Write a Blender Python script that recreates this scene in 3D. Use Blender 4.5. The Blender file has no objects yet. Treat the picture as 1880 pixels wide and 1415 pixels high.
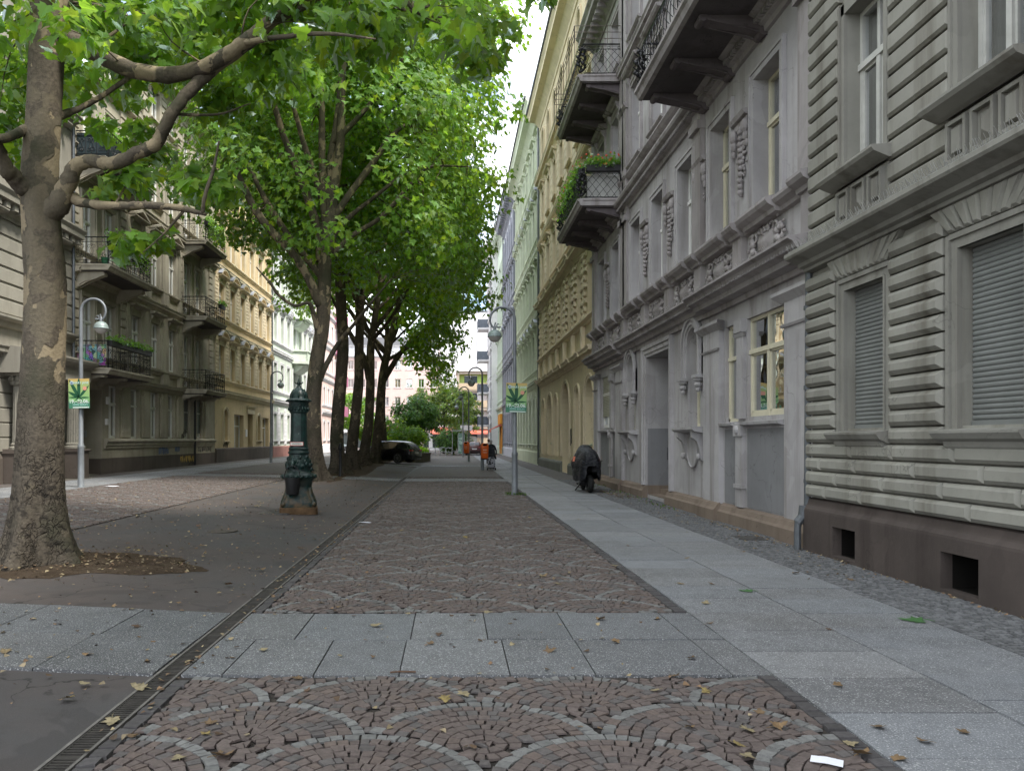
import bpy, math, random
import numpy as np
from mathutils import Vector, Matrix, Euler
R_ = random.Random(7)
NP = np.random.RandomState(11)
PI = math.pi
SC = bpy.context.scene
COL = SC.collection

# ------------------------------------------------------------------ objects
def tag(o, label=None, cat=None, group=None, kind=None):
    if label: o['label'] = label
    if cat: o['category'] = cat
    if group: o['group'] = group
    if kind: o['kind'] = kind
    return o

def empty(name, loc=(0, 0, 0), rz=0.0, label=None, cat=None, group=None, parent=None):
    o = bpy.data.objects.new(name, None)
    o.empty_display_size = 0.2
    COL.objects.link(o)
    o.location = loc
    o.rotation_euler = (0, 0, rz)
    if parent: o.parent = parent
    return tag(o, label, cat, group)

def mobj(name, me, parent=None, loc=(0, 0, 0), rot=(0, 0, 0), scale=None):
    o = bpy.data.objects.new(name, me)
    COL.objects.link(o)
    o.location = loc
    o.rotation_euler = rot
    if scale: o.scale = scale
    if parent: o.parent = parent
    return o

def copy_tree(o, parent=None):
    c = o.copy(); COL.objects.link(c)
    if parent is not None: c.parent = parent
    for ch in list(o.children):
        copy_tree(ch, c)
    return c

class MB:
    """collects faces in a local frame and builds ONE mesh"""
    def __init__(s): s.v = []; s.f = []; s.m = []; s.mi = 0
    def add(s, pts, faces):
        n = len(s.v)
        s.v.extend([tuple(p) for p in pts])
        for f in faces:
            s.f.append(tuple(n + i for i in f)); s.m.append(s.mi)
    def box(s, a0, a1, b0, b1, c0, c1):
        P = [(a0,b0,c0),(a1,b0,c0),(a1,b1,c0),(a0,b1,c0),(a0,b0,c1),(a1,b0,c1),(a1,b1,c1),(a0,b1,c1)]
        s.add(P, [(3,2,1,0),(4,5,6,7),(0,1,5,4),(1,2,6,5),(2,3,7,6),(3,0,4,7)])
    def frus(s, u0, u1, v0, v1, w0, w1, ch):
        """block on a facade (x=u, y=w outward, z=v) with chamfered front"""
        P = [(u0,w0,v0),(u1,w0,v0),(u1,w0,v1),(u0,w0,v1),
             (u0+ch,w1,v0+ch),(u1-ch,w1,v0+ch),(u1-ch,w1,v1-ch),(u0+ch,w1,v1-ch)]
        s.add(P, [(7,6,5,4),(0,4,5,1),(1,5,6,2),(2,6,7,3),(3,7,4,0)])
    def block(s, u0, u1, v0, v1, w0, w1, ch):
        """rusticated block: straight flank then chamfer"""
        wm = w1 - ch
        P = [(u0,w0,v0),(u1,w0,v0),(u1,w0,v1),(u0,w0,v1),(u0,wm,v0),(u1,wm,v0),(u1,wm,v1),(u0,wm,v1),
             (u0+ch,w1,v0+ch),(u1-ch,w1,v0+ch),(u1-ch,w1,v1-ch),(u0+ch,w1,v1-ch)]
        F = [(11,10,9,8)]
        for a in (0, 4):
            for i in range(4):
                j = (i+1) % 4
                F.append((a+i, a+4+i, a+4+j, a+j))
        s.add(P, F)
    def prof(s, u0, u1, pts, ret=None):
        """extrude a profile [(w,v)...] along u; ret = inset for mitred returns"""
        n = len(pts)
        wmin = min(p[0] for p in pts)
        A = []
        for w, v in pts:
            A.append((u0 - ((w - wmin) if ret else 0), w, v))
        for w, v in pts:
            A.append((u1 + ((w - wmin) if ret else 0), w, v))
        F = [(i, n+i, n+(i+1) % n, (i+1) % n) for i in range(n)]
        F.append(tuple(range(n))); F.append(tuple(reversed(range(n, 2*n))))
        s.add(A, F)
    def prism(s, poly, w0, w1):
        """polygon [(u,v)..] extruded in w"""
        n = len(poly)
        P = [(u, w0, v) for u, v in poly] + [(u, w1, v) for u, v in poly]
        F = [(i, n+i, n+(i+1) % n, (i+1) % n) for i in range(n)]
        F.append(tuple(range(n))); F.append(tuple(reversed(range(n, 2*n))))
        s.add(P, F)
    def tube(s, pts, rad, sides=6, cap=True, closed=False):
        pts = [Vector(p) for p in pts]
        n = len(pts)
        if not hasattr(rad, '__len__'): rad = [rad]*n
        up = None; rings = []
        for i, p in enumerate(pts):
            if closed: t = pts[(i+1) % n] - pts[i-1]
            else: t = pts[min(i+1, n-1)] - pts[max(i-1, 0)]
            if t.length < 1e-9: t = Vector((0, 0, 1))
            t.normalize()
            if up is None:
                up = Vector((0, 0, 1)) if abs(t.z) < .9 else Vector((1, 0, 0))
            a = up - t*up.dot(t)
            if a.length < 1e-6: a = t.orthogonal()
            a.normalize(); b = t.cross(a); up = a
            rings.append([p + (a*math.cos(2*PI*k/sides) + b*math.sin(2*PI*k/sides))*rad[i] for k in range(sides)])
        P = [q for r in rings for q in r]; F = []
        m = n if closed else n-1
        for i in range(m):
            j = (i+1) % n
            for k in range(sides):
                l = (k+1) % sides
                F.append((i*sides+k, i*sides+l, j*sides+l, j*sides+k))
        if cap and not closed:
            F.append(tuple(reversed(range(sides)))); F.append(tuple(range((n-1)*sides, n*sides)))
        s.add(P, F)
    def lathe(s, prof, sides=16, c=(0, 0, 0), sq=None):
        """prof [(r,z)] round z axis"""
        n = len(prof); P = []
        for r, z in prof:
            for k in range(sides):
                a = 2*PI*(k+.5)/sides
                q = 1.0
                P.append((c[0]+r*q*math.cos(a), c[1]+r*q*math.sin(a), c[2]+z))
        F = []
        for i in range(n-1):
            for k in range(sides):
                l = (k+1) % sides
                F.append((i*sides+k, i*sides+l, (i+1)*sides+l, (i+1)*sides+k))
        F.append(tuple(reversed(range(sides)))); F.append(tuple(range((n-1)*sides, n*sides)))
        s.add(P, F)
    def ball(s, c, r, seg=8, ring=5):
        if not hasattr(r, '__len__'): r = (r, r, r)
        P = [(c[0], c[1], c[2]-r[2])]
        for i in range(1, ring):
            t = -PI/2 + PI*i/ring
            for k in range(seg):
                a = 2*PI*k/seg
                P.append((c[0]+r[0]*math.cos(t)*math.cos(a), c[1]+r[1]*math.cos(t)*math.sin(a), c[2]+r[2]*math.sin(t)))
        P.append((c[0], c[1], c[2]+r[2]))
        F = [(0, 1+(k+1) % seg, 1+k) for k in range(seg)]
        for i in range(ring-2):
            for k in range(seg):
                l = (k+1) % seg; b = 1+i*seg
                F.append((b+k, b+l, b+seg+l, b+seg+k))
        t = len(P)-1; b = 1+(ring-2)*seg
        F += [(b+k, b+(k+1) % seg, t) for k in range(seg)]
        s.add(P, F)
    def loft(s, rings, cap=True):
        n = len(rings[0]); P = [p for r in rings for p in r]; F = []
        for i in range(len(rings)-1):
            for k in range(n):
                l = (k+1) % n
                F.append((i*n+k, i*n+l, (i+1)*n+l, (i+1)*n+k))
        if cap:
            F.append(tuple(reversed(range(n)))); F.append(tuple(range((len(rings)-1)*n, len(rings)*n)))
        s.add(P, F)
    def mesh(s, name, mats, smooth=False, auto=None):
        me = bpy.data.meshes.new(name)
        me.from_pydata([tuple(p) for p in s.v], [], s.f)
        if not isinstance(mats, (list, tuple)): mats = [mats]
        for m in mats: me.materials.append(m)
        if len(mats) > 1: me.polygons.foreach_set('material_index', s.m)
        if smooth:
            me.polygons.foreach_set('use_smooth', [True]*len(me.polygons))
            if auto:
                me.set_sharp_from_angle(angle=math.radians(auto))
        me.update()
        return me
    def build(s, name, mats, parent=None, loc=(0, 0, 0), rot=(0, 0, 0), smooth=False, auto=None):
        return mobj(name, s.mesh(name, mats, smooth, auto), parent, loc, rot)

def np_mesh(name, V, loops, starts, mat, tint=None, smooth=False):
    me = bpy.data.meshes.new(name)
    V = np.asarray(V, dtype=np.float32).reshape(-1, 3)
    loops = np.asarray(loops, dtype=np.int32).ravel(); starts = np.asarray(starts, dtype=np.int32).ravel()
    me.vertices.add(len(V)); me.vertices.foreach_set('co', V.ravel())
    me.loops.add(len(loops)); me.loops.foreach_set('vertex_index', loops)
    me.polygons.add(len(starts)); me.polygons.foreach_set('loop_start', starts)
    me.materials.append(mat)
    me.update(calc_edges=True)
    if tint is not None:
        a = me.color_attributes.new('tint', 'FLOAT_COLOR', 'POINT')
        t = np.ones((len(V), 4), dtype=np.float32); t[:, :3] = tint
        a.data.foreach_set('color', t.ravel())
    me.polygons.foreach_set('use_smooth', [bool(smooth)]*len(starts))
    me.validate()
    return me

def crom(pts, n=6):
    """Catmull-Rom through points (any dim tuples)"""
    P = [np.array(p, float) for p in pts]
    P = [2*P[0]-P[1]] + P + [2*P[-1]-P[-2]]
    out = []
    for i in range(1, len(P)-2):
        for k in range(n):
            t = k/n
            out.append(0.5*((2*P[i]) + (-P[i-1]+P[i+1])*t + (2*P[i-1]-5*P[i]+4*P[i+1]-P[i+2])*t*t + (-P[i-1]+3*P[i]-3*P[i+1]+P[i+2])*t**3))
    out.append(P[-2])
    return out

# photograph -> place: the camera stands at the origin, 1.65 m up, looking along +Y
H = 1.65; FPX = 1414.0; VX = 828.0; VY = 807.0
def at(px, py, Y):
    return ((px-VX)*Y/FPX, Y, H-(py-VY)*Y/FPX)

def gh(x):
    """height of the ground across the street (it rises gently to the left of the drain)"""
    if x > -2.0: return 0.0
    if x > -4.5: return (-2.0-x)*0.045
    if x > -12.0: return 0.1125 + (-4.5-x)*0.0185
    return 0.25

# ------------------------------------------------------------------ materials
class NT:
    def __init__(s, name):
        s.m = bpy.data.materials.new(name); s.m.use_nodes = True
        s.t = s.m.node_tree; s.t.nodes.clear()
        s.out = s.t.nodes.new('ShaderNodeOutputMaterial')
    def n(s, typ, ins=None, **props):
        nd = s.t.nodes.new('ShaderNode'+typ)
        for k, v in props.items(): setattr(nd, k, v)
        for k, v in (ins or {}).items():
            if isinstance(v, bpy.types.NodeSocket): s.t.links.new(v, nd.inputs[k])
            else:
                if isinstance(v, tuple) and len(v) == 3 and nd.inputs[k].type == 'RGBA': v = v+(1,)
                nd.inputs[k].default_value = v
        return nd
    def mix(s, f, a, b, blend='MIX'):
        nd = s.t.nodes.new('ShaderNodeMix'); nd.data_type = 'RGBA'; nd.blend_type = blend
        for i, v in ((0, f), (6, a), (7, b)):
            if isinstance(v, bpy.types.NodeSocket): s.t.links.new(v, nd.inputs[i])
            else:
                if isinstance(v, tuple) and len(v) == 3: v = v+(1,)
                nd.inputs[i].default_value = v
        return nd.outputs[2]
    def math(s, op, a, b=0.0):
        nd = s.t.nodes.new('ShaderNodeMath'); nd.operation = op
        for i, v in ((0, a), (1, b)):
            if isinstance(v, bpy.types.NodeSocket): s.t.links.new(v, nd.inputs[i])
            else: nd.inputs[i].default_value = v
        return nd.outputs[0]
    def ramp(s, f, lo, hi, a=0.0, b=1.0):
        nd = s.n('MapRange', {'Value': f, 'From Min': lo, 'From Max': hi, 'To Min': a, 'To Max': b})
        return nd.outputs[0]
    def pos(s): return s.n('NewGeometry').outputs['Position']
    def map(s, vec, scale):
        return s.n('Mapping', {'Vector': vec, 'Scale': scale}).outputs[0]
    def noise(s, vec, scale, detail=4.0, rough=.55, dist=0.0):
        return s.n('TexNoise', {'Vector': vec, 'Scale': scale, 'Detail': detail, 'Roughness': rough, 'Distortion': dist}).outputs[0]
    def bump(s, h, strength, dist=0.01, normal=None):
        ins = {'Height': h, 'Strength': strength, 'Distance': dist}
        if normal is not None: ins['Normal'] = normal
        return s.n('Bump', ins).outputs[0]
    def done(s, shader):
        s.t.links.new(shader, s.out.inputs[0]); return s.m
    def bsdf(s, **k):
        ins = {}
        for a, b in (('col', 'Base Color'), ('rough', 'Roughness'), ('nrm', 'Normal'), ('metal', 'Metallic'), ('spec', 'Specular IOR Level'), ('coat', 'Coat Weight'), ('emit', 'Emission Color'), ('es', 'Emission Strength')):
            if a in k: ins[b] = k[a]
        return s.n('BsdfPrincipled', ins).outputs[0]

def sc3(c, f): return (c[0]*f, c[1]*f, c[2]*f)

def plaster(name, col, var=.35, streak=.45, bump=.35, rough=.88, grime=(.42, .38, .34)):
    t = NT(name); p = t.pos()
    n1 = t.noise(p, .55, 6, .6); n2 = t.noise(t.map(p, (2.6, 2.6, .22)), 1.0, 5, .6)
    n3 = t.noise(p, 9.0, 5, .65); n4 = t.noise(p, 130.0, 2)
    c = t.mix(t.ramp(n1, .35, .7), sc3(col, 1.06), sc3(col, 1-var*.55))
    c = t.mix(t.math('MULTIPLY', t.ramp(n2, .50, .78), streak), c, tuple(col[i]*grime[i] for i in range(3)))
    c = t.mix(t.math('MULTIPLY', t.ramp(n3, .56, .72), .25), c, sc3(col, .62))
    pt = t.noise(p, .8, 3, .5, .6)
    c = t.mix(t.math('MULTIPLY', t.ramp(pt, .60, .612), .30), c, sc3(col, 1.12))
    pt2 = t.noise(t.map(p, (1.1, 1.1, .8)), 1.15, 3, .5, .4)
    c = t.mix(t.math('MULTIPLY', t.ramp(pt2, .64, .65), .35), c, tuple(col[i]*(.70, .69, .70)[i] for i in range(3)))
    ck = t.n('TexVoronoi', {'Vector': t.n('VectorMath', {0: p, 1: t.n('TexNoise', {'Vector': p, 'Scale': 2.5, 'Detail': 4.0}).outputs['Color']}, operation='ADD').outputs[0], 'Scale': .75}, feature='DISTANCE_TO_EDGE').outputs[0]
    c = t.mix(t.math('MULTIPLY', t.math('MULTIPLY', t.ramp(ck, .0, .010, 1, 0), t.ramp(t.noise(p, .5, 2), .5, .56)), .55), c, sc3(col, .35))
    b = t.bump(n4, bump*.35, .003); b = t.bump(n3, bump, .008, b)
    return t.done(t.bsdf(col=c, rough=rough, nrm=b, spec=.25))

def flat(name, col, rough=.6, metal=0.0, var=.15, scale=6.0, bump=.0, spec=.4, coat=0.0):
    t = NT(name); p = t.pos()
    n = t.noise(p, scale, 5, .6)
    c = t.mix(t.ramp(n, .3, .7), sc3(col, 1+var), sc3(col, 1-var))
    k = dict(col=c, rough=t.ramp(n, .3, .7, max(0, rough-.08), min(1, rough+.08)), metal=metal, spec=spec, coat=coat)
    if bump: k['nrm'] = t.bump(t.noise(p, scale*6, 4), bump, .006)
    return t.done(t.bsdf(**k))

def solid(name, col, rough=.6, spec=.4):
    t = NT(name); return t.done(t.bsdf(col=col+(1,), rough=rough, spec=spec))

def glass_mat(name, tint=(.75, .8, .8), rough=.015, refl=1.0):
    t = NT(name); p = t.pos()
    nrm = t.bump(t.noise(p, 1.6, 2), .06, .05)
    fr = t.n('Fresnel', {'IOR': 1.55, 'Normal': nrm}).outputs[0]
    fr = t.math('MINIMUM', t.math('MULTIPLY_ADD', fr, refl), 1.0)
    g = t.n('BsdfGlossy', {'Color': (.95, .98, 1, 1), 'Roughness': rough, 'Normal': nrm}).outputs[0]
    tr = t.n('BsdfTransparent', {'Color': tint+(1,)}).outputs[0]
    return t.done(t.n('MixShader', {0: fr, 1: tr, 2: g}).outputs[0])

def tinted(name, rough=.8, nscale=25.0, amt=.35, bump=.5, bscale=90.0, spec=.3, speck=0.0, dirt=.35):
    """colour from the per-stone attribute, broken by grain and by dirt"""
    t = NT(name); p = t.pos()
    a = t.n('Attribute', attribute_name='tint').outputs['Color']
    n = t.noise(p, nscale, 5, .65); big = t.noise(p, .45, 5, .6)
    c = t.mix(t.ramp(n, .32, .7), t.mix(1.0, a, (1+amt*.5,)*3, 'MULTIPLY'), t.mix(1.0, a, (1-amt,)*3, 'MULTIPLY'))
    c = t.mix(t.math('MULTIPLY', t.ramp(big, .48, .7), dirt), c, t.mix(1.0, c, (.55, .5, .45), 'MULTIPLY'))
    if speck:
        v = t.noise(p, 95.0, 3, .6)
        c = t.mix(t.math('MULTIPLY', t.ramp(v, .56, .66), speck), c, (.62, .62, .62))
        v2 = t.noise(p, 80.0, 3, .6, .3)
        c = t.mix(t.math('MULTIPLY', t.ramp(v2, .6, .68), speck), c, (.05, .05, .055))
    b = t.bump(t.noise(p, bscale, 4), bump, .004)
    return t.done(t.bsdf(col=c, rough=t.ramp(big, .3, .7, rough-.1, rough+.08), nrm=b, spec=spec))

MAT = {}
def setup_mats():
    M = MAT
    M['cobble'] = tinted('porphyry cobble', .72, 30, .3, .6, 70, .35)
    M['slab'] = tinted('granite slab', .62, 5.0, .22, .4, 110, .5, .7, .55)
    M['mosaic'] = tinted('mosaic stone', .8, 30, .25, .4, 80, .3)
    t = NT('joint soil'); p = t.pos()
    c = t.mix(t.ramp(t.noise(p, 14, 5), .35, .7), (.016, .013, .011), (.045, .036, .028))
    M['joint'] = t.done(t.bsdf(col=c, rough=.95, nrm=t.bump(t.noise(p, 80, 4), .8, .01)))
    t = NT('far cobble'); p = t.pos()
    v = t.n('TexVoronoi', {'Vector': p, 'Scale': 10.5}, feature='DISTANCE_TO_EDGE').outputs[0]
    c = t.mix(t.ramp(t.noise(p, 3, 4), .35, .7), (.125, .108, .10), (.088, .078, .073))
    c = t.mix(t.ramp(t.noise(p, .3, 4), .52, .68), c, (.13, .125, .09))
    c = t.mix(t.ramp(v, .0, .12), (.035, .03, .026), c)
    M['cobble_far'] = t.done(t.bsdf(col=c, rough=.75, nrm=t.bump(v, .3, .01)))
    t = NT('asphalt'); p = t.pos()
    n1 = t.noise(p, .35, 6, .6); n2 = t.noise(p, 220, 3, .7); n3 = t.noise(p, 2.2, 6, .7)
    c = t.mix(t.ramp(n1, .38, .66), (.062, .060, .060), (.088, .070, .062))
    c = t.mix(t.math('MULTIPLY', t.ramp(n3, .52, .7), .5), c, (.045, .041, .039))
    c = t.mix(t.math('MULTIPLY', t.ramp(n2, .58, .7), .55), c, (.15, .145, .14))
    b = t.bump(n2, .45, .004); b = t.bump(n3, .3, .02, b)
    ck = t.n('TexVoronoi', {'Vector': t.n('VectorMath', {0: p, 1: t.n('TexNoise', {'Vector': p, 'Scale': 1.6, 'Detail': 5.0}).outputs['Color']}, operation='ADD').outputs[0], 'Scale': .42}, feature='DISTANCE_TO_EDGE').outputs[0]
    c = t.mix(t.math('MULTIPLY', t.math('MULTIPLY', t.ramp(ck, .0, .006, 1, 0), t.ramp(t.noise(p, .4, 2), .46, .54)), .8), c, (.012, .011, .01))
    gum = t.n('TexVoronoi', {'Vector': p, 'Scale': 2.6}, feature='F1').outputs['Distance']
    c = t.mix(t.math('MULTIPLY', t.ramp(gum, .035, .05, 1, 0), .5), c, (.17, .165, .16))
    c = t.mix(t.math('MULTIPLY', t.ramp(t.noise(p, .8, 4, .6, .5), .60, .615), .35), c, (.035, .033, .032))
    M['asphalt'] = t.done(t.bsdf(col=c, rough=t.ramp(n1, .3, .7, .72, .9), nrm=b, spec=.3))
    t = NT('bare soil'); p = t.pos()
    n1 = t.noise(p, 3, 6, .65); n2 = t.noise(p, 40, 5, .7)
    c = t.mix(t.ramp(n1, .35, .68), (.050, .036, .025), (.088, .066, .046))
    c = t.mix(t.ramp(n2, .5, .7), c, (.05, .033, .02))
    b = t.bump(n2, .9, .02); b = t.bump(n1, .7, .08, b)
    M['soil'] = t.done(t.bsdf(col=c, rough=.95, nrm=b, spec=.1))
    M['ground'] = flat('ground', (.10, .095, .09), .9, var=.2, scale=1.5, bump=.3, spec=.2)
    # walls
    M['sage'] = plaster('sage grey plaster', (.280, .274, .240), .6, .95, .45)
    M['sage_trim'] = plaster('sage trim', (.252, .246, .218), .6, 1.0, .4)
    M['brown_plinth'] = plaster('brown plinth', (.080, .065, .058), .8, .9, .7, .85, (.45, .42, .42))
    M['grey'] = plaster('grey plaster', (.415, .40, .403), .5, .85, .4)
    M['grey_trim'] = plaster('lilac grey trim', (.35, .325, .322), .6, 1.0, .5)
    M['grey_dark'] = plaster('dark grey plaster', (.215, .215, .222), .3, .35, .3)
    M['soffit'] = plaster('dark soffit', (.10, .088, .09), .7, .7, .5)  # balcony undersides, darker than the slabs above them
    M['stone_plinth'] = plaster('sandstone plinth', (.21, .165, .13), .5, .6, .6)
    M['yellow'] = plaster('yellow plaster', (.64, .545, .375), .25, .3, .3, .88, (.6, .55, .5))
    M['yellow_trim'] = plaster('yellow trim', (.67, .58, .42), .25, .35, .3, .88, (.6, .55, .5))
    M['green'] = plaster('pale green plaster', (.53, .57, .43), .25, .3, .3, .88, (.6, .58, .5))
    M['green_trim'] = plaster('pale green trim', (.60, .64, .52), .25, .3, .3, .88, (.6, .58, .5))
    M['blue'] = plaster('blue grey plaster', (.46, .475, .53), .25, .3, .3, .88, (.6, .58, .55))
    M['blue_dark'] = plaster('slate blue plaster', (.30, .31, .355), .25, .3, .3)
    M['mint'] = plaster('mint plaster', (.58, .67, .55), .2, .25, .3, .88, (.62, .6, .55))
    M['white_wall'] = plaster('white wall', (.74, .73, .74), .15, .2, .2, .88, (.7, .68, .65))
    M['tan'] = plaster('weathered tan plaster', (.36, .328, .258), .5, .6, .5)
    M['tan_trim'] = plaster('tan trim', (.40, .365, .29), .55, .6, .5)
    M['tan_plinth'] = plaster('dark plinth', (.10, .082, .07), .5, .6, .5)
    M['stone_white'] = plaster('grey white plaster', (.27, .255, .215), .5, .5, .45)
    M['cream'] = plaster('cream yellow plaster', (.60, .475, .295), .3, .35, .35, .88, (.6, .55, .5))
    M['mintwhite'] = plaster('white mint plaster', (.60, .66, .57), .2, .3, .3, .88, (.6, .58, .55))
    M['redplinth'] = plaster('red stone plinth', (.30, .15, .13), .4, .4, .4)
    M['pink'] = plaster('pink wall', (.70, .53, .48), .15, .2, .2, .88, (.7, .68, .65))
    M['magenta'] = plaster('magenta panel', (.42, .15, .24), .2, .2, .2)
    M['lime'] = plaster('lime wall', (.40, .55, .16), .2, .2, .2)
    t = NT('orange brick'); p = t.pos()
    br = t.n('TexBrick', {'Vector': t.map(p, (1, 1, 1)), 'Color1': (.50, .29, .15, 1), 'Color2': (.40, .23, .12, 1), 'Mortar': (.45, .38, .3, 1), 'Scale': 4.0}).outputs[0]
    M['brick'] = t.done(t.bsdf(col=br, rough=.85))
    M['roof'] = flat('slate roof', (.07, .068, .072), .7, var=.25, scale=3)
    M['zinc'] = flat('zinc sheet', (.34, .36, .40), .5, .3, .15, 3)
    M['zinc_dark'] = flat('weathered zinc', (.085, .088, .095), .6, .2, .25, 4)
    M['white_paint'] = flat('white window paint', (.72, .72, .69), .5, 0, .06, 4)
    M['shaded_paint'] = flat('shaded window paint', (.46, .46, .43), .55, 0, .12, 4)  # white window paint made darker: shade on the frames put into the colour
    M['cream_paint'] = flat('cream window paint', (.62, .58, .44), .5, 0, .08, 4)
    M['glass'] = glass_mat('window glass')
    M['curtain'] = flat('net curtain', (.34, .34, .33), .95, 0, .12, 5, spec=.1)
    M['room'] = flat('dark room backing', (.035, .034, .033), .95, 0, .3, .7, spec=.05)  # dark colour painted in for the gloom of unlit rooms
    M['shutter'] = flat('grey roller shutter', (.17, .178, .17), .6, 0, .12, 1.5)
    M['shutter_cream'] = flat('cream roller shutter', (.40, .39, .31), .6, 0, .12, 1.5)
    M['iron'] = flat('black wrought iron', (.014, .014, .016), .5, .2, .3, 8)
    M['steel'] = flat('galvanised spike steel', (.42, .42, .40), .5, .6, .1, 4)
    M['lamp_metal'] = flat('grey lamp paint', (.175, .19, .205), .45, .2, .15, 5)
    M['lamp_shade'] = flat('green grey lamp shade', (.22, .27, .26), .4, .1, .12, 5)
    t = NT('lamp glass'); M['lamp_glass'] = t.done(t.bsdf(col=(.42, .40, .38, 1), rough=.25, spec=.5))
    M['pump'] = None
    M['pipe'] = flat('zinc downpipe', (.11, .12, .13), .45, .4, .2, 6)
    M['painted_dark'] = solid('painted dark', (.012, .011, .010), .95, .05)  # near-black colour painted in for the unlit depth of openings
    M['orange'] = flat('orange bin plastic', (.75, .13, .015), .45, 0, .1, 5)
    M['black_plastic'] = flat('black plastic', (.015, .015, .016), .5, 0, .2, 8)
    M['rubber'] = flat('tyre rubber', (.014, .014, .014), .85, 0, .3, 20, .3)
    M['carpaint'] = flat('black car paint', (.006, .006, .008), .25, 0, .1, 2, 0, .4, .3)
    M['chrome'] = flat('bright metal', (.55, .55, .56), .25, .9, .1, 5)
    M['tail'] = flat('tail lamp red', (.35, .015, .012), .25, 0, .1, 5)
    M['redpaint'] = flat('dark red car paint', (.09, .018, .018), .25, 0, .1, 2, 0, .5, .5)
    M['whitepaint'] = flat('white van paint', (.72, .72, .72), .3, 0, .05, 2, 0, .5, .4)
    M['carglass'] = solid('car glass', (.02, .024, .026), .06, .6)
    M['leafmat'] = None
setup_mats()
# ------------------------------------------------------------------ ground
def strip(name, xs, y0, y1, dz, mat, ny=1, kind='structure'):
    V = []; L = []; S = []
    ys = np.linspace(y0, y1, ny+1)
    for y in ys:
        for x in xs: V.append((x, y, gh(x)+dz))
    n = len(xs)
    for j in range(ny):
        for i in range(n-1):
            S.append(len(L)); L += [j*n+i, j*n+i+1, (j+1)*n+i+1, (j+1)*n+i]
    o = mobj(name, np_mesh(name, V, L, S, mat)); o['kind'] = kind
    return o

XR_ROAD0, XR_ROAD1 = -1.90, 2.26          # right carriageway
XS1 = 4.36                                # far edge of granite slabs
XL_C1, XL_C0 = -6.3, -10.9                # left carriageway
XL_S0 = -13.0
strip('ground', [-600, -60, -16, -12.0, -4.5, -2.0, 8, 60, 600], -60, 1500, -.045, MAT['ground'], 30)
strip('asphalt_promenade', [XL_C1, -4.5, -2.08], -12, 62, -.012, MAT['asphalt'], 40)
strip('joint_bed', [-2.08, -1.9, 2.27, 5.6], -8, 64, -.016, MAT['joint'], 20)
strip('joint_bed', [-14.4, XL_S0, -12.0, XL_C1], -8, 64, -.016, MAT['joint'], 20)
strip('side_road', [-60, -12, -4.5, -2, 60], 96, 113, -.02, MAT['asphalt'], 2)
strip('road', [XL_C0, -8.6, XL_C1], 34, 96, .0, MAT['cobble_far'], 20)
strip('road', [XR_ROAD0, XR_ROAD1], 34.3, 96, .0, MAT['cobble_far'], 20)
strip('square_paving', [-14, -12, -4.5, -2.0, XR_ROAD0-.02], 62.02, 96, -.002, MAT['ground'], 10)

def quads_to_mesh(name, C, mat, z, hgt, inset, tint, kind='structure', tl=.02):
    """C (N,4,2) stone outlines -> little raised stones (top + four bevelled flanks)"""
    C = np.asarray(C); N = len(C)
    ctr = C.mean(1, keepdims=True)
    top = ctr+(C-ctr)*(1-inset)
    ghz = np.vectorize(gh)(C[:, :, 0])
    jit = NP.normal(0, 1, (N, 1))*.0022
    tilt = NP.normal(0, tl, (N, 2))
    d = (C-ctr)
    zt = ghz+z+jit+(d[:, :, 0]*tilt[:, :1]+d[:, :, 1]*tilt[:, 1:])
    zb = ghz+z-hgt
    V = np.zeros((N, 8, 3)); V[:, :4, :2] = top; V[:, :4, 2] = zt; V[:, 4:, :2] = C; V[:, 4:, 2] = zb
    base = (np.arange(N)*8)[:, None]
    fl = np.array([0, 1, 2, 3, 4, 5, 1, 0, 5, 6, 2, 1, 6, 7, 3, 2, 7, 4, 0, 3])
    loops = (base+fl[None, :]).ravel()
    starts = np.arange(N*5)*4
    T = np.repeat(tint, 8, axis=0)
    o = mobj(name, np_mesh(name, V.reshape(-1, 3), loops, starts, mat, T)); o['kind'] = kind
    return o

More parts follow.
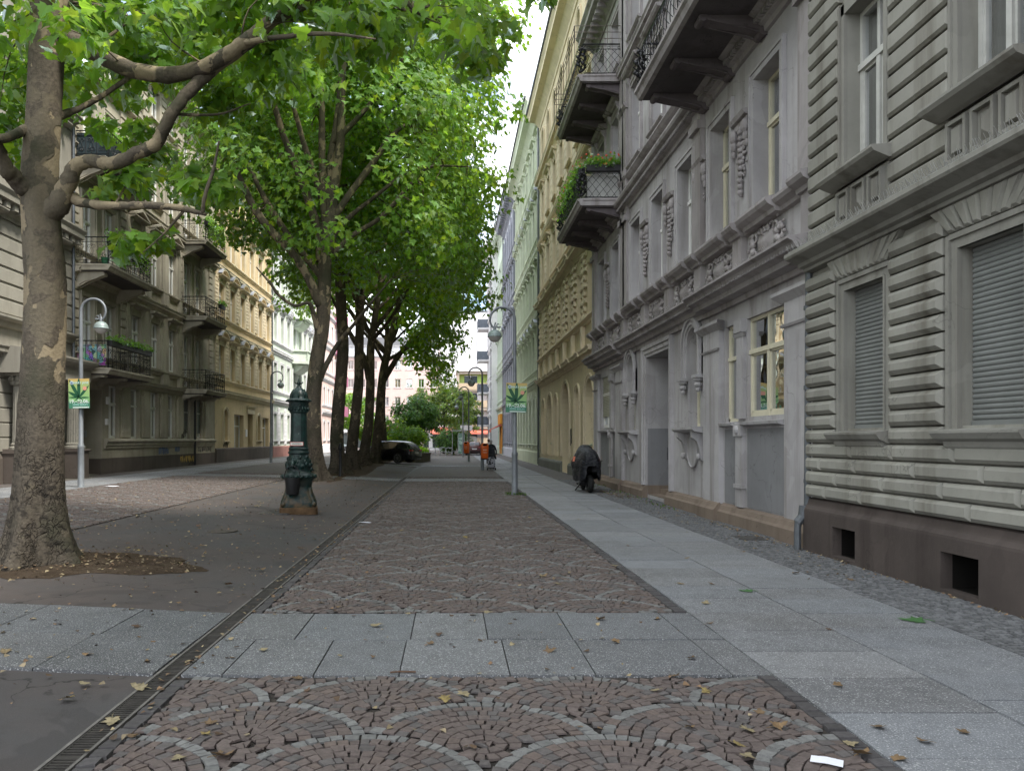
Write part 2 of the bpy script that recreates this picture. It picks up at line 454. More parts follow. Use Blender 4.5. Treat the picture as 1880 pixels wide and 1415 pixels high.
def fan_cobbles(name, x0, x1, y0, y1, ox, oy, skip=(), size=.077):
    P, Rr, d = 1.31, .665, .53
    out = []; tin = []
    k0 = int((y0-oy)/d)-2; k1 = int((y1-oy)/d)+2
    for k in range(k0, k1+1):
        yc = oy+k*d
        off = .5*(k % 2)
        j0 = int((x0-ox)/P)-2; j1 = int((x1-ox)/P)+2
        for j in range(j0, j1+1):
            xc = ox+(j+off)*P
            r = Rr; ring = 0
            while r > .05:
                s = size*NP.uniform(.93, 1.05)
                r2 = r; r1 = max(r-s, .0)
                rm = (r1+r2)/2
                n = max(3, int(round(2*PI*rm/(size*NP.uniform(.82, .98)))))
                w = NP.uniform(.72, 1.28, n); e = np.concatenate([[0], np.cumsum(w)])/w.sum()*2*PI + NP.uniform(0, 6)
                g = .0032
                for q in range(n):
                    a0, a1 = e[q]+g/rm, e[q+1]-g/rm
                    am = (a0+a1)/2
                    cx, cy = xc+rm*math.cos(am), yc+rm*math.sin(am)
                    if not (x0 < cx < x1 and y0 < cy < y1): continue
                    if any(s0 < cy < s1 for s0, s1 in skip): continue
                    # hidden by a nearer row?
                    bad = False
                    for dk in (1, 2):
                        kk = k-dk; yy = oy+kk*d; o2 = .5*(kk % 2)
                        jj = round((cx-ox)/P-o2)
                        xx = ox+(jj+o2)*P
                        if (cx-xx)**2+(cy-yy)**2 < (Rr+.008)**2: bad = True; break
                    if bad: continue
                    # same-row neighbour touches: give the stone to the closer circle
                    if abs(cx-xc) > P/2+.005: continue
                    ja = NP.normal(0, .0034, 8)
                    ri, ro = r1+g, r2-g
                    if ri < .015: ri = .015
                    c = [(xc+ri*math.cos(a0)+ja[0], yc+ri*math.sin(a0)+ja[1]),
                         (xc+ro*math.cos(a0)+ja[2], yc+ro*math.sin(a0)+ja[3]),
                         (xc+ro*math.cos(a1)+ja[4], yc+ro*math.sin(a1)+ja[5]),
                         (xc+ri*math.cos(a1)+ja[6], yc+ri*math.sin(a1)+ja[7])]
                    c = [(min(max(a, x0), x1), b) for a, b in c]
                    out.append(c)
                    if ring == 0 and NP.rand() < .86 and math.sin(am) > -.45:
                        b = NP.uniform(.135, .19); tin.append((b*1.0, b, b*.96))
                    else:
                        b = NP.uniform(.82, 1.22)
                        h = NP.rand()
                        base = (.118, .094, .085) if h < .7 else ((.102, .092, .088) if h < .9 else (.128, .099, .086))
                        tin.append(tuple(v*(.5+.5*b) for v in base))
                r -= s; ring += 1
    return quads_to_mesh(name, out, MAT['cobble'], .004, .012, .06, np.array(tin), tl=.03)

BANDS = [(5.39, 7.31), (30.6, 32.4), (47.6, 49.4)]
def in_band(y): return any(a-.04 < y < b+.04 for a, b in BANDS)
SK = [(a-.05, b+.05) for a, b in BANDS]
fan_cobbles('cobblestone_road', XR_ROAD0+.11, XR_ROAD1-.12, 2.3, 34.3, -1.13, 4.20-.02, SK)
fan_cobbles('cobblestone_road', XL_C0+.05, XL_C1-.05, 11.5, 34.0, -10.6, 4.2, SK)

# edging setts along both sides of the right carriageway
out = []; tin = []
for xa, xb in ((XR_ROAD1-.115, XR_ROAD1-.008), (XR_ROAD0+.005, XR_ROAD0+.105)):
    y = 2.3
    while y < 34:
        l = NP.uniform(.09, .16)
        if not in_band(y+l/2):
            j = NP.normal(0, .004, 8)
            out.append([(xa+j[0], y+.006+j[1]), (xb+j[2], y+.006+j[3]), (xb+j[4], y+l-.006+j[5]), (xa+j[6], y+l-.006+j[7])])
            b = NP.uniform(.75, 1.2); tin.append((.075*b, .07*b, .07*b))
        y += l
quads_to_mesh('edging_setts', out, MAT['cobble'], .005, .022, .1, np.array(tin))

# granite slabs: cross bands and the two sidewalks
out = []; tin = []
def slab(x0, x1, y0, y1, b=None, sk=0.0):
    g = .0032
    out.append([(x0+g, y0+g+sk), (x1-g, y0+g), (x1-g, y1-g), (x0+g, y1-g+sk)])
    if b is None: b = NP.uniform(.82, 1.16)
    w = NP.uniform(-.02, .02)
    tin.append((.166*b*(1+w), .173*b, .182*b*(1-w)))
for (ya, yb) in BANDS:
    ym = (ya+yb)/2
    for r, (r0, r1) in enumerate(((ya, ym), (ym, yb))):
        x = XR_ROAD0+.005 - (.0 if r else .35)
        cuts = [XR_ROAD0+.005]
        while x < XR_ROAD1-.3:
            x += NP.choice([.60, .64, .70, .78, .96])
            if XR_ROAD0+.25 < x < XR_ROAD1-.25: cuts.append(x)
        cuts.append(XR_ROAD1-.004)
        for a, b in zip(cuts, cuts[1:]): slab(a, b, r0, r1, NP.uniform(.60, .80))
        x = -2.085; cuts = [x]
        while x > XL_S0+1:
            x -= NP.uniform(.8, 1.25); cuts.append(x)
        cuts[-1] = -10.9
        for a, b in zip(cuts, cuts[1:]): slab(b, a, r0, r1, NP.uniform(.50, .66))
slab_y0 = 1.3
for c in range(2):
    y = slab_y0+(.33 if c else 0); xa = XR_ROAD1+c*1.05; xb = xa+1.045
    while y < 95:
        dd = .67 if NP.rand() < .85 else .55
        slab(xa, xb, y, y+dd); y += dd
for c in range(2):
    y = 5+(.33 if c else 0); xa = XL_S0+c*1.05; xb = xa+1.045
    while y < 95:
        slab(xa, xb, y, y+.67, NP.uniform(.8, 1.05)); y += .67
quads_to_mesh('granite_sidewalk', out, MAT['slab'], .006, .03, .006, np.array(tin), tl=.0012)

# small mosaic stones between slabs and houses
out = []; tin = []
y = 5.0
while y < 32:
    s = .062
    x = XS1+.012
    while x < 5.62:
        l = NP.uniform(.045, .075)
        yy = y+NP.normal(0, .006)+.015*math.sin(x*7)
        j = NP.normal(0, .004, 8)
        out.append([(x+.004+j[0], yy+.004+j[1]), (x+l-.004+j[2], yy+.004+j[3]), (x+l-.004+j[4], yy+s-.005+j[5]), (x+.004+j[6], yy+s-.005+j[7])])
        b = NP.uniform(.7, 1.3); tin.append((.145*b, .148*b, .152*b))
        x += l
    y += s
quads_to_mesh('mosaic_paving', out, MAT['mosaic'], .003, .02, .14, np.array(tin))
strip('mosaic_paving', [XS1+.01, 5.75], 32, 96, .0, MAT['cobble_far'], 20)
strip('mosaic_paving', [-14.4, XL_S0-.01], 8, 96, .0, MAT['cobble_far'], 20)

# drain channel with slotted grates along the left edge of the carriageway
dr = empty('drain_channel', (-1.99, 2, 0), 0, 'long slotted metal drain channel between the dark asphalt and the cobbles', 'drain')
mb = MB()
for xa, xb in ((-.088, -.068), (.068, .085)):
    mb.box(xa, xb, -2, 62, -.05, .006)
mb.build('channel_rim', flat('drain rim concrete', (.13, .122, .11), .85, 0, .3, 8, .4), dr)
mb = MB(); y = -2.0
while y < 32:
    mb.box(-.066, .066, y, y+.016, -.03, .001); y += .034
for yy in np.arange(-2, 32, .5): mb.box(-.066, .066, yy-.012, yy+.012, -.03, .002)
for xx in (-.066, 0.058): mb.box(xx, xx+.009, -2, 32, -.03, .0015)
mb.box(-.066, .066, 32, 62, -.03, .0)
mb.build('grate', flat('drain grate iron', (.055, .05, .045), .65, .4, .3, 9), dr)
mb = MB(); mb.box(-.068, .068, -2, 32, -.06, -.032); mb.build('channel_bed', MAT['painted_dark'], dr)

# bare soil round the trees
def soil_patch(name, cx, cy, rx, ry, seed):
    rr = random.Random(seed); V = []; L = []; S = []
    n = 72; rings = 9
    ph = [rr.uniform(0, 6) for _ in range(4)]
    for i in range(rings+1):
        for k in range(n):
            a = 2*PI*k/n
            q = i/rings*(1+.12*math.sin(3*a+ph[0])+.08*math.sin(5*a+ph[1])+.06*math.sin(9*a+ph[2])+rr.uniform(-.05, .05))
            x = cx+rx*q*math.cos(a); y = cy+ry*q*math.sin(a)
            V.append((x, y, gh(x)-.008+.035*(1-(i/rings)**2)+rr.uniform(0, .02)*(1-i/rings)))
    for i in range(rings):
        for k in range(n):
            l = (k+1) % n
            S.append(len(L)); L += [i*n+k, i*n+l, (i+1)*n+l, (i+1)*n+k]
    o = mobj(name, np_mesh(name, V, L, S, MAT['soil'], smooth=True)); o['kind'] = 'structure'
soil_patch('soil_patch', -4.75, 9.65, 1.45, 1.0, 3)
soil_patch('soil_patch', -4.95, 43, 1.0, 16, 5)
# shallow iron cover and a square hatch in the asphalt
mb = MB(); mb.lathe([(.36, -.01), (.36, .0), (.33, .002), (.30, .0), (0.01, .001)], 32)
o = mb.build('manhole_cover', flat('rusty cover', (.07, .06, .052), .7, .3, .3, 12, .6), None, (-4.05, 13.3, gh(-4.05)-.008))
tag(o, 'round iron manhole cover in the dark asphalt between the near plane tree and the pump', 'manhole cover')
mb = MB(); mb.box(-.45, .45, -.3, .3, -.02, .002); mb.box(-.40, .40, -.26, .26, .002, .006)
o = mb.build('hatch_cover', flat('hatch steel', (.075, .072, .07), .6, .4, .3, 12, .6), None, (-3.9, 16.6, gh(-3.9)-.008))
tag(o, 'flat rectangular steel hatch set into the asphalt left of the green pump', 'hatch')
for k, (x, y) in enumerate(((5.0, 12.9), (4.6, 27.2))):
    mb = MB(); mb.box(-.2, .2, -.28, .28, -.02, .008); mb.box(-.16, .16, -.24, .24, .008, .011)
    o = mb.build('hatch_cover', bpy.data.materials['hatch steel'], None, (x, y, 0))
    tag(o, ('small dark hatch in the mosaic paving beside the grey house plinth', 'small dark hatch in the mosaic paving beyond the covered motorcycle')[k], 'hatch')
# ------------------------------------------------------------------ facade kit: local x=u along, y=w outward, z=v up
def wall_mesh(mb, U0, U1, V0, V1, ops, w=0.0, depth=.28, thick=True):
    """wall sheet with openings (u0,u1,v0,v1[,arch[,depth]]) and their reveals"""
    us = sorted(set([U0, U1]+[round(o[0], 4) for o in ops]+[round(o[1], 4) for o in ops]))
    vs = sorted(set([V0, V1]+[round(o[2], 4) for o in ops]+[round(o[3], 4) for o in ops]))
    us = [u for u in us if U0-1e-6 <= u <= U1+1e-6]; vs = [v for v in vs if V0-1e-6 <= v <= V1+1e-6]
    for i in range(len(us)-1):
        for j in range(len(vs)-1):
            cu, cv = (us[i]+us[i+1])/2, (vs[j]+vs[j+1])/2
            if any(o[0] < cu < o[1] and o[2] < cv < o[3] for o in ops): continue
            mb.add([(us[i], w, vs[j]), (us[i+1], w, vs[j]), (us[i+1], w, vs[j+1]), (us[i], w, vs[j+1])], [(3, 2, 1, 0)])
    for o in ops:
        u0, u1, v0, v1 = o[:4]; arch = len(o) > 4 and o[4]; d = o[5] if len(o) > 5 else depth
        if arch:
            r = (u1-u0)/2; uc = (u0+u1)/2; vsp = v1-r; n = 14
            arc = [(uc+r*math.cos(PI*k/n), vsp+r*math.sin(PI*k/n)) for k in range(n+1)]   # right..left
            for k in range(n):
                a, b = arc[k], arc[k+1]
                cu = u1 if (a[0]+b[0])/2 > uc else u0
                mb.add([(cu, w, v1), (a[0], w, a[1]), (b[0], w, b[1])], [(0, 1, 2)])
                mb.add([(a[0], w, a[1]), (b[0], w, b[1]), (b[0], w-d, b[1]), (a[0], w-d, a[1])], [(0, 1, 2, 3)])
            top = vsp
        else:
            mb.add([(u0, w, v1), (u1, w, v1), (u1, w-d, v1), (u0, w-d, v1)], [(0, 1, 2, 3)]); top = v1
        mb.add([(u0, w, v0), (u0, w, top), (u0, w-d, top), (u0, w-d, v0)], [(0, 1, 2, 3)])
        mb.add([(u1, w, v0), (u1, w-d, v0), (u1, w-d, top), (u1, w, top)], [(0, 1, 2, 3)])
        mb.add([(u0, w, v0), (u0, w-d, v0), (u1, w-d, v0), (u1, w, v0)], [(0, 1, 2, 3)])

_wc = {}
def win_frame_mesh(w, h, kind, mat):
    key = ('f', round(w, 2), round(h, 2), kind, mat.name)
    if key in _wc: return _wc[key]
    mb = MB(); t = .065; y0, y1 = -.035, .03
    a = -w/2; b = w/2
    if kind == 'arch':
        r = w/2; vs = h-r; n = 14
        pr = [(a, 0), (a, vs)]+[(r*math.cos(PI-PI*k/n), vs+r*math.sin(PI-PI*k/n)) for k in range(1, n)]+[(b, vs), (b, 0)]
        for k in range(len(pr)-1):
            (ax, az), (bx, bz) = pr[k], pr[k+1]
            q = 1-t/r
            def inn(x, z): return (x*q, z if z <= vs+1e-6 else vs+(z-vs)*q)
            ia, ib = inn(ax, az), inn(bx, bz)
            P = [(ax, y0, az), (bx, y0, bz), (ib[0], y0, ib[1]), (ia[0], y0, ia[1]), (ax, y1, az), (bx, y1, bz), (ib[0], y1, ib[1]), (ia[0], y1, ia[1])]
            mb.add(P, [(4, 5, 6, 7), (3, 2, 6, 7), (3, 2, 1, 0)])
        mb.box(a, b, y0, y1, 0, t); mb.box(a, b, y0, y1+.01, vs-.04, vs+.04)
        mb.box(-.035, .035, y0, y1+.008, 0, h-.02)
    else:
        mb.box(a, a+t, y0, y1, 0, h); mb.box(b-t, b, y0, y1, 0, h)
        mb.box(a, b, y0, y1, 0, t*1.15); mb.box(a, b, y0, y1, h-t, h)
        tr = h*.66
        if kind in ('std', 'wide'):
            mb.box(a, b, y0, y1+.03, tr-.045, tr+.04)
            mb.box(-.04, .04, y0, y1+.02, 0, tr); mb.box(-.035, .035, y0, y1+.008, tr, h)
            # casement rails
            for (p, q) in ((a+t, -.04), (.04, b-t)):
                mb.box(p, p+.035, y0, y1-.012, t, tr-.045); mb.box(q-.035, q, y0, y1-.012, t, tr-.045)
                mb.box(p, q, y0, y1-.012, t, t+.05); mb.box(p, q, y0, y1-.012, tr-.085, tr-.045)
        elif kind == 'bare': pass
        elif kind == 'narrow':
            mb.box(a, b, y0, y1+.02, tr-.04, tr+.035)
            mb.box(a+t, a+t+.035, y0, y1-.012, t, h-t); mb.box(b-t-.035, b-t, y0, y1-.012, t, h-t)
        elif kind == 'modern':
            mb.box(-.035, .035, y0, y1, 0, h)
        elif kind == 'shop':
            mb.box(-.03, .03, y0, y1, 0, h); mb.box(a, b, y0, y1, h*.74-.03, h*.74+.03); mb.box(a, b, y0, y1, .0, .25)
    _wc[key] = mb.mesh('window', mat); return _wc[key]

def pane_mesh(w, h, kind):
    key = ('p', round(w, 2), round(h, 2), kind)
    if key in _wc: return _wc[key]
    mb = MB()
    if kind == 'arch':
        r = w/2; vs = h-r; n = 14
        pr = [(-r, 0), (r, 0)]+[(r*math.cos(PI*k/n), vs+r*math.sin(PI*k/n)) for k in range(n+1)]
        mb.add([(x, 0, z) for x, z in pr], [tuple(reversed(range(len(pr))))])
    else:
        mb.add([(-w/2, 0, 0), (w/2, 0, 0), (w/2, 0, h), (-w/2, 0, h)], [(3, 2, 1, 0)])
    _wc[key] = mb.mesh('pane', MAT['glass']); return _wc[key]

def curtain_mesh(w, h, var):
    key = ('c', round(w, 2), round(h, 2), var)
    if key in _wc: return _wc[key]
    mb = MB(); n = 22
    spans = {0: [(-.5, .5)], 1: [(-.5, -.16), (.16, .5)], 2: [(-.5, .5)], 3: [(-.5, -.28), (.2, .5)]}[var]
    z0 = {0: 0.0, 1: 0.0, 2: h*.45, 3: 0.0}[var]
    for s0, s1 in spans:
        P = []
        for k in range(n+1):
            u = (s0+(s1-s0)*k/n)*w*.96
            y = .02*math.sin(k*1.7)+.012*math.sin(k*.63+var)
            P += [(u, y, z0), (u, y*.6, h)]
        mb.add(P, [(2*k, 2*k+1, 2*k+3, 2*k+2) for k in range(n)])
    _wc[key] = mb.mesh('curtain', MAT['curtain'], True); return _wc[key]

def shutter_mesh(w, h, mat, pitch=.055):
    key = ('s', round(w, 2), round(h, 2), mat.name)
    if key in _wc: return _wc[key]
    mb = MB(); n = int(h/pitch); P = []; m = 4
    for i in range(n):
        for k in range(m):
            f = k/m
            P.append((.018*math.sin(PI*f)**.7 if f > 0 else 0, i*h/n+f*h/n))
    P.append((0, h))
    V = []
    for y, z in P: V += [(-w/2, y, z), (w/2, y, z)]
    mb.add(V, [(2*i, 2*i+2, 2*i+3, 2*i+1) for i in range(len(P)-1)])
    mb.box(-w/2, w/2, -.01, .028, -.0, .05)
    _wc[key] = mb.mesh('roller_shutter', mat); return _wc[key]

def surround_mesh(w, h, kind, mat, pd=.3):
    key = ('su', round(w, 2), round(h, 2), kind, mat.name, pd)
    if key in _wc: return _wc[key]
    mb = MB(); c = .15; a, b = -w/2, w/2
    def casing(p=.055):
        mb.box(a-c, a, 0.001, p, 0, h+c); mb.box(b, b+c, 0.001, p, 0, h+c); mb.box(a, b, 0.001, p, h, h+c)
        mb.box(a-c-.03, a-c+.03, 0.001, p+.025, 0, h+c+.02); mb.box(b+c-.03, b+c+.03, 0.001, p+.025, 0, h+c+.02)
        mb.box(a-c+.03, b+c-.03, 0.001, p+.023, h+c-.04, h+c+.018)
    W = w/2+c+.14; t = h+c
    if kind in ('plain', 'hood', 'tri', 'seg'): casing()
    if kind == 'arch':
        r = w/2; vs = h-r; n = 18
        for (q0, q1, p) in ((r, r+.13, .05), (r+.10, r+.16, .085)):
            for k in range(n):
                a0, a1 = PI*k/n, PI*(k+1)/n
                P = []
                for y in (0.001, p):
                    for rr, aa in ((q0, a0), (q1, a0), (q1, a1), (q0, a1)):
                        P.append((rr*math.cos(aa), y, vs+rr*math.sin(aa)))
                mb.add(P, [(4, 5, 6, 7), (0, 4, 7, 3), (1, 2, 6, 5), (0, 1, 5, 4), (3, 7, 6, 2)])
            mb.box(-q1, -q0, 0.001, p, 0, vs); mb.box(q0, q1, 0.001, p, 0, vs)
    if kind in ('hood', 'tri', 'seg'):
        # frieze, consoles, hood
        mb.box(a-c, b+c, .001, .06, t, t+.16)
        for x in (a-c+.02, b+c-.14):
            mb.prof(x, x+.12, [(0.0, t-.28), (.06, t-.26), (.08, t-.1), (.17, t+.06), (.19, t+.16), (0, t+.16)])
        mb.prof(-W, W, [(0, t+.16), (.12, t+.17), (.15, t+.21), (pd-.05, t+.23), (pd, t+.29), (pd, t+.32), (0, t+.35)])
    T = t+.32
    if kind == 'tri':
        hh = W*.42
        mb.prism([(-W+.1, T), (W-.1, T), (0, T+hh-.1)], 0.0, .10)
        for s in (-1, 1):
            P = []
            for y in (0.002, pd):
                P += [(s*(W+.02), y, T), (s*(W+.02), y, T+.09), (0, y, T+hh+.06), (0, y, T+hh-.05)]
            mb.add(P, [(4, 5, 6, 7), (1, 2, 6, 5), (0, 4, 7, 3), (0, 1, 5, 4), (0, 3, 2, 1)])
    if kind == 'seg':
        hh = W*.42; n = 12; R0 = (W*W+hh*hh)/(2*hh); a0 = math.asin(W/R0)
        mb.prism([(R0*math.sin(-a0+2*a0*k/n)*.93, T+(R0*math.cos(-a0+2*a0*k/n)-R0+hh)*.9) for k in range(n, -1, -1)], 0.0, .10)
        for k in range(n):
            P = []
            for y in (0.002, pd):
                for q, rr in ((0, R0-.05), (0, R0+.06), (1, R0+.06), (1, R0-.05)):
                    aa = -a0+2*a0*(k+q)/n
                    P.append((rr*math.sin(aa), y, T+rr*math.cos(aa)-R0+hh))
            mb.add(P, [(4, 5, 6, 7), (1, 2, 6, 5), (0, 4, 7, 3)])
    _wc[key] = mb.mesh('surround', mat); return _wc[key]

def sill_mesh(w, mat, pr=.16, hgt=.10, drop=True):
    key = ('si', round(w, 2), mat.name, pr, drop)
    if key in _wc: return _wc[key]
    mb = MB(); a, b = -w/2-.2, w/2+.2
    mb.prof(a, b, [(-.2, -.01), (.02, -hgt), (pr-.05, -hgt), (pr, -hgt+.04), (pr, -.02), (-.2, .012)])
    if drop:
        for x in (a+.06, b-.18): mb.prof(x, x+.12, [(0, -hgt-.16), (.05, -hgt-.14), (pr-.06, -hgt), (0, -hgt)])
    _wc[key] = mb.mesh('sill', mat); return _wc[key]

def cap_mesh(w, kind, pd=.3):
    """sheet metal cover lying on a pediment"""
    key = ('cap', round(w, 2), kind, pd)
    if key in _wc: return _wc[key]
    mb = MB(); W = w/2+.15+.14; hh = W*.42
    if kind == 'tri':
        for s in (-1, 1):
            mb.add([(s*(W+.05), -.0, .105), (s*(W+.05), pd+.03, .095), (0, pd+.03, hh+.075), (0, 0, hh+.085)], [(0, 1, 2, 3)] if s > 0 else [(3, 2, 1, 0)])
    else:
        n = 12; R0 = (W*W+hh*hh)/(2*hh); a0 = math.asin(W/R0)*1.02
        P = []
        for k in range(n+1):
            aa = -a0+2*a0*k/n
            P += [((R0+.075)*math.sin(aa), 0, (R0+.085)*math.cos(aa)-R0+hh), ((R0+.075)*math.sin(aa), pd+.03, (R0+.075)*math.cos(aa)-R0+hh)]
        mb.add(P, [(2*k, 2*k+1, 2*k+3, 2*k+2) for k in range(n)])
    _wc[key] = mb.mesh('metal_cover', MAT['zinc']); return _wc[key]

SPLIT = {'pilaster', 'rustication', 'banded_wall', 'apron_panel', 'casing', 'window_pedestal', 'column', 'column_pedestal', 'arch_moulding', 'wall_lamp', 'quoin', 'shop_window', 'cellar_opening', 'sill', 'plinth', 'attic_wall', 'gable_strip', 'dado', 'door_step', 'balcony_door', 'name_plate'}
class Bld:
    def __init__(s, name, loc, rz, L, label, cat='apartment building'):
        s.root = empty(name, loc, rz, label, cat); s.L = L; s.ops = []
    def part(s, name, mb, mat, parent=None, smooth=False, auto=None, split=None):
        if split is None: split = name in SPLIT
        if split:
            # one part per separate piece along the facade
            fc = [(min(mb.v[i][0] for i in f), max(mb.v[i][0] for i in f), k) for k, f in enumerate(mb.f)]
            fc.sort(); groups = []; end = -1e9
            for a, b, k in fc:
                if a > end+.012: groups.append([]); end = b
                groups[-1].append(k); end = max(end, b)
            gg = []
            for g_ in groups:
                fv = sorted((min(mb.v[i][2] for i in mb.f[k]), max(mb.v[i][2] for i in mb.f[k]), k) for k in g_)
                end = None
                for a, b, k in fv:
                    if end is None or a > end+.45: gg.append([]); end = b
                    gg[-1].append(k); end = max(end, b)
            for g_ in gg:
                m2 = MB(); mp = {}
                for k in g_:
                    for i in mb.f[k]:
                        if i not in mp: mp[i] = len(m2.v); m2.v.append(mb.v[i])
                    m2.f.append(tuple(mp[i] for i in mb.f[k])); m2.m.append(0)
                r = m2.build(name, mat, parent or s.root, smooth=smooth, auto=auto)
            return r
        return mb.build(name, mat, parent or s.root, smooth=smooth, auto=auto)
    def window(s, u, v, w, h, kind='std', frame='white_paint', d=.16, surround=None, smat=None, sill=True, curtain=None, shutter=None, pd=.3, cap=False, op=True, opd=None, sillpr=.16, sdrop=True, w0=0.0):
        if op: s.ops.append((u-w/2, u+w/2, v, v+h, kind == 'arch', opd or d+.12))
        f = mobj('window', win_frame_mesh(w, h, kind, MAT[frame]), s.root, (u, w0-d, v))
        if shutter:
            hh = h*shutter[1]
            mobj('roller_shutter', shutter_mesh(w-.03, hh, MAT[shutter[0]]), f, (0, .045, h-hh))
        if not (shutter and shutter[1] > .97):
            mobj('pane', pane_mesh(w-.04, h-.03, kind), f, (0, -.012, .015))
            if curtain is not None and curtain >= 0: mobj('curtain', curtain_mesh(w, h-.05, curtain), f, (0, -.12, .03))
        if surround: mobj('surround', surround_mesh(w, h, surround, MAT[smat], pd), f, (0, d, 0))
        if cap: mobj('metal_cover', cap_mesh(w, surround, pd), f, (0, d, h+.15+.32))
        if sill: mobj('sill', sill_mesh(w, MAT[smat or frame], sillpr, .10, sdrop), f, (0, d, 0))
        return f
    def shell(s, mat, V1, depth=9.0, w=0.0, roof=True, eave=.5, gable=None):
        """side walls, back and a backing sheet coloured dark as unlit rooms behind the windows"""
        mb = MB(); L = s.L
        mb.add([(0, w, -.3), (0, w, V1), (0, -depth, V1), (0, -depth, -.3)], [(3, 2, 1, 0)])
        mb.add([(L, w, -.3), (L, w, V1), (L, -depth, V1), (L, -depth, -.3)], [(0, 1, 2, 3)])
        mb.add([(0, -depth, -.3), (L, -depth, -.3), (L, -depth, V1), (0, -depth, V1)], [(0, 1, 2, 3)])
        s.part('gable_wall', mb, mat)
        mb = MB(); mb.box(.05, L-.05, -1.3, -1.25, -.2, V1-.05); s.part('room_backing', mb, MAT['room'])  # one dark-coloured sheet stands in for unlit room depth
        if roof:
            mb = MB()
            mb.add([(0-.0, eave, V1+.02), (L, eave, V1+.02), (L, -depth/2, V1+2.2), (0, -depth/2, V1+2.2), (0, -depth-.3, V1), (L, -depth-.3, V1)],
                   [(3, 2, 1, 0), (4, 5, 2, 3)])
            s.part('roof', mb, MAT['roof'])
    def finish_wall(s, mat, V0, V1, w=0.0):
        mb = MB(); wall_mesh(mb, 0, s.L, V0, V1, s.ops, w)
        return s.part('wall', mb, mat)

def cornice_prof(v, h, pr, w=0.0):
    return [(w, v), (w+.05, v), (w+.07, v+h*.16), (w+.10, v+h*.2), (w+pr*.35, v+h*.42), (w+pr*.45, v+h*.5), (w+pr*.85, v+h*.55), (w+pr*.86, v+h*.75), (w+pr, v+h*.9), (w+pr, v+h*.97), (w, v+h)]
def ledge_prof(v, h, pr, w=0.0):
    return [(w, v), (w+pr*.35, v+h*.1), (w+pr*.5, v+h*.5), (w+pr*.95, v+h*.62), (w+pr, v+h*.7), (w+pr, v+h*.86), (w, v+h)]

def ornament_mesh(w, h, seed, mat, kind='drop'):
    key = ('orn', round(w, 2), round(h, 2), seed, kind, mat.name)
    if key in _wc: return _wc[key]
    rr = random.Random(seed); mb = MB()
    def leaf(x, z, l, a, d):
        # curled acanthus leaf: three lumps along a bent line
        for k in range(4):
            t = k/3; aa = a+t*.9*(1 if rr.random() < .5 else -1)
            x2 = x+math.cos(aa)*l*t; z2 = z+math.sin(aa)*l*t; r = l*.26*(1-.45*t)
            mb.ball((x2, d+r*.4, z2), (r*1.15, r*.8, r), 7, 5)
    if kind == 'drop':
        n = 11
        for k in range(n):
            z = h*(.5-k/(n-1)); ww = w*.5*(.35+.65*math.sin(PI*min(1, (k+1)/n*1.15))**1.0)*(1-.3*(k > n*.7))
            for sgn in (-1, 1):
                leaf(sgn*ww*.25, z, ww*.85, PI/2-sgn*1.2+rr.uniform(-.4, .4), .02)
            mb.ball((rr.uniform(-.02, .02), .06, z), (w*.13, .06, h*.05), 8, 5)
        mb.tube([(0, .03, -h*.55), (0, .05, 0), (0, .03, h*.58)], .03, 6)
        mb.ball((0, .05, -h*.52), (w*.07, .05, h*.06), 7, 5)
        mb.ball((0, .05, h*.55), (w*.08, .05, h*.06), 7, 5)
    else:   # cartouche: faceted centre plate with scrolls and foliage on both sides
        a, b = w*.2, h*.2
        mb.frus(-a*1.25, a*1.25, -b*1.35, b*1.35, 0.0, .05, .01)
        mb.frus(-a, a, -b, b, .05, .11, min(a, b)*.75)
        for sx in (-1, 1):
            for sz in (-1, 1):
                cx, cz = sx*a*1.6, sz*b*1.1
                pts = [(cx+sx*math.cos(t)*(.10-.012*t)*w*.9, .06, cz+sz*math.sin(t)*(.10-.012*t)*w*.9) for t in [x*.45 for x in range(14)]]
                mb.tube(pts, [.028-.0012*i for i in range(14)], 6)
                leaf(sx*a*1.9, sz*b*.5, w*.2, (0 if sx > 0 else PI)+sz*.7*sx, .03)
                leaf(sx*a*2.3, sz*b*1.2, w*.13, (0 if sx > 0 else PI)-sz*.4*sx, .03)
            leaf(0, sx*b*1.6, h*.22, PI/2*sx+rr.uniform(-.3, .3), .04)
            leaf(sx*w*.1, h*.3, w*.12, PI/2, .03); leaf(sx*w*.1, -h*.3, w*.12, -PI/2, .03)
        for k in range(10):
            mb.ball((rr.uniform(-.48, .48)*w, .03, rr.uniform(-.4, .4)*h), (w*.05, .05, h*.06), 6, 4)
    _wc[key] = mb.mesh('ornament', mat, True); return _wc[key]

def bracket_mesh(pr, h, t, mat, name='bracket'):
    key = ('br', pr, h, t, mat.name)
    if key in _wc: return _wc[key]
    mb = MB(); pts = [(0, 0), (0, -h)]
    n = 14
    for k in range(n+1):
        q = k/n
        pts.append((pr*q, -h*(1-q)**1.3*.75-h*.25+h*.05*math.sin(q*PI*2)))
    pts += [(pr+.03, -h*.12), (pr, 0)]
    mb.prof(-t/2, t/2, pts)
    for x in (-t/2-.012, t/2-.018): mb.prof(x, x+.03, [(p[0]*1.0, p[1]*1.08) for p in pts[1:-1]])
    mb.tube([(-t/2-.02, pr-.03, -h*.2), (t/2+.02, pr-.03, -h*.2)], .075, 10)
    mb.tube([(-t/2-.02, .07, -h*.86), (t/2+.02, .07, -h*.86)], .085, 10)
    _wc[key] = mb.mesh(name, mat); return _wc[key]

# ---- balcony railings
def rail_path(u0, u1, w0, w1, belly=0.0):
    """three sides: from the wall out, along, and back"""
    return [(u0, w0), (u0, w1), (u1, w1), (u1, w0)]

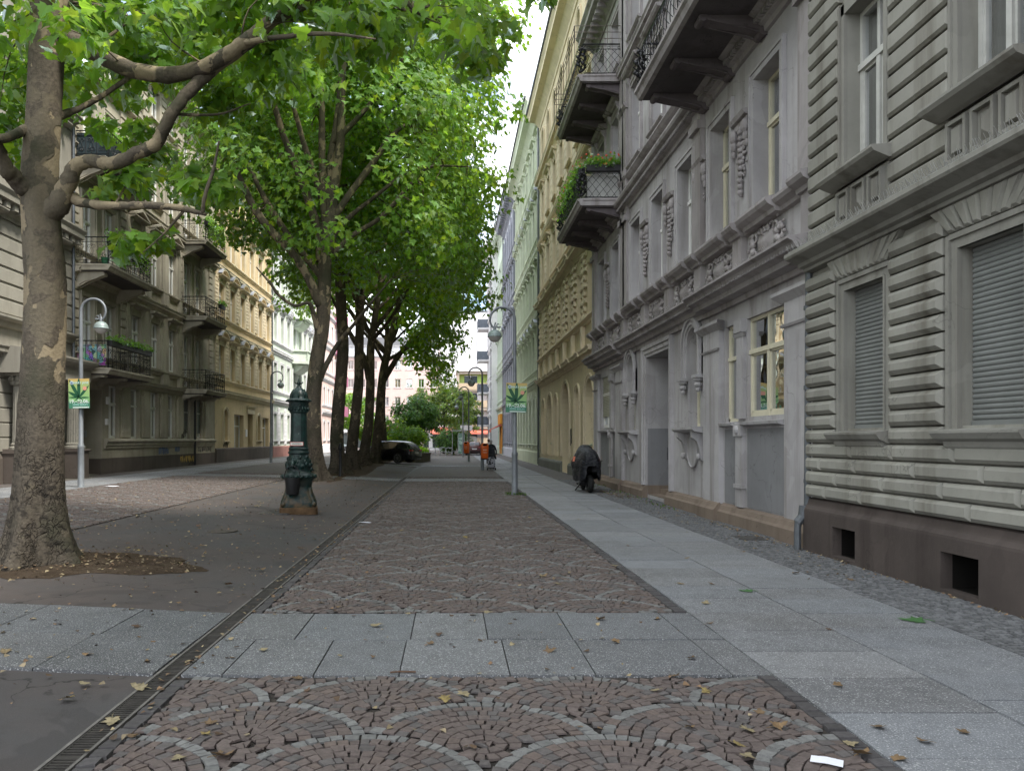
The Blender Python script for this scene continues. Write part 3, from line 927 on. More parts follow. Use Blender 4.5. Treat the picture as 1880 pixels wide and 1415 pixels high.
def railing_scroll(u0, u1, w0, w1, h, seed=1):
    mb = MB(); rr = random.Random(seed)
    segs = [((u0, w0), (u0, w1)), ((u0, w1), (u1, w1)), ((u1, w1), (u1, w0))]
    for (a, b) in segs:
        A = Vector((a[0], a[1], 0)); B = Vector((b[0], b[1], 0)); D = B-A; l = D.length; D.normalize()
        def P(x, z): q = A+D*x; return (q.x, q.y, z)
        for z, r in ((.06, .014), (h*.82, .012), (h, .024), (h*.16, .010)):
            mb.tube([P(0, z), P(l, z)], r, 5)
        n = max(1, round(l/.38)); st = l/n
        for k in range(n+1): mb.tube([P(k*st, 0), P(k*st, h)], .012 if 0 < k < n else .02, 5)
        for k in range(n):
            c = (k+.5)*st; zc = h*.49; R0 = st*.40
            for s in (-1, 1):
                for t in (-1, 1):
                    pts = []
                    for q in range(15):
                        th = q*.5; r = R0*.52*(1-q/17)
                        pts.append(P(c+s*(R0*.5-r*math.cos(th)*.98+R0*.02), zc+t*(h*.16+r*math.sin(th))))
                    mb.tube(pts, .0085, 4)
            pts = [P(c+R0*.42*math.cos(q*PI/6), zc+h*.12*math.sin(q*PI/6)) for q in range(12)]
            mb.tube(pts, .008, 4, closed=True)
            for q in range(4): mb.ball(P(c+rr.uniform(-.3, .3)*st, zc+rr.uniform(-.28, .28)*h), .022, 5, 4)
            mb.tube([P(c, h*.82), P(c, h)], .007, 4)
            pts = [P(c+st*.16*math.cos(q*PI/4), h*.91+h*.06*math.sin(q*PI/4)) for q in range(8)]
            mb.tube(pts, .006, 4, closed=True)
    return mb

def railing_lattice(u0, u1, w0, w1, h, belly=.16):
    mb = MB()
    def bel(z): return belly*math.sin(PI*min(1, max(0, z/h))**.9)*(1 if z < h*.86 else 1)*.9
    segs = [((u0, w0), (u0, w1), (-1, 0)), ((u0, w1), (u1, w1), (0, 1)), ((u1, w1), (u1, w0), (1, 0))]
    for a, b, nn in segs:
        A = Vector((a[0], a[1], 0)); B = Vector((b[0], b[1], 0)); D = B-A; l = D.length; D.normalize(); N = Vector((nn[0], nn[1], 0))
        def P(x, z): q = A+D*x+N*bel(z); return (q.x, q.y, z)
        for z, r in ((.05, .018), (h*.80, .012), (h, .026), (h*.92, .009)):
            mb.tube([P(0, z), P(l, z)], r, 5)
        top = h*.80; sp = .24
        k = -int(top/sp*1.2)-1
        while k*sp < l+.1:
            for s in (1, -1):
                pts = []
                for q in range(13):
                    z = .05+(top-.05)*q/12; x = k*sp+(z-.05)*.85 if s > 0 else k*sp+(top-.05)*.85-(z-.05)*.85
                    if 0 <= x <= l: pts.append(P(x, z))
                if len(pts) > 1: mb.tube(pts, .0085, 4)
            k += 1
        n = max(1, round(l/.3))
        for q in range(n):
            c = (q+.5)*l/n
            mb.tube([P(c+.05*math.cos(w*PI/4), h*.86+.045*math.sin(w*PI/4)) for w in range(8)], .006, 4, closed=True)
        # corner foliage
        for x in (0.0, l):
            for q in range(16):
                z = h*(.1+.8*q/16); p = P(x, z)
                mb.ball((p[0]+.05*math.sin(q*1.3), p[1]+.05*math.cos(q*1.3), z), (.055, .055, .04), 6, 4)
                mb.tube([p, (p[0]+.1*math.sin(q*2.1), p[1]+.1*math.cos(q*2.1), z+.08)], .012, 4)
    return mb
# ------------------------------------------------------------------ RIGHT SIDE  (local u = Y - Y0, w towards the street)
RZ = math.radians(90)
def bumpy(p): return p

# ===== nearest house: rusticated, sage grey
Y0 = -8.0
B = Bld('rusticated_house', (5.42, Y0, 0), RZ, 19.55, 'sage grey house with banded rusticated walls and closed grey roller shutters, nearest on the right')
L = B.L
axes = [10.05-2.36*k-Y0 for k in range(8)]; axes = [a for a in axes if a > .8]
for k, a in enumerate(axes):
    B.window(a, 1.80, .95, 1.88, 'bare', 'shutter', d=.16, sill=False, shutter=('shutter', 1.0), opd=.2)
    B.window(a, 5.26, .95, 2.2, 'std', 'shaded_paint', d=.2, sill=False, curtain=[3, 3, 1, 3][k % 4])
    for v in (9.5, 13.4): B.window(a, v, .95, 2.1, 'std', 'white_paint', d=.2, sill=True, smat='sage_trim', curtain=k % 3)
B.finish_wall(MAT['sage'], .6, 17.5)
B.shell(MAT['sage'], 17.5)
# plinth with cellar openings
hol = []
for a in axes:
    hol.append((a+.02, a+.62, .05, .45, False, .13))
mb = MB(); wall_mesh(mb, 0, L, -.2, .60, hol, .14, .34)
mb.prof(0, L, [(.0, .60), (.14, .60), (.135, .63), (.09, .68), (.08, .70), (.06, .77), (0, .79)])
mb.box(L-.002, L, 0.0, .14, -.2, .60)
pl = B.part('plinth', mb, MAT['brown_plinth'])
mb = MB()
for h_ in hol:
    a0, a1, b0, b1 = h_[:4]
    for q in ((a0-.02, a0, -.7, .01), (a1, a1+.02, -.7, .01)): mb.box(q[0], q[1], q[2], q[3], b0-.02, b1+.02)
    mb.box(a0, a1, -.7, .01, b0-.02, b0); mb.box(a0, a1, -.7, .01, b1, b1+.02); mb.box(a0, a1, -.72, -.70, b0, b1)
B.part('cellar_opening', mb, MAT['painted_dark'])  # lining painted near-black to stand for the darkness inside
# rustication, ground storey
mb = MB(); rr = random.Random(5)
v = .80; row = 0
while v < 1.60-.1:
    u = -.4 if row % 2 else 0
    while u < L:
        l = rr.choice([.95, 1.15, 1.3, 1.9]); a, b = max(u, 0), min(u+l, L)
        if b-a > .1: mb.block(a+.008, b-.008, v+.008, v+.186, 0, .125, .04)
        u += l
    v += .2; row += 1
piers = []
ax = sorted(axes)
edges = [0]+[e for a in ax for e in (a-.675, a+.675)]+[L]
for i in range(0, len(edges), 2):
    if edges[i+1]-edges[i] > .1: piers.append((edges[i], edges[i+1]))
v = 1.60
while v < 4.0:
    for a, b in piers:
        mb.block(a, b, v+.010, v+.192, 0, .13, .05)
    v += .2045
# voussoirs above windows
for a in ax:
    n = 9
    for k in range(n):
        t0 = -1+2*k/n; t1 = -1+2*(k+1)/n
        lo0, lo1 = a+.60*t0, a+.60*t1; hi0, hi1 = a+.80*t0+.10*t0, a+.80*t1+.10*t1
        top = 4.16
        g = .012; ch = .025
        P = [(lo0+g, 0, 3.86), (lo1-g, 0, 3.86), (hi1-g, 0, top), (hi0+g, 0, top),
             (lo0+g, .07, 3.86), (lo1-g, .07, 3.86), (hi1-g, .07, top), (hi0+g, .07, top),
             (lo0+g+ch, .1, 3.86+ch), (lo1-g-ch, .1, 3.86+ch), (hi1-g-ch, .1, top-ch), (hi0+g+ch, .1, top-ch)]
        F = [(11, 10, 9, 8)]
        for o_ in (0, 4):
            for i in range(4):
                j = (i+1) % 4; F.append((o_+i, o_+4+i, o_+4+j, o_+j))
        mb.add(P, F)
B.part('rustication', mb, MAT['sage'])
# casings of ground windows
mb = MB()
for a in ax:
    for s in (-1, 1):
        x0, x1 = sorted((a+s*.475, a+s*.655))
        mb.box(x0, x1, .001, .035, 1.72, 3.84)
        x0, x1 = sorted((a+s*.60, a+s*.66)); mb.box(x0, x1, .001, .065, 1.72, 3.84)
        x0, x1 = sorted((a+s*.476, a+s*.51)); mb.box(x0, x1, .001, .055, 1.72, 3.70)
    mb.box(a-.655, a+.655, .001, .033, 3.68, 3.85); mb.box(a-.60, a+.60, .001, .063, 3.79, 3.85)
    mb.box(a-.476, a+.476, .001, .054, 3.68, 3.715)
B.part('casing', mb, MAT['sage_trim'])
for a in ax:
    mb = MB()
    mb.prof(a-.66, a+.66, [(-.15, 1.70), (.08, 1.60), (.20, 1.66), (.24, 1.72), (.24, 1.745), (-.15, 1.79)])
    mb.prof(a-.58, a+.58, [(0, 1.52), (.09, 1.53), (.13, 1.58), (.15, 1.665), (0, 1.67)])
    B.part('sill', mb, MAT['sage_trim'])
# big ledge over the ground storey with bird spikes
mb = MB()
mb.prof(0, L+.02, [(0, 4.14), (.12, 4.16), (.13, 4.20), (.20, 4.22), (.22, 4.27), (.40, 4.33), (.42, 4.36), (.42, 4.41), (.06, 4.50), (0, 4.50)])
B.part('ledge', mb, MAT['sage_trim'])
mb = MB(); u = L-8.0
rs = random.Random(9)
while u < L:
    for k in range(2):
        l = .11*rs.uniform(.8, 1.1)
        x = u+rs.uniform(-.004, .004)
        w = .36-.1*k
        z = 4.425+.02*k
        mb.tube([(x, w, z), (x+rs.uniform(-.02, .02), w+(.05 if k == 0 else -.03)+rs.uniform(-.015, .015), z+l)], .0035, 3, False)
    u += .042
mb.box(L-8, L, .25, .37, 4.432, 4.445)
B.part('bird_spike_strip', mb, MAT['steel'])
# first storey: banded blocks, window pedestals with panels
mb = MB()
edges2 = [0]+[e for a in ax for e in (a-.60, a+.60)]+[L]
v = 4.52
while v < 16.9:
    for i in range(0, len(edges2), 2):
        a, b = edges2[i], edges2[i+1]
        if b-a > .1: mb.block(a, b, v+.022, v+.25, 0, .085, .032)
    v += .262
B.part('banded_wall', mb, MAT['sage'])
mb = MB()
for a in ax:
    for s in (-1, 1):
        x0, x1 = sorted((a+s*.476, a+s*.60)); mb.box(x0, x1, .001, .05, 5.2, 7.6)
        x0, x1 = sorted((a+s*.56, a+s*.60)); mb.box(x0, x1, .001, .075, 5.2, 7.6)
    mb.box(a-.60, a+.60, .001, .05, 7.46, 7.6)
    mb.box(a-.62, a+.62, .001, .07, 4.53, 5.06)
    for (p, q) in ((a-.56, a-.24), (a-.17, a+.17), (a+.24, a+.56)):
        for (e0, e1, f0, f1) in ((p, q, 4.58, 4.62), (p, q, 4.98, 5.02), (p, p+.04, 4.62, 4.98), (q-.04, q, 4.62, 4.98)): mb.box(e0, e1, .07, .13, f0, f1)
        mb.frus(p+.075, q-.075, 4.655, 4.945, .07, .125, .018 if p < a-.2 or p > a else .095)
B.part('window_pedestal', mb, MAT['sage_trim'])
for a in ax:
    mb = MB(); mb.prof(a-.72, a+.72, [(-.19, 5.22), (.10, 5.08), (.16, 5.10), (.30, 5.16), (.33, 5.20), (.33, 5.23), (-.19, 5.262)])
    B.part('sill', mb, MAT['sage_trim'])
mb = MB()
mb.prof(0, L, cornice_prof(8.7, .5, .4)); mb.prof(0, L, cornice_prof(16.7, .8, .7)); B.part('cornice', mb, MAT['sage_trim'])
# zinc downpipe where the two houses meet
pp = MB()
px_ = L+.03
pp.tube([(px_, .04, 4.2), (px_, .06, .62), (px_+.0, .13, .52), (px_, .20, .44), (px_, .21, .3), (px_, .21, -.02)], [.05]*6, 10)
for v in (1.0, 2.4, 3.6): pp.tube([(px_, .055, v), (px_, .055, v+.06)], .06, 10)
pp.tube([(px_, .115, .66), (px_, .13, .5), (px_, .21, .40)], [.066, .07, .066], 10)
o = pp.build('downpipe', MAT['pipe'], B.root)

# ===== grey house
Y0 = 11.58
G = Bld('stucco_house', (5.60, Y0, 0), RZ, 18.4, 'lilac grey stucco house with dark bracketed balconies, carved cartouches and a deep doorway')
L = G.L; CU = 9.2
def mir(u): return 2*CU-u
g = 'grey'
# ground storey openings
G.window(2.15, 2.08, 1.68, 1.85, 'wide', 'cream_paint', d=.10, sill=False, curtain=-1)
G.window(3.78, 2.0, .70, 1.93, 'narrow', 'cream_paint', d=.10, sill=False)
G.window(6.15, 1.95, .86, 2.28, 'arch', 'cream_paint', d=.24, sill=False)
G.window(mir(2.15), 2.08, 1.68, 1.85, 'wide', 'white_paint', d=.12, sill=False, shutter=('shutter_cream', .78))
G.window(mir(3.78), 2.0, .70, 1.93, 'narrow', 'white_paint', d=.12, sill=False, shutter=('shutter_cream', .78))
G.window(mir(6.15), 1.95, .86, 2.28, 'arch', 'cream_paint', d=.24, sill=False)
mobj('roller_shutter', shutter_mesh(.8, 1.95, MAT['shutter_cream']), G.root, (mir(6.15), -.19, 1.98))
G.ops.append((CU-1.15, CU+1.15, .09, 3.98, False, 1.5))
faxes = [2.0, 4.35, 6.75, 9.2, 11.65, 14.5, 16.9]
for k, a in enumerate(faxes):
    f = G.window(a, 5.80, 1.12, 2.45, 'std', 'cream_paint' if k < 2 else 'white_paint', d=.26, sill=False, surround='plain', smat=g, curtain=[1, 3, 0, 0, 1, 0, 3][k])
    G.window(a, 10.15, 1.12, 2.35, 'std', 'white_paint', d=.24, sill=True, smat='grey_trim', surround='hood', curtain=k % 4)
    G.window(a, 14.1, 1.12, 1.8, 'std', 'white_paint', d=.24, sill=True, smat='grey_trim', surround='plain', curtain=(k+1) % 4)
G.finish_wall(MAT['grey'], .0, 17.2)
G.shell(MAT['grey_dark'], 17.2)
# plinth
mb = MB()
for a, b in ((0, CU-1.16), (CU+1.16, L)):
    mb.prof(a, b, [(0, -.1), (.17, -.1), (.17, .20), (.13, .24), (.10, .32), (.0, .36)])
for a, b in ((0, 1.15), (4.15, 5.25), (mir(5.25), mir(4.15)), (mir(1.15), L)):
    mb.prof(a, b, [(.10, -.1), (.25, -.1), (.25, .22), (.2, .27), (.16, .34), (.1, .37)])
G.part('plinth', mb, MAT['stone_plinth'])
mb = MB(); mb.box(CU+1.10, CU+1.148, -1.46, .0, .12, .36); mb.box(CU-1.148, CU-1.10, -1.46, .0, .12, .36); mb.box(CU-1.15, CU+1.15, -1.5, -.02, -.1, .12); mb.box(CU-1.15, CU+1.15, -1.48, -.35, .12, .26); G.part('door_step', mb, MAT['stone_plinth'])
# doorway: dado, casing, door, intercom, lamp
mb = MB()
mb.box(CU+1.14, CU+1.152, -1.49, -.004, .10, 1.97)
mb.box(CU-1.152, CU-1.14, -1.49, -.004, .10, 1.97)
G.part('dado', mb, MAT['grey_dark'])
mb = MB()
for s in (-1, 1):
    for i, (p, q, w) in enumerate(((1.15, 1.42, .05), (1.24, 1.42, .085), (1.36, 1.46, .12))):
        x0, x1 = sorted((CU+s*p, CU+s*q)); mb.box(x0, x1, .001+.001*i, w, .36, 3.98+p-1.15)
for i, (p, q, w) in enumerate(((1.15, 1.42, .052), (1.24, 1.42, .087), (1.36, 1.46, .122))):
    mb.box(CU-q, CU+q, .001, w, 3.98+p-1.15, 3.98+q-1.15)
G.part('door_casing', mb, MAT['grey'])
dm = flat('dark door paint', (.06, .055, .055), .5, 0, .2, 4)
mb = MB(); mb.box(CU-1.15, CU+1.15, -1.54, -1.49, .1, 4.0)
for s in (-1, 1):
    for (z0, z1) in ((.4, 1.2), (1.3, 2.2), (2.35, 2.9)):
        x0, x1 = sorted((CU+s*.12, CU+s*1.0)); mb.frus(x0, x1, z0, z1, -1.49, -1.45, .03)
mb.box(CU-.03, CU+.03, -1.5, -1.43, .26, 3.0); mb.box(CU-1.15, CU+1.15, -1.5, -1.42, 3.0, 3.12)
d_ = G.part('door', mb, dm)
mb = MB(); mb.tube([(CU+.1, -1.43, 1.25), (CU+.1, -1.38, 1.25), (CU+.22, -1.38, 1.25)], .014, 6); mb.build('handle', MAT['chrome'], d_)
mb = MB(); u_ = CU+1.138
mb.box(u_-.02, u_, -.78, -.54, 1.08, 1.42)
for r_ in range(3):
    for c_ in range(2): mb.box(u_-.028, u_-.02, -.75+.09*c_, -.69+.09*c_, 1.12+.07*r_, 1.15+.07*r_)
mb.box(u_-.026, u_-.02, -.74, -.58, 1.34, 1.40)
G.part('intercom', mb, flat('grey metal panel', (.12, .12, .125), .4, .5, .2, 10))
# pilasters, colonnettes
mb = MB(); rs = random.Random(3)
def pilaster(u0, u1, v0, v1, w=.14):
    mb.box(u0, u1, .001, w, v0, v1)
    mb.prof(u0-.0, u1+.0, [(w-.02, v1-.42), (w+.03, v1-.41), (w+.05, v1-.37), (w, v1-.36)], True)
    mb.prof(u0-.02, u1+.02, [(.0, v1-.02), (w, v1), (w+.05, v1+.05), (w+.12, v1+.12), (w+.12, v1+.18), (.0, v1+.2)], True)
for u0, u1 in ((.32, 1.12), (4.22, 5.2), (mir(5.2), mir(4.22)), (mir(1.12), mir(.32))): pilaster(u0, u1, .34, 3.9, .11)
mb.box(0, .31, .001, .05, .34, 4.3)
for c in (3.21, mir(3.21)):
    mb.box(c-.17, c+.17, .001, .08, .36, 1.98)
    mb.box(c-.165, c+.165, -.1, .06, 2.05, 3.72)
    mb.box(c-.19, c+.19, -.1, .11, 3.70, 3.95); mb.prof(c-.17, c+.17, [(.0, 3.62), (.07, 3.62), (.1, 3.69), (0, 3.69)], True)
    mb.box(c-.19, c+.19, .0, .12, 1.72, 1.96); mb.box(c-.2, c+.2, .0, .11, .72, .80); mb.ball((c, .12, 1.84), (.09, .05, .09), 8, 6)
G.part('pilaster', mb, MAT[g])
mb = MB()
for a, w in ((2.15, 1.66), (3.78, .72), (mir(2.15), 1.66), (mir(3.78), .72)):
    mb.prof(a-w/2-.02, a+w/2+.02, [(-.2, 1.94), (.06, 1.90), (.14, 1.93), (.15, 1.98), (-.2, 2.03)])
G.part('sill', mb, MAT[g])
mb = MB()
for a, w in ((2.1, 1.7), (3.79, .7), (mir(2.1), 1.7), (mir(3.79), .7)):
    mb.box(a-w/2, a+w/2, .0005, .012, .38, 1.86)
G.part('apron_panel', mb, MAT['grey_dark'])
# arched niches: archivolt, corbels, shelf with shield
for a in (6.15, mir(6.15)):
    mb = MB(); r = .43; vs = 4.23-r; n = 18
    for q0, q1, w in ((r, r+.26, .06), (r+.06, r+.12, .1), (r+.17, r+.26, .13)):
        for k in range(n):
            P = []
            for y in (.002, w):
                for rr_, aa in ((q0, PI*k/n), (q1, PI*k/n), (q1, PI*(k+1)/n), (q0, PI*(k+1)/n)): P.append((a+rr_*math.cos(aa), y, vs+rr_*math.sin(aa)))
            mb.add(P, [(4, 5, 6, 7), (0, 4, 7, 3), (1, 2, 6, 5), (0, 1, 5, 4), (3, 7, 6, 2)])
        for s in (-1, 1):
            x0, x1 = sorted((a+s*q0, a+s*q1)); mb.box(x0, x1, .002, w, vs-.75, vs)
    for s in (-1, 1):
        for (z, rr_) in ((vs-.80, .10), (vs-.92, .085), (vs-1.02, .055)):
            mb.ball((a+s*(r+.13), .09, z), (rr_*1.4, rr_*1.1, .07), 10, 6)
        mb.box(*sorted((a+s*(r-.02), a+s*(r+.30))), .002, .2, vs-.77, vs-.70)
    mb.box(a-.9, a+.9, .002, .03, 4.62, 4.66)
    G.part('arch_moulding', mb, MAT[g])
    mb = MB()
    mb.prof(a-.78, a+.78, [(-.38, 1.86), (.0, 1.80), (.24, 1.83), (.30, 1.88), (.30, 1.93), (-.38, 1.96)])
    for s in (-1, 1):
        x = a+s*.55; mb.prof(x-.07, x+.07, [(0, 1.18), (.05, 1.2), (.07, 1.42), (.14, 1.62), (.24, 1.70), (.25, 1.83), (0, 1.83)])
        mb.ball((x, .09, 1.27), (.085, .06, .08), 8, 6)
    sh = [(a-.33, 1.72), (a-.33, 1.35)]+[(a-.33*math.cos(PI*k/12), 1.35-.33*math.sin(PI*k/12)) for k in range(13)]+[(a+.33, 1.72)]
    mb.prism(list(reversed(sh)), 0.0, .045)
    pts = [(x, .05, z) for x, z in sh]; mb.tube(pts, .022, 5)
    G.part('shelf', mb, MAT[g])
# main cornice with dentils
mb = MB()
CO = [(0, 4.30), (.08, 4.30), (.09, 4.40), (.16, 4.43), (.18, 4.52), (.30, 4.58), (.34, 4.66), (.42, 4.70), (.42, 4.74), (.05, 4.80), (0, 4.80)]
mb.prof(0, L, CO)
for a, b in ((0, 5.3), (mir(5.3), L)):
    mb.prof(a+.006, b-.006, [(w+.12 if w > .1 else w, v-.015) for w, v in CO])
u = .05
while u < L:
    w = .28+(.12 if u < 5.3 or u > mir(5.3) else 0)
    mb.box(u, u+.06, w-.08, w+.04, 4.555, 4.63); u += .11
G.part('cornice', mb, MAT['grey_trim'])
mb = MB()
u = .1; rs = random.Random(4)
while u < L:
    if rs.random() < .9: mb.tube([(u, .36, 4.76), (u+rs.uniform(-.02, .02), .42, 4.86)], .003, 3, False)
    u += .06
G.part('bird_spike_strip', mb, MAT['steel'])
# parapet band with pedestals, upper sill course
mb = MB()
mb.box(0, L, .001, .05, 4.80, 4.93)
peds = [.25]+[(faxes[i]+faxes[i+1])/2 for i in range(6)]+[L-.25]
for p in peds: mb.box(p-.22, p+.22, .001, .13, 4.80, 5.50)
mb.prof(0, L, [(0, 5.46), (.08, 5.48), (.10, 5.54), (.20, 5.60), (.24, 5.66), (.24, 5.71), (.0, 5.79)])
for p in peds+faxes:
    q = .26 if p in peds else .7
    mb.prof(p-q, p+q, [(0, 5.475), (.18, 5.485), (.20, 5.55), (.31, 5.61), (.35, 5.67), (.35, 5.72), (.0, 5.795)])
G.part('sill_course', mb, MAT['grey_trim'])
for i, a in enumerate(faxes):
    mobj('cartouche', ornament_mesh(1.35, .62, 20+i % 3, MAT['grey_trim'], 'cart'), G.root, (a, .01, 5.14))
for i in range(6):
    if i in (4,): continue
    c = (faxes[i]+faxes[i+1])/2
    mobj('floral_relief', ornament_mesh(.46, 1.15, 31+i % 2, MAT['grey_trim'], 'drop'), G.root, (c, .0, 6.95))
    mb = MB(); mb.box(c-.32, c+.32, .001, .06, 7.62, 7.74); mb.prof(c-.36, c+.36, [(0, 7.74), (.12, 7.76), (.16, 7.84), (0, 7.88)])
    for s in (-1, 1):
        mb.ball((c+s*.3, .08, 7.55), (.09, .08, .14), 8, 6); mb.ball((c+s*.3, .07, 7.36), (.06, .06, .1), 8, 6); mb.ball((c+s*.33, .06, 7.22), (.045, .05, .08), 6, 5)
    G.part('bracket_hood', mb, MAT['grey_trim'])
# tall pilasters and string courses of the upper storeys
mb = MB()
for u0 in (.0, 5.35, mir(5.95), 12.82, L-.62):
    mb.box(u0+.02, u0+.6, .001, .12, 5.80, 9.0); mb.box(u0-.0, u0+.62, .002, .2, 8.5, 8.68); mb.box(u0+.0, u0+.62, .002, .2, 9.9, 10.1)
    mb.box(u0+.02, u0+.6, .001, .14, 9.6, 16.4); mb.prof(u0-.02, u0+.64, [(0, 13.2), (.15, 13.2), (.25, 13.34), (.25, 13.42), (0, 13.5)])
    mb.prof(u0-.02, u0+.64, [(0, 12.0), (.15, 12.0), (.22, 12.1), (.22, 12.16), (0, 12.2)])
G.part('pilaster', mb, MAT['grey_trim'])
mb = MB()
mb.prof(0, L, [(0, 8.85), (.06, 8.86), (.08, 8.95), (.16, 8.98), (.20, 9.08), (.33, 9.14), (.36, 9.2), (.36, 9.25), (0, 9.34)])
u = .03
while u < L: mb.box(u, u+.055, .15, .25, 9.0, 9.08); u += .1
mb.prof(0, L, [(0, 9.75), (.1, 9.78), (.18, 9.86), (.18, 9.9), (0, 9.95)])
mb.prof(0, L, cornice_prof(13.1, .35, .3))
mb.prof(0, L, cornice_prof(16.5, .75, .75))
u = .1
while u < L: mb.box(u, u+.16, .1, .5, 16.72, 16.88); u += .42
G.part('string_course', mb, MAT['grey_trim'])
# balconies
def stone_balcony(b, u0, u1, v, pr, mat, nb, soff, brh=.36, lattice=True, h=1.0, bm=None):
    mb = MB()
    mb.box(u0, u1, .002, pr-.02, v-.22, v-.04)
    mb.prof(u0-.03, u1+.03, [(pr-.1, v-.24), (pr-.02, v-.22), (pr+.02, v-.12), (pr+.07, v-.08), (pr+.07, v-.01), (0.0, v+.02), (0.0, v-.05), (pr-.1, v-.06)])
    sl = b.part('balcony', mb, mat)
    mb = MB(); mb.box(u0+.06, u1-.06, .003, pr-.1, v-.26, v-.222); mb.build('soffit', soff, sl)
    for k in range(nb):
        u = u0+.28+(u1-u0-.56)*k/(nb-1)
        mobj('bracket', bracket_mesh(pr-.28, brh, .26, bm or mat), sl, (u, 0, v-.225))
    mb = (railing_lattice(u0+.06, u1-.06, .02, pr-.12, h) if lattice else railing_scroll(u0+.06, u1-.06, .02, pr-.06, h, int(u0*7+v)))
    rl = mb.build('railing', MAT['iron'], sl, (0, 0, v))
    return sl
BR = plaster('dark bracket', (.14, .12, .125), .7, .7, .5)  # brackets darker than the slab they carry
for (u0, u1) in ((.35, 5.55), (13.25, 18.05)):
    for v in (9.42, 13.42):
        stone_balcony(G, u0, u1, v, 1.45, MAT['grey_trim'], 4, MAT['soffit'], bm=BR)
# extra safety cage on the upper far balcony
mb = MB(); u0, u1, pr = 13.2, 18.1, 1.62
for z in (14.55, 14.75, 14.95):
    mb.tube([(u0, .02, z), (u0, pr, z), (u1, pr, z), (u1, .02, z)], .012, 4)
for k in range(9):
    u = u0+(u1-u0)*k/8; mb.tube([(u, pr, 13.5), (u, pr, 14.95)], .01, 4)
for k in range(4): mb.tube([(u0, pr*k/3+.02, 14.4), (u0, pr*k/3+.02, 14.95)], .01, 4)
G.part('guard_rail', mb, flat('rusty steel rod', (.12, .10, .085), .6, .5, .3, 12))
mb = MB()
mb.box(13.45, 17.85, 1.18, 1.2, 9.48, 10.22); mb.box(13.45, 13.47, .1, 1.2, 9.48, 10.22)
G.part('privacy_screen', mb, flat('pale screen cloth', (.38, .38, .36), .9, 0, .2, 3))

# ===== yellow house
Y0 = 29.98
Yb = Bld('arcaded_house', (5.72, Y0, 0), RZ, 19.4, 'warm yellow house with round arches at street level and rough quoins above, right side')
L = Yb.L
yax = [1.75+2.65*k for k in range(7)]
kinds = ['win', 'nar', 'door', 'nar', 'win', 'win', 'win']
mbA = MB()
def archi(mb, a, w, top, ws=((.0, .16, .05), (.12, .2, .09))):
    r = w/2; vs = top-r; n = 16
    for q0, q1, p in ws:
        for k in range(n):
            P = []
            for y in (.001, p):
                for rr_, aa in ((r+q0, PI*k/n), (r+q1, PI*k/n), (r+q1, PI*(k+1)/n), (r+q0, PI*(k+1)/n)): P.append((a+rr_*math.cos(aa), y, vs+rr_*math.sin(aa)))
            mb.add(P, [(4, 5, 6, 7), (0, 4, 7, 3), (1, 2, 6, 5), (0, 1, 5, 4), (3, 7, 6, 2)])
        for s in (-1, 1):
            x0, x1 = sorted((a+s*(r+q0), a+s*(r+q1))); mb.box(x0, x1, .001, p, .8, vs)
for (a, w, top, kd) in ((1.75, 1.9, 4.2, 'shut'), (4.75, 1.1, 4.0, 'blind'), (8.3, 2.5, 4.45, 'door'), (11.7, 1.1, 4.0, 'blind'), (14.3, 1.9, 4.2, 'win'), (17.3, 1.2, 4.0, 'blind')):
    if kd == 'door':
        Yb.ops.append((a-w/2, a+w/2, .0, top, True, 1.0))
        mb = MB(); mb.box(a-w/2, a+w/2, -1.05, -1.0, 0, top); mb.frus(a-1.1, a-.08, .3, 2.0, -1, -.96, .05); mb.frus(a+.08, a+1.1, .3, 2.0, -1, -.96, .05); mb.box(a-1.24, a+1.24, -1, -.93, 2.5, 2.62)
        Yb.part('door', mb, flat('brown door', (.13, .09, .06), .55, 0, .2, 4))
    elif kd == 'blind':
        Yb.ops.append((a-w/2, a+w/2, .75, top, True, .22)); mb = MB(); mb.box(a-w/2-.02, a+w/2+.02, -.25, -.215, .7, top+.02); Yb.part('niche_wall', mb, MAT['yellow'])
    else:
        Yb.ops.append((a-w/2, a+w/2, .75, top, True, .32))
        mb = MB(); mb.box(a-w/2-.02, a+w/2+.02, -.36, -.31, .7, 1.45); Yb.part('apron_panel', mb, MAT['yellow'])
        mb = MB(); mb.prof(a-w/2, a+w/2, [(-.32, 1.4), (-.12, 1.38), (-.1, 1.45), (-.32, 1.5)]); Yb.part('sill', mb, MAT['green'])
        f = Yb.window(a, 1.5, w, top-1.5, 'arch', 'white_paint', d=.36, sill=False, op=False)
        if kd == 'shut': mobj('roller_shutter', shutter_mesh(w*.92, top-1.55, MAT['shutter_cream']), f, (0, .03, 0))
    archi(mbA, a, w, top)
for k, a in enumerate(yax):
    Yb.window(a, 6.75, 1.1, 2.3, 'std', 'white_paint', d=.24, sill=False, curtain=k % 4)
    Yb.window(a, 10.9, 1.1, 2.2, 'std', 'white_paint', d=.24, sill=True, smat='yellow_trim', surround='hood', curtain=(k+1) % 4)
    Yb.window(a, 15.0, 1.1, 2.0, 'std', 'white_paint', d=.24, sill=True, smat='yellow_trim', surround='hood', curtain=k % 3)
    Yb.window(a, 18.7, 1.1, 2.1, 'arch', 'white_paint', d=.24, sill=False, surround='arch', smat='yellow_trim')
Yb.finish_wall(MAT['yellow'], 0, 22.4)
Yb.shell(MAT['yellow'], 22.4, eave=.8)
Yb.part('arch_moulding', mbA, MAT['yellow_trim'])
mb = MB()
for a, b in ((0, 7.0), (9.6, L)): mb.prof(a, b, [(0, -.1), (.14, -.1), (.14, .42), (.1, .5), (0, .55)])
Yb.part('plinth', mb, plaster('grey green plinth', (.17, .175, .15), .4, .5, .4))
mb = MB()
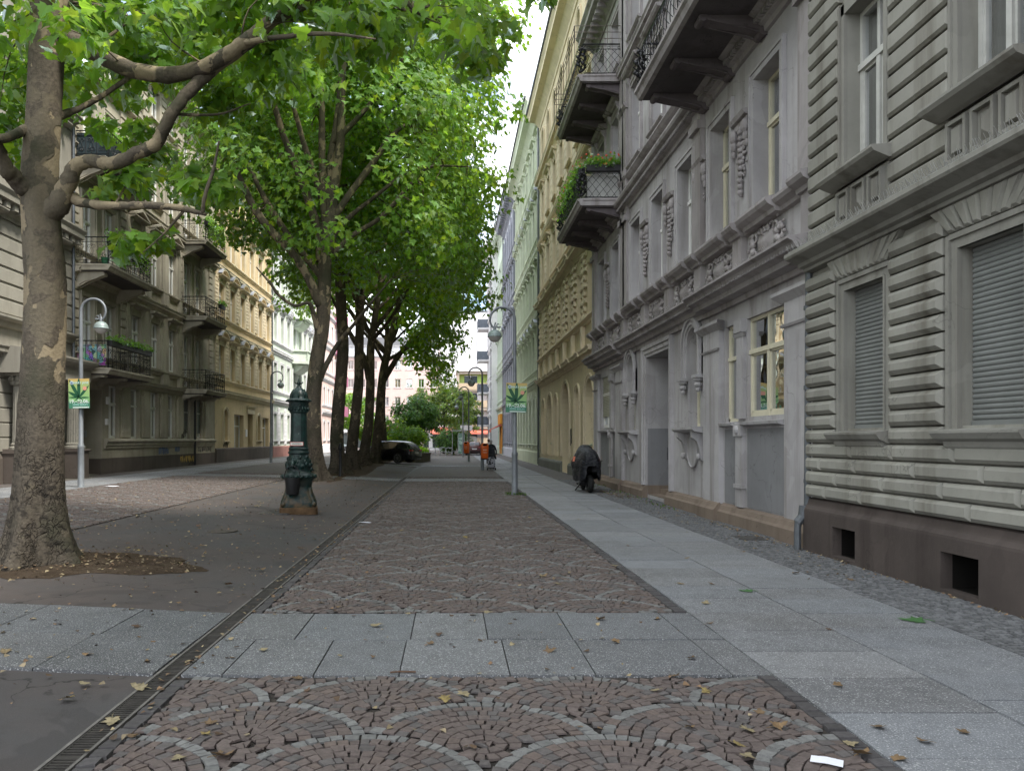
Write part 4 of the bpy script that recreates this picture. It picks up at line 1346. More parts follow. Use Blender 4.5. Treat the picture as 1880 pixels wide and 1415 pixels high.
mb.prof(0, L, cornice_prof(4.95, .45, .34)); mb.prof(0, L, cornice_prof(9.65, .55, .42)); mb.prof(0, L, ledge_prof(10.55, .25, .22))
mb.prof(0, L, cornice_prof(13.75, .35, .25)); mb.prof(0, L, cornice_prof(17.6, .5, .42)); mb.prof(0, L, cornice_prof(21.4, 1.0, .85))
mb.prof(0, L, ledge_prof(6.45, .26, .24)); mb.prof(0, L, ledge_prof(18.3, .2, .18))
bx = [0.35]+[(yax[i]+yax[i+1])/2 for i in range(6)]+[L-.35]
for c in bx:
    mb.box(c-.2, c+.2, .001, .16, 5.4, 6.46); mb.box(c-.22, c+.22, .001, .16, 9.95, 10.6)
    mb.prof(c-.28, c+.28, cornice_prof(4.94, .46, .42)); mb.prof(c-.28, c+.28, cornice_prof(9.64, .56, .5))
Yb.part('string_course', mb, MAT['yellow_trim'])
mb = MB(); rs = random.Random(8)
for i, c in enumerate(bx):
    hw = .72 if 0 < i < len(bx)-1 else .34
    v = 6.75; k = 0
    while v < 9.5:
        w_ = hw if k % 2 == 0 else hw*.72
        mb.block(c-w_, c-.12, v, v+.2, 0, .095, .04); mb.block(c+.12, c+w_, v, v+.2, 0, .095, .04)
        if k % 2 == 0: mb.block(c-.15, c+.15, v-.02, v+.22, 0, .13, .04)
        v += .33; k += 1
    mb.box(c-.12, c+.12, .001, .07, 6.7, 9.65)
    v = 10.9
    while v < 17.4:
        if not (13.6 < v < 14.1): mb.block(c-hw*.8, c+hw*.8, v, v+.36, 0, .03, .012)
        v += .4
Yb.part('rustication', mb, MAT['yellow_trim'])
mb = MB(); mb.tube([(L-.05, .12, 21), (L-.05, .12, .1)], .06, 8); Yb.part('downpipe', mb, MAT['pipe'])
# scribbled tag beside the door arch
def scribble(parent, name, mat, u0, v0, uw, vh, w, n, seed, r=.012, jag=False):
    rr = random.Random(seed); mb = MB(); x = u0
    for k in range(n):
        x0 = u0+uw*k/n; pts = []
        for q in range(9):
            t = q/8
            pts.append((x0+uw/n*(.1+.8*(t if k % 2 else .5+.45*math.sin(6.3*t+rr.uniform(-.4, .4)))), w, v0+vh*(.5+.48*math.sin(t*PI*(1.2+k % 3)+rr.uniform(0, 6.2)))))
        mb.tube([tuple(p) for p in crom(pts, 3)], r, 4)
    return mb.build(name, mat, parent)
scribble(Yb.root, 'graffiti', solid('black graffiti', (.05, .045, .04), .7), 6.55-.1, 1.4, .45, .8, .006, 5, 3, .012)
# soot-dark roof edge
mb = MB(); mb.tube([(0, .86, 22.42), (L, .86, 22.42)], .09, 8); Yb.part('gutter', mb, MAT['zinc_dark'])

# ===== generic terraced houses further along
def terrace(name, label, X, Y0, L, rz, wallm, trimm, eave, floors, nax, kinds, plinth=None, base_v=0.0, caps=(), ground='windows', frame='white_paint', gw=None, win=1.1, mod=True, sidew='', z=0.0):
    b = Bld(name, (X, Y0, z), rz, L, label)
    ax = [L*(k+.5)/nax for k in range(nax)]
    f0 = floors[0]
    b.ax = ax
    if ground == 'windows':
        for k, a in enumerate(ax):
            b.window(a, base_v+1.35, win, f0-base_v-2.35, 'std', frame, d=.2, sill=True, smat=trimm, surround='plain', curtain=k % 4)
    elif ground: ground(b, ax)
    for i, fl in enumerate(floors[:-1]):
        hh = min(2.4, floors[i+1]-fl-1.75)
        for k, a in enumerate(ax):
            kd = kinds[i]
            b.window(a, fl+.85, win, hh, 'std', frame, d=.22, sill=True, smat=trimm, surround=kd, curtain=(k*3+i) % 5-1, cap=(i in caps), pd=.34)
    b.finish_wall(MAT[wallm], 0, eave)
    b.shell(MAT[wallm], eave, eave=.7)
    mb = MB(); mb.prof(0, L, [(0, -.1), (.1, -.1), (.1, .8), (.06, .86), (0, .88)]); b.part('plinth', mb, MAT[plinth or trimm])
    mb = MB()
    for i, fl in enumerate(floors[:-1]):
        mb.prof(0, L, cornice_prof(fl-.25, .42, .3 if i == 0 else .22)); mb.prof(0, L, ledge_prof(fl+.62, .2, .16))
    mb.prof(0, L, cornice_prof(eave-1.1, 1.1, .95))
    if mod:
        u = .2
        while u < L:
            mb.prof(u, u+.22, [(0, eave-1.0), (.12, eave-.98), (.3, eave-.66), (.72, eave-.6), (.76, eave-.48), (0, eave-.45)]); u += .75
    b.part('cornice', mb, MAT[trimm])
    mb = MB(); mb.tube([(0, .98, eave+.02), (L, .98, eave+.02)], .08, 8); b.part('gutter', mb, MAT['zinc_dark'])
    mb = MB(); mb.tube([(.1, .12, eave-.5), (.1, .12, .1)], .055, 8); b.part('downpipe', mb, MAT['pipe'])
    return b
T1 = terrace('terraced_house', 'pale green house with rows of small window gables, beyond the warm yellow house', 5.72, 49.4, 18.6, RZ,
             'green', 'green_trim', 23.6, [5.4, 9.7, 14.0, 18.4, 22.4], 8, ['tri', 'hood', 'seg', 'hood'], 'green', caps=(0, 2), mod=False)
mb = MB()
for k in range(len(T1.ax)+1):
    c = T1.L*k/len(T1.ax); c = min(max(c, .25), T1.L-.25)
    v = 1.0
    while v < 4.9: mb.block(c-.42, c+.42, v, v+.36, 0, .05, .02); v += .39
T1.part('rustication', mb, MAT['green_trim'])
T2 = terrace('terraced_house', 'blue grey house with a bracketed eave and dark ornamented lower floors, right side', 5.72, 68.0, 15.0, RZ,
             'blue', 'blue_dark', 24.2, [5.2, 9.6, 14.0, 18.4, 22.8], 6, ['hood', 'tri', 'hood', 'plain'], 'blue', caps=())
mb = MB()
for k in range(7):
    c = min(max(T2.L*k/6, .3), T2.L-.3)
    mb.box(c-.3, c+.3, .001, .1, 5.4, 22.6)
    v = 1.0
    while v < 4.8: mb.block(c-.5, c+.5, v, v+.4, 0, .06, .02); v += .44
T2.part('pilaster', mb, MAT['blue_dark'])
def shop_ground(b, ax):
    for k, a in enumerate(ax): b.window(a, .5, 1.5, 3.2, 'shop', 'white_paint', d=.25, sill=False, curtain=-1)
T3 = terrace('terraced_house', 'white and pale green house with a bracketed eave, beyond the blue grey house', 5.72, 83.0, 11.0, RZ,
             'mint', 'mintwhite', 25.0, [5.2, 9.6, 14.0, 18.4, 22.8], 5, ['hood', 'seg', 'hood', 'plain'], 'mintwhite', ground=shop_ground)
T4 = terrace('corner_house', 'plain white corner house with dark boxy balconies at the end of the right row', 5.0, 94.0, 11.0, RZ,
             'white_wall', 'white_wall', 26.0, [4.6, 8.7, 12.8, 16.9, 21.0, 25.0], 4, ['plain', 'plain', 'plain', 'plain', 'plain'], 'white_wall', ground=shop_ground, mod=False)
for v in (3.6, 7.9, 12.2, 16.4):
    mb = MB(); mb.box(7.4, 10.6, .002, 1.45, v-.22, v); sl = T4.part('balcony', mb, MAT['white_wall'])
    mb = MB()
    mb.box(7.4, 10.6, 1.40, 1.44, v+.05, v+1.1); mb.box(7.4, 7.44, .02, 1.40, v+.05, v+1.1); mb.box(10.56, 10.6, .02, 1.40, v+.05, v+1.1)
    for k in range(12): mb.box(7.4+3.2*k/11-.02, 7.4+3.2*k/11+.02, 1.44, 1.46, v+.0, v+1.15)
    mb.box(7.38, 10.62, 1.38, 1.47, v+1.1, v+1.15)
    mb.build('railing', flat('slate balcony panel', (.13, .15, .18), .5, .1, .2, 4), sl)
# orange shop front at the corner
mb = MB()
mb.box(2.0, 6.0, .002, .12, .1, 3.4); mb.box(1.9, 6.1, .0, .3, 3.4, 4.5)
for k in range(4): mb.box(2.2+k*.95, 2.8+k*.95, .12, .16, .6, 3.1)
T3.part('shop_front', mb, flat('orange shop front', (.62, .27, .03), .6, 0, .15, 3))
mb = MB(); mb.prof(2.0, 6.0, [(.12, 3.2), (1.3, 2.75), (1.32, 2.8), (.14, 3.4)]); mb.prof(2.0, 6.0, [(1.28, 2.5), (1.32, 2.5), (1.32, 2.8), (1.28, 2.8)])
T3.part('awning', mb, flat('red awning', (.50, .13, .09), .8, 0, .1, 4))
# ------------------------------------------------------------------ LEFT SIDE  (local u = Yfar - Y, w towards the street)
LZ = -math.radians(90); XL = -14.2; ZL = .26
# ===== corner-most grey white house with the columned portal (mostly behind the near tree)
A = Bld('portal_house', (XL, 28.8, ZL), LZ, 22.0, 'grey white house with a fluted column portal and heavy cornices, behind the near plane tree')
L = A.L
aax = [5.6+2.5*k for k in range(7)]
for k, a in enumerate(aax):
    A.window(a, 1.5, 1.15, 2.2, 'std', 'white_paint', d=.22, sill=True, smat='stone_white', surround='plain', curtain=k % 4)
for fl in (5.0, 9.3, 13.6):
    for k, a in enumerate([1.6]+aax):
        A.window(a, fl+.75, 1.15, 2.35, 'std', 'white_paint', d=.22, sill=True, smat='stone_white', surround='hood', curtain=(k+1) % 4, pd=.42)
A.ops.append((1.35, 3.35, 0, 3.1, False, 1.2))
A.finish_wall(MAT['stone_white'], 0, 18.0)
A.shell(MAT['stone_white'], 18.0)
mb = MB()
for c in (.55, 4.05):
    for s in (-1, 1): pass
    mb.box(c-.42, c+.42, .001, .72, 0, .95); mb.prof(c-.46, c+.46, [(0, .95), (.76, .95), (.8, 1.0), (.74, 1.06), (0, 1.1)])
A.part('column_pedestal', mb, MAT['tan_plinth'])
mb = MB()
for c in (.55, 4.05):
    n = 20; rings = []
    for z, r in ((1.08, .36), (1.14, .36), (1.18, .3), (1.24, .31), (1.3, .27), (3.1, .235), (3.12, .26), (3.16, .25)):
        rings.append([(c+(r*(1-.10*(k % 2) if 1.3 <= z <= 3.1 else r))*math.cos(2*PI*k/40)*(1 if not (1.3 <= z <= 3.1) else 1), .40+(r*(1-.10*(k % 2)) if 1.3 <= z <= 3.1 else r)*math.sin(2*PI*k/40), z) for k in range(40)])
    for R in rings:
        for i, p in enumerate(R): pass
    rings2 = []
    for z, r in ((1.08, .36), (1.14, .36), (1.18, .3), (1.24, .31), (1.3, .27), (3.1, .235), (3.12, .26), (3.16, .25)):
        fl = 1.3 <= z <= 3.1
        rings2.append([(c+r*(.9 if fl and k % 2 else 1)*math.cos(2*PI*k/40), .40+r*(.9 if fl and k % 2 else 1)*math.sin(2*PI*k/40), z) for k in range(40)])
    mb.loft(rings2)
    for k in range(10):
        aa = 2*PI*k/10
        for z, q in ((3.22, .27), (3.34, .32)): mb.ball((c+q*math.cos(aa+z), .40+q*math.sin(aa+z), z), (.07, .07, .10), 6, 5)
    mb.lathe([(.25, 3.16), (.27, 3.4)], 16, (c, .40, 0))
    mb.box(c-.36, c+.36, .04, .76, 3.42, 3.50)
A.part('column', mb, MAT['stone_white'])
mb = MB()
mb.box(.0, 4.7, .001, .74, 3.50, 3.95); mb.prof(-.0, 4.7, [(0, 3.95), (.78, 3.95), (.82, 4.02), (1.0, 4.1), (1.05, 4.2), (1.05, 4.26), (0, 4.4)])
mb.prof(4.7, L, cornice_prof(3.85, .5, .4))
mb.prof(0, L, ledge_prof(4.95, .4, .34)); mb.prof(0, L, cornice_prof(8.4, .8, .6)); mb.prof(0, L, cornice_prof(12.9, .5, .45)); mb.prof(0, L, cornice_prof(17.2, .9, .8))
u = .1
while u < L: mb.box(u, u+.2, .1, .42, 8.62, 8.84); u += .46
A.part('cornice', mb, MAT['stone_white'])
mb = MB()
eds = [0]+[e for a in ([1.6]+aax) for e in (a-.85, a+.85)]+[L]
v = 5.4
while v < 8.2:
    for i in range(0, len(eds), 2):
        if eds[i+1]-eds[i] > .1: mb.block(eds[i], eds[i+1], v, v+.42, 0, .04, .015)
    v += .5
v = 1.0
while v < 3.8:
    for i in range(2, len(eds), 2):
        if eds[i+1]-eds[i] > .1: mb.block(eds[i], eds[i+1], v, v+.44, 0, .05, .02)
    v += .47
A.part('rustication', mb, MAT['stone_white'])
mb = MB(); mb.prof(4.6, L, [(0, -.1), (.12, -.1), (.12, .8), (.08, .9), (0, .92)]); A.part('plinth', mb, MAT['tan_plinth'])
mb = MB(); mb.box(1.35, 3.35, -1.25, -1.2, 0, 3.1); A.part('door', mb, dm)
mb = MB(); mb.tube([(.02, .1, 17), (.02, .1, 0)], .055, 8); A.part('downpipe', mb, MAT['pipe'])

# ===== weathered tan house with iron balconies
Bt = Bld('balcony_house', (XL, 46.3, ZL), LZ, 17.48, 'weathered tan house with two stacks of black iron balconies and a dark doorway, left side')
L = Bt.L
gax = [13.85, 11.65, 9.4, 7.15]
for k, a in enumerate(gax):
    Bt.window(a, 1.45, 1.0, 2.2, 'narrow' if k % 2 else 'std', 'white_paint', d=.2, sill=False, curtain=k)
for a in (4.85, 2.75):
    Bt.window(a, 1.45, 1.0, 2.15, 'std', 'white_paint', d=.2, sill=False, shutter=('shutter', .86))
Bt.ops.append((15.0, 17.3, 0, 3.4, False, 2.0))
uax = [16.2, 14.3, 11.65, 9.4, 7.15, 5.0, 3.1]
for fi, fl in enumerate((4.05, 7.95, 11.9, 15.9)):
    for k, a in enumerate(uax):
        bay = k in (0, 1, 5, 6)
        su = 'plain' if bay else ('hood' if fi == 0 else ('tri' if fi == 1 else ('seg' if fi == 2 else 'plain')))
        Bt.window(a, fl+(.15 if bay else .75), .95 if bay else 1.05, (2.75 if bay else 2.15) if fi < 3 else 1.7, 'std', 'white_paint', d=.15, sill=not bay, smat='tan_trim', surround=su, curtain=(k+fi) % 4, pd=.36)
Bt.finish_wall(MAT['tan'], 0, 19.0)
Bt.shell(MAT['tan'], 19.0, eave=.8)
mb = MB(); mb.prof(0, 15.0, [(0, -.1), (.05, -.1), (.05, .62), (0, .63)]); mb.box(15.0, 15.2, -1.9, .05, -.1, .62)
Bt.part('plinth', mb, MAT['tan_plinth'])
mb = MB(); mb.prof(.3, 14.8, [(0, 1.02), (.06, 1.03), (.07, 1.12), (.12, 1.16), (.12, 1.24), (.2, 1.32), (.2, 1.38), (0, 1.44)])
Bt.part('sill_course', mb, MAT['tan_trim'])
mb = MB()
for c in (12.75, 10.53, 8.28, 6.0, 1.6):
    mb.prism([(c+.42, 1.5), (c+.42, 3.4), (c+.2, 3.62), (c-.42, 3.62), (c-.42, 1.5)], .0005, .05)
    mb.prism([(c+.34, 1.7), (c+.34, 3.34), (c+.14, 3.52), (c-.34, 3.52), (c-.34, 1.7)], .05, .075)
Bt.part('apron_panel', mb, MAT['tan_trim'])
mb = MB(); mb.box(15.0, 17.3, -2.05, -2.0, 0, 3.4)
for k in range(5): mb.box(16.2, 17.28, -2.0, -1.4-.1*k, .14*k, .14*(k+1))
Bt.part('door', mb, solid('dark doorway wood', (.03, .022, .018), .7))
mb = MB(); mb.box(15.0, 15.02, -1.2, -.6, 1.5, 1.78)
Bt.part('name_plate', mb, flat('pale metal plate', (.4, .41, .42), .4, .3, .1, 5))
mb = MB(); mb.box(14.55, 14.7, .0, .08, 2.0, 2.25); mb.box(14.45, 14.62, .0, .1, 2.85, 3.15); Bt.part('wall_lamp', mb, MAT['white_wall'])
mb = MB()
mb.prof(0, L, cornice_prof(3.72, .34, .3)); mb.prof(0, L, ledge_prof(4.5, .25, .2)); mb.prof(0, L, cornice_prof(7.5, .4, .32)); mb.prof(0, L, ledge_prof(8.45, .2, .18))
mb.prof(0, L, cornice_prof(11.5, .4, .32)); mb.prof(0, L, ledge_prof(12.4, .2, .18)); mb.prof(0, L, cornice_prof(15.5, .35, .3)); mb.prof(0, L, cornice_prof(18.1, .9, .8))
for a in (11.65, 9.4, 7.15):
    for fl in (4.05, 7.95, 11.9):
        for s in (-1, 1): mb.box(a+s*.95-.16, a+s*.95+.16, .001, .1, fl+.1, fl+3.3); mb.box(a+s*.95-.2, a+s*.95+.2, .001, .16, fl+.05, fl+.66)
Bt.part('cornice', mb, MAT['tan_trim'])
mb = MB(); rs = random.Random(12)
for c in (12.95, 10.53, 8.28, 6.05, .9):
    v = 4.8
    while v < 18:
        ok = min(abs(v-x) for x in (7.7, 11.7, 15.7)) > .35
        if ok: mb.block(c-.3, c+.3, v, v+.3, 0, .07, .025)
        v += .36
v = 4.2
while v < 18: mb.block(17.0, L, v, v+.31, 0, .07, .025); v += .36
Bt.part('rustication', mb, MAT['tan_trim'])
mb = MB(); mb.tube([(4.0, .14, 3.7), (4.0, .14, .0)], .06, 8); Bt.part('downpipe', mb, MAT['iron'])
for (u0, u1, vs) in ((13.2, 17.35, (4.1, 8.0, 12.0)), (2.35, 5.85, (4.05, 7.9, 11.9))):
    for i, v in enumerate(vs):
        stone_balcony(Bt, u0, u1, v, 1.35, MAT['tan_trim'], 2 if i else 3, MAT['soffit'], .62 if i else .3, False, 1.02, MAT['tan_trim'])
# colourful painted panel hung inside the lowest balcony, dark windbreak on the top one
mb = MB(); mb.box(17.26, 17.275, .12, 1.2, 4.2, 4.98)
t = NT('mosaic painting'); p = t.pos()
v = t.n('TexVoronoi', {'Vector': t.map(p, (3, 3.5, 2.2)), 'Scale': 2.4, 'Randomness': 1.0})
hs = t.n('HueSaturation', {'Saturation': .85, 'Value': .5, 'Color': v.outputs['Color']}).outputs[0]
pm = t.done(t.bsdf(col=hs, rough=.6))
Bt.part('painted_panel', mb, pm)
mb = MB(); mb.box(17.26, 17.275, .1, 1.2, 12.1, 12.95); mb.box(13.3, 17.26, 1.18, 1.2, 12.1, 12.9); Bt.part('privacy_screen', mb, solid('dark teal screen', (.02, .035, .04), .7))
gb = solid('blue grey graffiti', (.10, .13, .19), .7); go = solid('ochre graffiti', (.38, .26, .08), .7); gk = solid('faded black graffiti', (.07, .065, .06), .7)
scribble(Bt.root, 'graffiti', gb, 7.6, .68, 1.3, .34, .004, 7, 5, .018); scribble(Bt.root, 'graffiti', gb, 6.0, .75, .7, .5, .004, 4, 6, .014)
scribble(Bt.root, 'graffiti', go, 3.9, .2, 2.2, .35, .055, 8, 8, .013); scribble(Bt.root, 'graffiti', gk, .7, .7, 2.4, .3, .004, 8, 9, .013)
scribble(Bt.root, 'graffiti', gk, 5.2, 1.46, .7, .5, .055, 3, 10, .013)

# ===== cream yellow house with segmental gables
def cream_ground(b, ax):
    for (a, w, top) in ((12.3, 1.0, 3.3), (4.0, 1.0, 3.2)):
        b.window(a, 1.35, w, top-1.35, 'arch', 'cream_paint', d=.2, sill=True, smat='yellow_trim', surround='arch')
    for (a, w) in ((9.2, 2.3), (1.8, 2.0)):
        f = b.window(a, .15, w, 2.9, 'shop', 'white_paint', d=.3, sill=False, curtain=-1)
    b.ops.append((5.6, 7.0, 0, 3.2, False, .7))
    mb = MB(); mb.box(5.6, 7.0, -.75, -.7, 0, 3.2); mb.frus(5.8, 6.25, .3, 2.2, -.7, -.66, .04); mb.frus(6.35, 6.8, .3, 2.2, -.7, -.66, .04); b.part('door', mb, flat('olive brown door', (.16, .12, .07), .6, 0, .2, 4))
    mb = MB(); mb.box(5.4, 7.2, .001, .1, 3.2, 3.5); mb.prof(5.3, 7.3, cornice_prof(3.5, .25, .2)); b.part('door_hood', mb, MAT['yellow_trim'])
    mb = MB(); mb.box(7.3, 7.65, .0, .06, 1.6, 2.1); b.part('name_plate', mb, MAT['white_wall'])
Cc = terrace('gabled_window_house', 'cream yellow house with rows of curved window gables under grey metal, left side', XL, 60.8, 14.45, LZ,
             'cream', 'yellow_trim', 19.5, [4.3, 8.1, 11.9, 15.7, 18.6], 6, ['seg', 'seg', 'hood', 'plain'], 'tan_plinth', caps=(0, 1), ground=cream_ground, z=ZL, mod=True)
mb = MB()
for k in range(7):
    c = min(max(Cc.L*k/6, .3), Cc.L-.3)
    for fl in (4.3, 8.1):
        v = fl+1.0
        while v < fl+3.3: mb.block(c-.36, c+.36, v, v+.2, 0, .06, .02); v += .235
Cc.part('rustication', mb, MAT['yellow_trim'])
for k in range(7):
    c = min(max(Cc.L*k/6, .35), Cc.L-.35)
    for fl in (4.3, 8.1): mobj('floral_relief', ornament_mesh(.4, .6, 40, MAT['yellow_trim'], 'drop'), Cc.root, (c, .0, fl+3.35))
scribble(Cc.root, 'graffiti', gk, 11.8, .9, 1.0, .4, .004, 4, 19, .013)

# ===== white mint house with the loggia bay
D = terrace('bay_house', 'pale mint white house with a projecting balcony bay and red stone plinth, left side', XL, 81.0, 20.15, LZ,
            'mintwhite', 'white_wall', 20.5, [4.5, 8.5, 12.5, 16.5, 19.6], 8, ['plain', 'seg', 'plain', 'plain'], 'redplinth', caps=(1,), z=ZL)
mb = MB()
for k in range(9):
    c = min(max(D.L*k/8, .3), D.L-.3); v = 1.0
    while v < 4.0: mb.block(c-.36, c+.36, v, v+.3, 0, .06, .02); v += .34
D.part('rustication', mb, MAT['white_wall'])
for v in (8.4, 12.4, 16.4):
    mb = MB()
    poly = [(8.0, 0), (8.7, 1.3), (11.6, 1.3), (12.3, 0)]
    for (z0, z1, q) in ((v-.35, v-.2, .8), (v-.2, v, 1.05), (v, v+.9, .97), (v+.9, v+1.02, 1.05)):
        n = 4; P = [(10.15+(u-10.15)*q, w*q, z0) for u, w in poly]+[(10.15+(u-10.15)*q, w*q, z1) for u, w in poly]
        mb.add(P, [(0, 4, 5, 1), (1, 5, 6, 2), (2, 6, 7, 3), (4, 7, 6, 5), (0, 1, 2, 3)])
    for k in range(9): mb.box(8.7+2.9*k/8-.05, 8.7+2.9*k/8+.05, 1.25, 1.3, v+.15, v+.85)
    mb.prof(8.6, 11.7, [(0, v-1.0), (.4, v-.85), (.9, v-.4), (.9, v-.34), (0, v-.34)])
    D.part('balcony', mb, MAT['mintwhite'])
# ===== last house on the left
E = terrace('terraced_house', 'pink house with magenta balconies at the far end of the left row', XL+.6, 95.0, 13.9, LZ,
            'pink', 'white_wall', 20.0, [4.3, 7.9, 11.5, 15.1, 18.7], 5, ['plain', 'plain', 'plain', 'plain'], 'white_wall', z=ZL, mod=False)
for v in (4.3, 7.9, 11.5, 15.1):
    for u in (2.0,):
        mb = MB(); mb.box(u, u+3, .002, 1.2, v-.18, v); mb.box(u, u+3, 1.15, 1.2, v+.0, v+1.0); mb.box(u, u+.05, 0.01, 1.15, v, v+1.0); mb.box(u+2.95, u+3, .01, 1.15, v, v+1.0)
        E.part('balcony', mb, MAT['magenta'])

# ------------------------------------------------------------------ END OF THE STREET (facing us, local u to the left)
EZ = math.radians(180)
def modern(name, label, X1, Y, W, eave, wallm, floors, xs, kinds, win=(1.0, 1.5), frame='white_paint', z=0.0, cat='apartment building', roof=True):
    b = Bld(name, (X1, Y, z), EZ, W, label, cat)
    for i, fl in enumerate(floors):
        for k, u in enumerate(xs):
            if (i, k) in kinds: continue
            b.window(u, fl+.9, win[0], win[1], 'modern', frame, d=.12, sill=True, smat='white_wall', curtain=(k+i) % 4, sdrop=False, sillpr=.08)
    b.finish_wall(MAT[wallm], 0, eave); b.shell(MAT[wallm], eave, depth=10, eave=.3, roof=roof)
    return b
# pink block
def uX(x, X1): return X1-x
P1 = modern('pink_block', 'pale pink block with paired small windows and a dark red shop sign, closing the street', -2.0, 128.0, 22.0, 17.2, 'pink',
            [3.4, 6.4, 9.4, 12.4], [1.0+1.95*k for k in range(11)], (), (.95, 1.45))
mb = MB(); mb.box(0, 22, .001, .06, 15.4, 17.2); mb.prof(0, 22, ledge_prof(15.3, .3, .3)); mb.prof(0, 22, ledge_prof(17.0, .3, .35))
P1.part('attic_wall', mb, MAT['white_wall'])
mb = MB()
for k in range(9): mb.box(.8+2.4*k, 2.6+2.4*k, -.02, .03, .3, 2.7)
P1.part('shop_window', mb, solid('shop glass dark', (.05, .06, .06), .1))
mb = MB(); mb.box(6.4, 9.4, .02, .2, 2.85, 3.85); sg = P1.part('shop_sign', mb, flat('maroon sign', (.16, .02, .03), .5, 0, .1, 5))
mb = MB(); mb.box(10.5, 22, .02, .25, 2.9, 3.5); P1.part('shop_fascia', mb, MAT['white_wall'])
mb = MB(); mb.box(.0, 22, .0, .04, 2.72, 2.8); P1.part('string_course', mb, MAT['white_wall'])
# white tower block behind
P2 = modern('tower_block', 'tall plain white block with a bare gable, rising behind the brick balcony block', 10.0, 146.0, 16.0, 26.0, 'white_wall',
            [19.5, 22.5], [13.2, 14.8], (), (1.0, 1.4), roof=False)
mb = MB(); mb.box(5.0, 5.12, .0, .05, 14, 22); mb.box(0, 16, -.3, .1, 25.8, 26.1); P2.part('gable_strip', mb, MAT['pipe'])
# brick balcony block
P3 = Bld('brick_block', (11.0, 120.0, 0), EZ, 10.0, 'ochre brick block with recessed lime green balconies under a flat planted roof, far end')
for i, fl in enumerate((1.0, 3.9, 6.8, 9.5)):
    P3.ops.append((5.2, 9.7, fl, fl+2.35, False, .8))
    f = P3.window(3.4, fl+.7, 1.2, 1.4, 'modern', 'white_paint', d=.12, sill=False)
P3.finish_wall(MAT['brick'], 0, 12.3)
P3.shell(MAT['brick'], 12.3, depth=9, roof=False)
for i, fl in enumerate((1.0, 3.9, 6.8, 9.5)):
    mb = MB(); mb.box(5.2, 9.7, -.84, -.8, fl, fl+2.4); P3.part('loggia_wall', mb, MAT['lime'] if i == 3 else MAT['white_wall'])
    mb = MB(); mb.box(6.9, 8.9, -.8, -.74, fl+.1, fl+2.1); P3.part('balcony_door', mb, solid('loggia glass', (.05, .07, .08), .1))
    mb = MB(); mb.box(6.85, 8.95, -.8, -.72, fl+2.1, fl+2.18); mb.box(7.85, 7.95, -.8, -.72, fl, fl+2.1); P3.part('door_frame', mb, MAT['white_wall'])
    mb = MB(); mb.box(5.2, 9.8, -.02, .1, fl-.1, fl+.95); P3.part('parapet', mb, flat('sand parapet', (.50, .39, .27), .85, 0, .1, 3) if i == 0 else bpy.data.materials['sand parapet'])
mb = MB(); mb.box(-.2, 10.2, -9, .25, 12.3, 12.75); P3.part('flat_roof', mb, MAT['white_wall'])
# house across the junction with the red awning
P4 = modern('corner_shop', 'low pale shop building with a wide red awning behind the far trees', 6.0, 121.5, 9.5, 4.4, 'white_wall', [], [], (), roof=False)
mb = MB(); mb.prof(.3, 9.2, [(0.05, 3.6), (2.6, 2.7), (2.62, 2.5), (2.55, 2.65), (.05, 3.4)]); P4.part('awning', mb, MAT_aw if 'MAT_aw' in globals() else bpy.data.materials['red awning'])
mb = MB(); mb.box(.6, 8.9, .0, .06, .4, 2.5); P4.part('shop_window', mb, bpy.data.materials['shop glass dark'])

# text helper (sign lettering)
def text_mesh(txt, size, mat, name='lettering', ext=.004, align='CENTER', bold=0.0):
    c = bpy.data.curves.new('t', 'FONT'); c.body = txt; c.size = size; c.extrude = ext; c.align_x = align; c.align_y = 'CENTER'; c.offset = bold
    o = bpy.data.objects.new('t', c); COL.objects.link(o)
    dg = bpy.context.evaluated_depsgraph_get()
    me = bpy.data.meshes.new_from_object(o.evaluated_get(dg))
    bpy.data.objects.remove(o); bpy.data.curves.remove(c)
    me.materials.clear(); me.materials.append(mat); me.name = name
    return me
# facade local frames are mirrored to the reader: turn the lettering by 180 degrees about z
mobj('lettering', text_mesh('SAO', .62, solid('sign orange', (.85, .30, .04), .5), ext=.02, bold=.015), sg, (8.3, .215, 3.35), (math.radians(90), 0, PI))
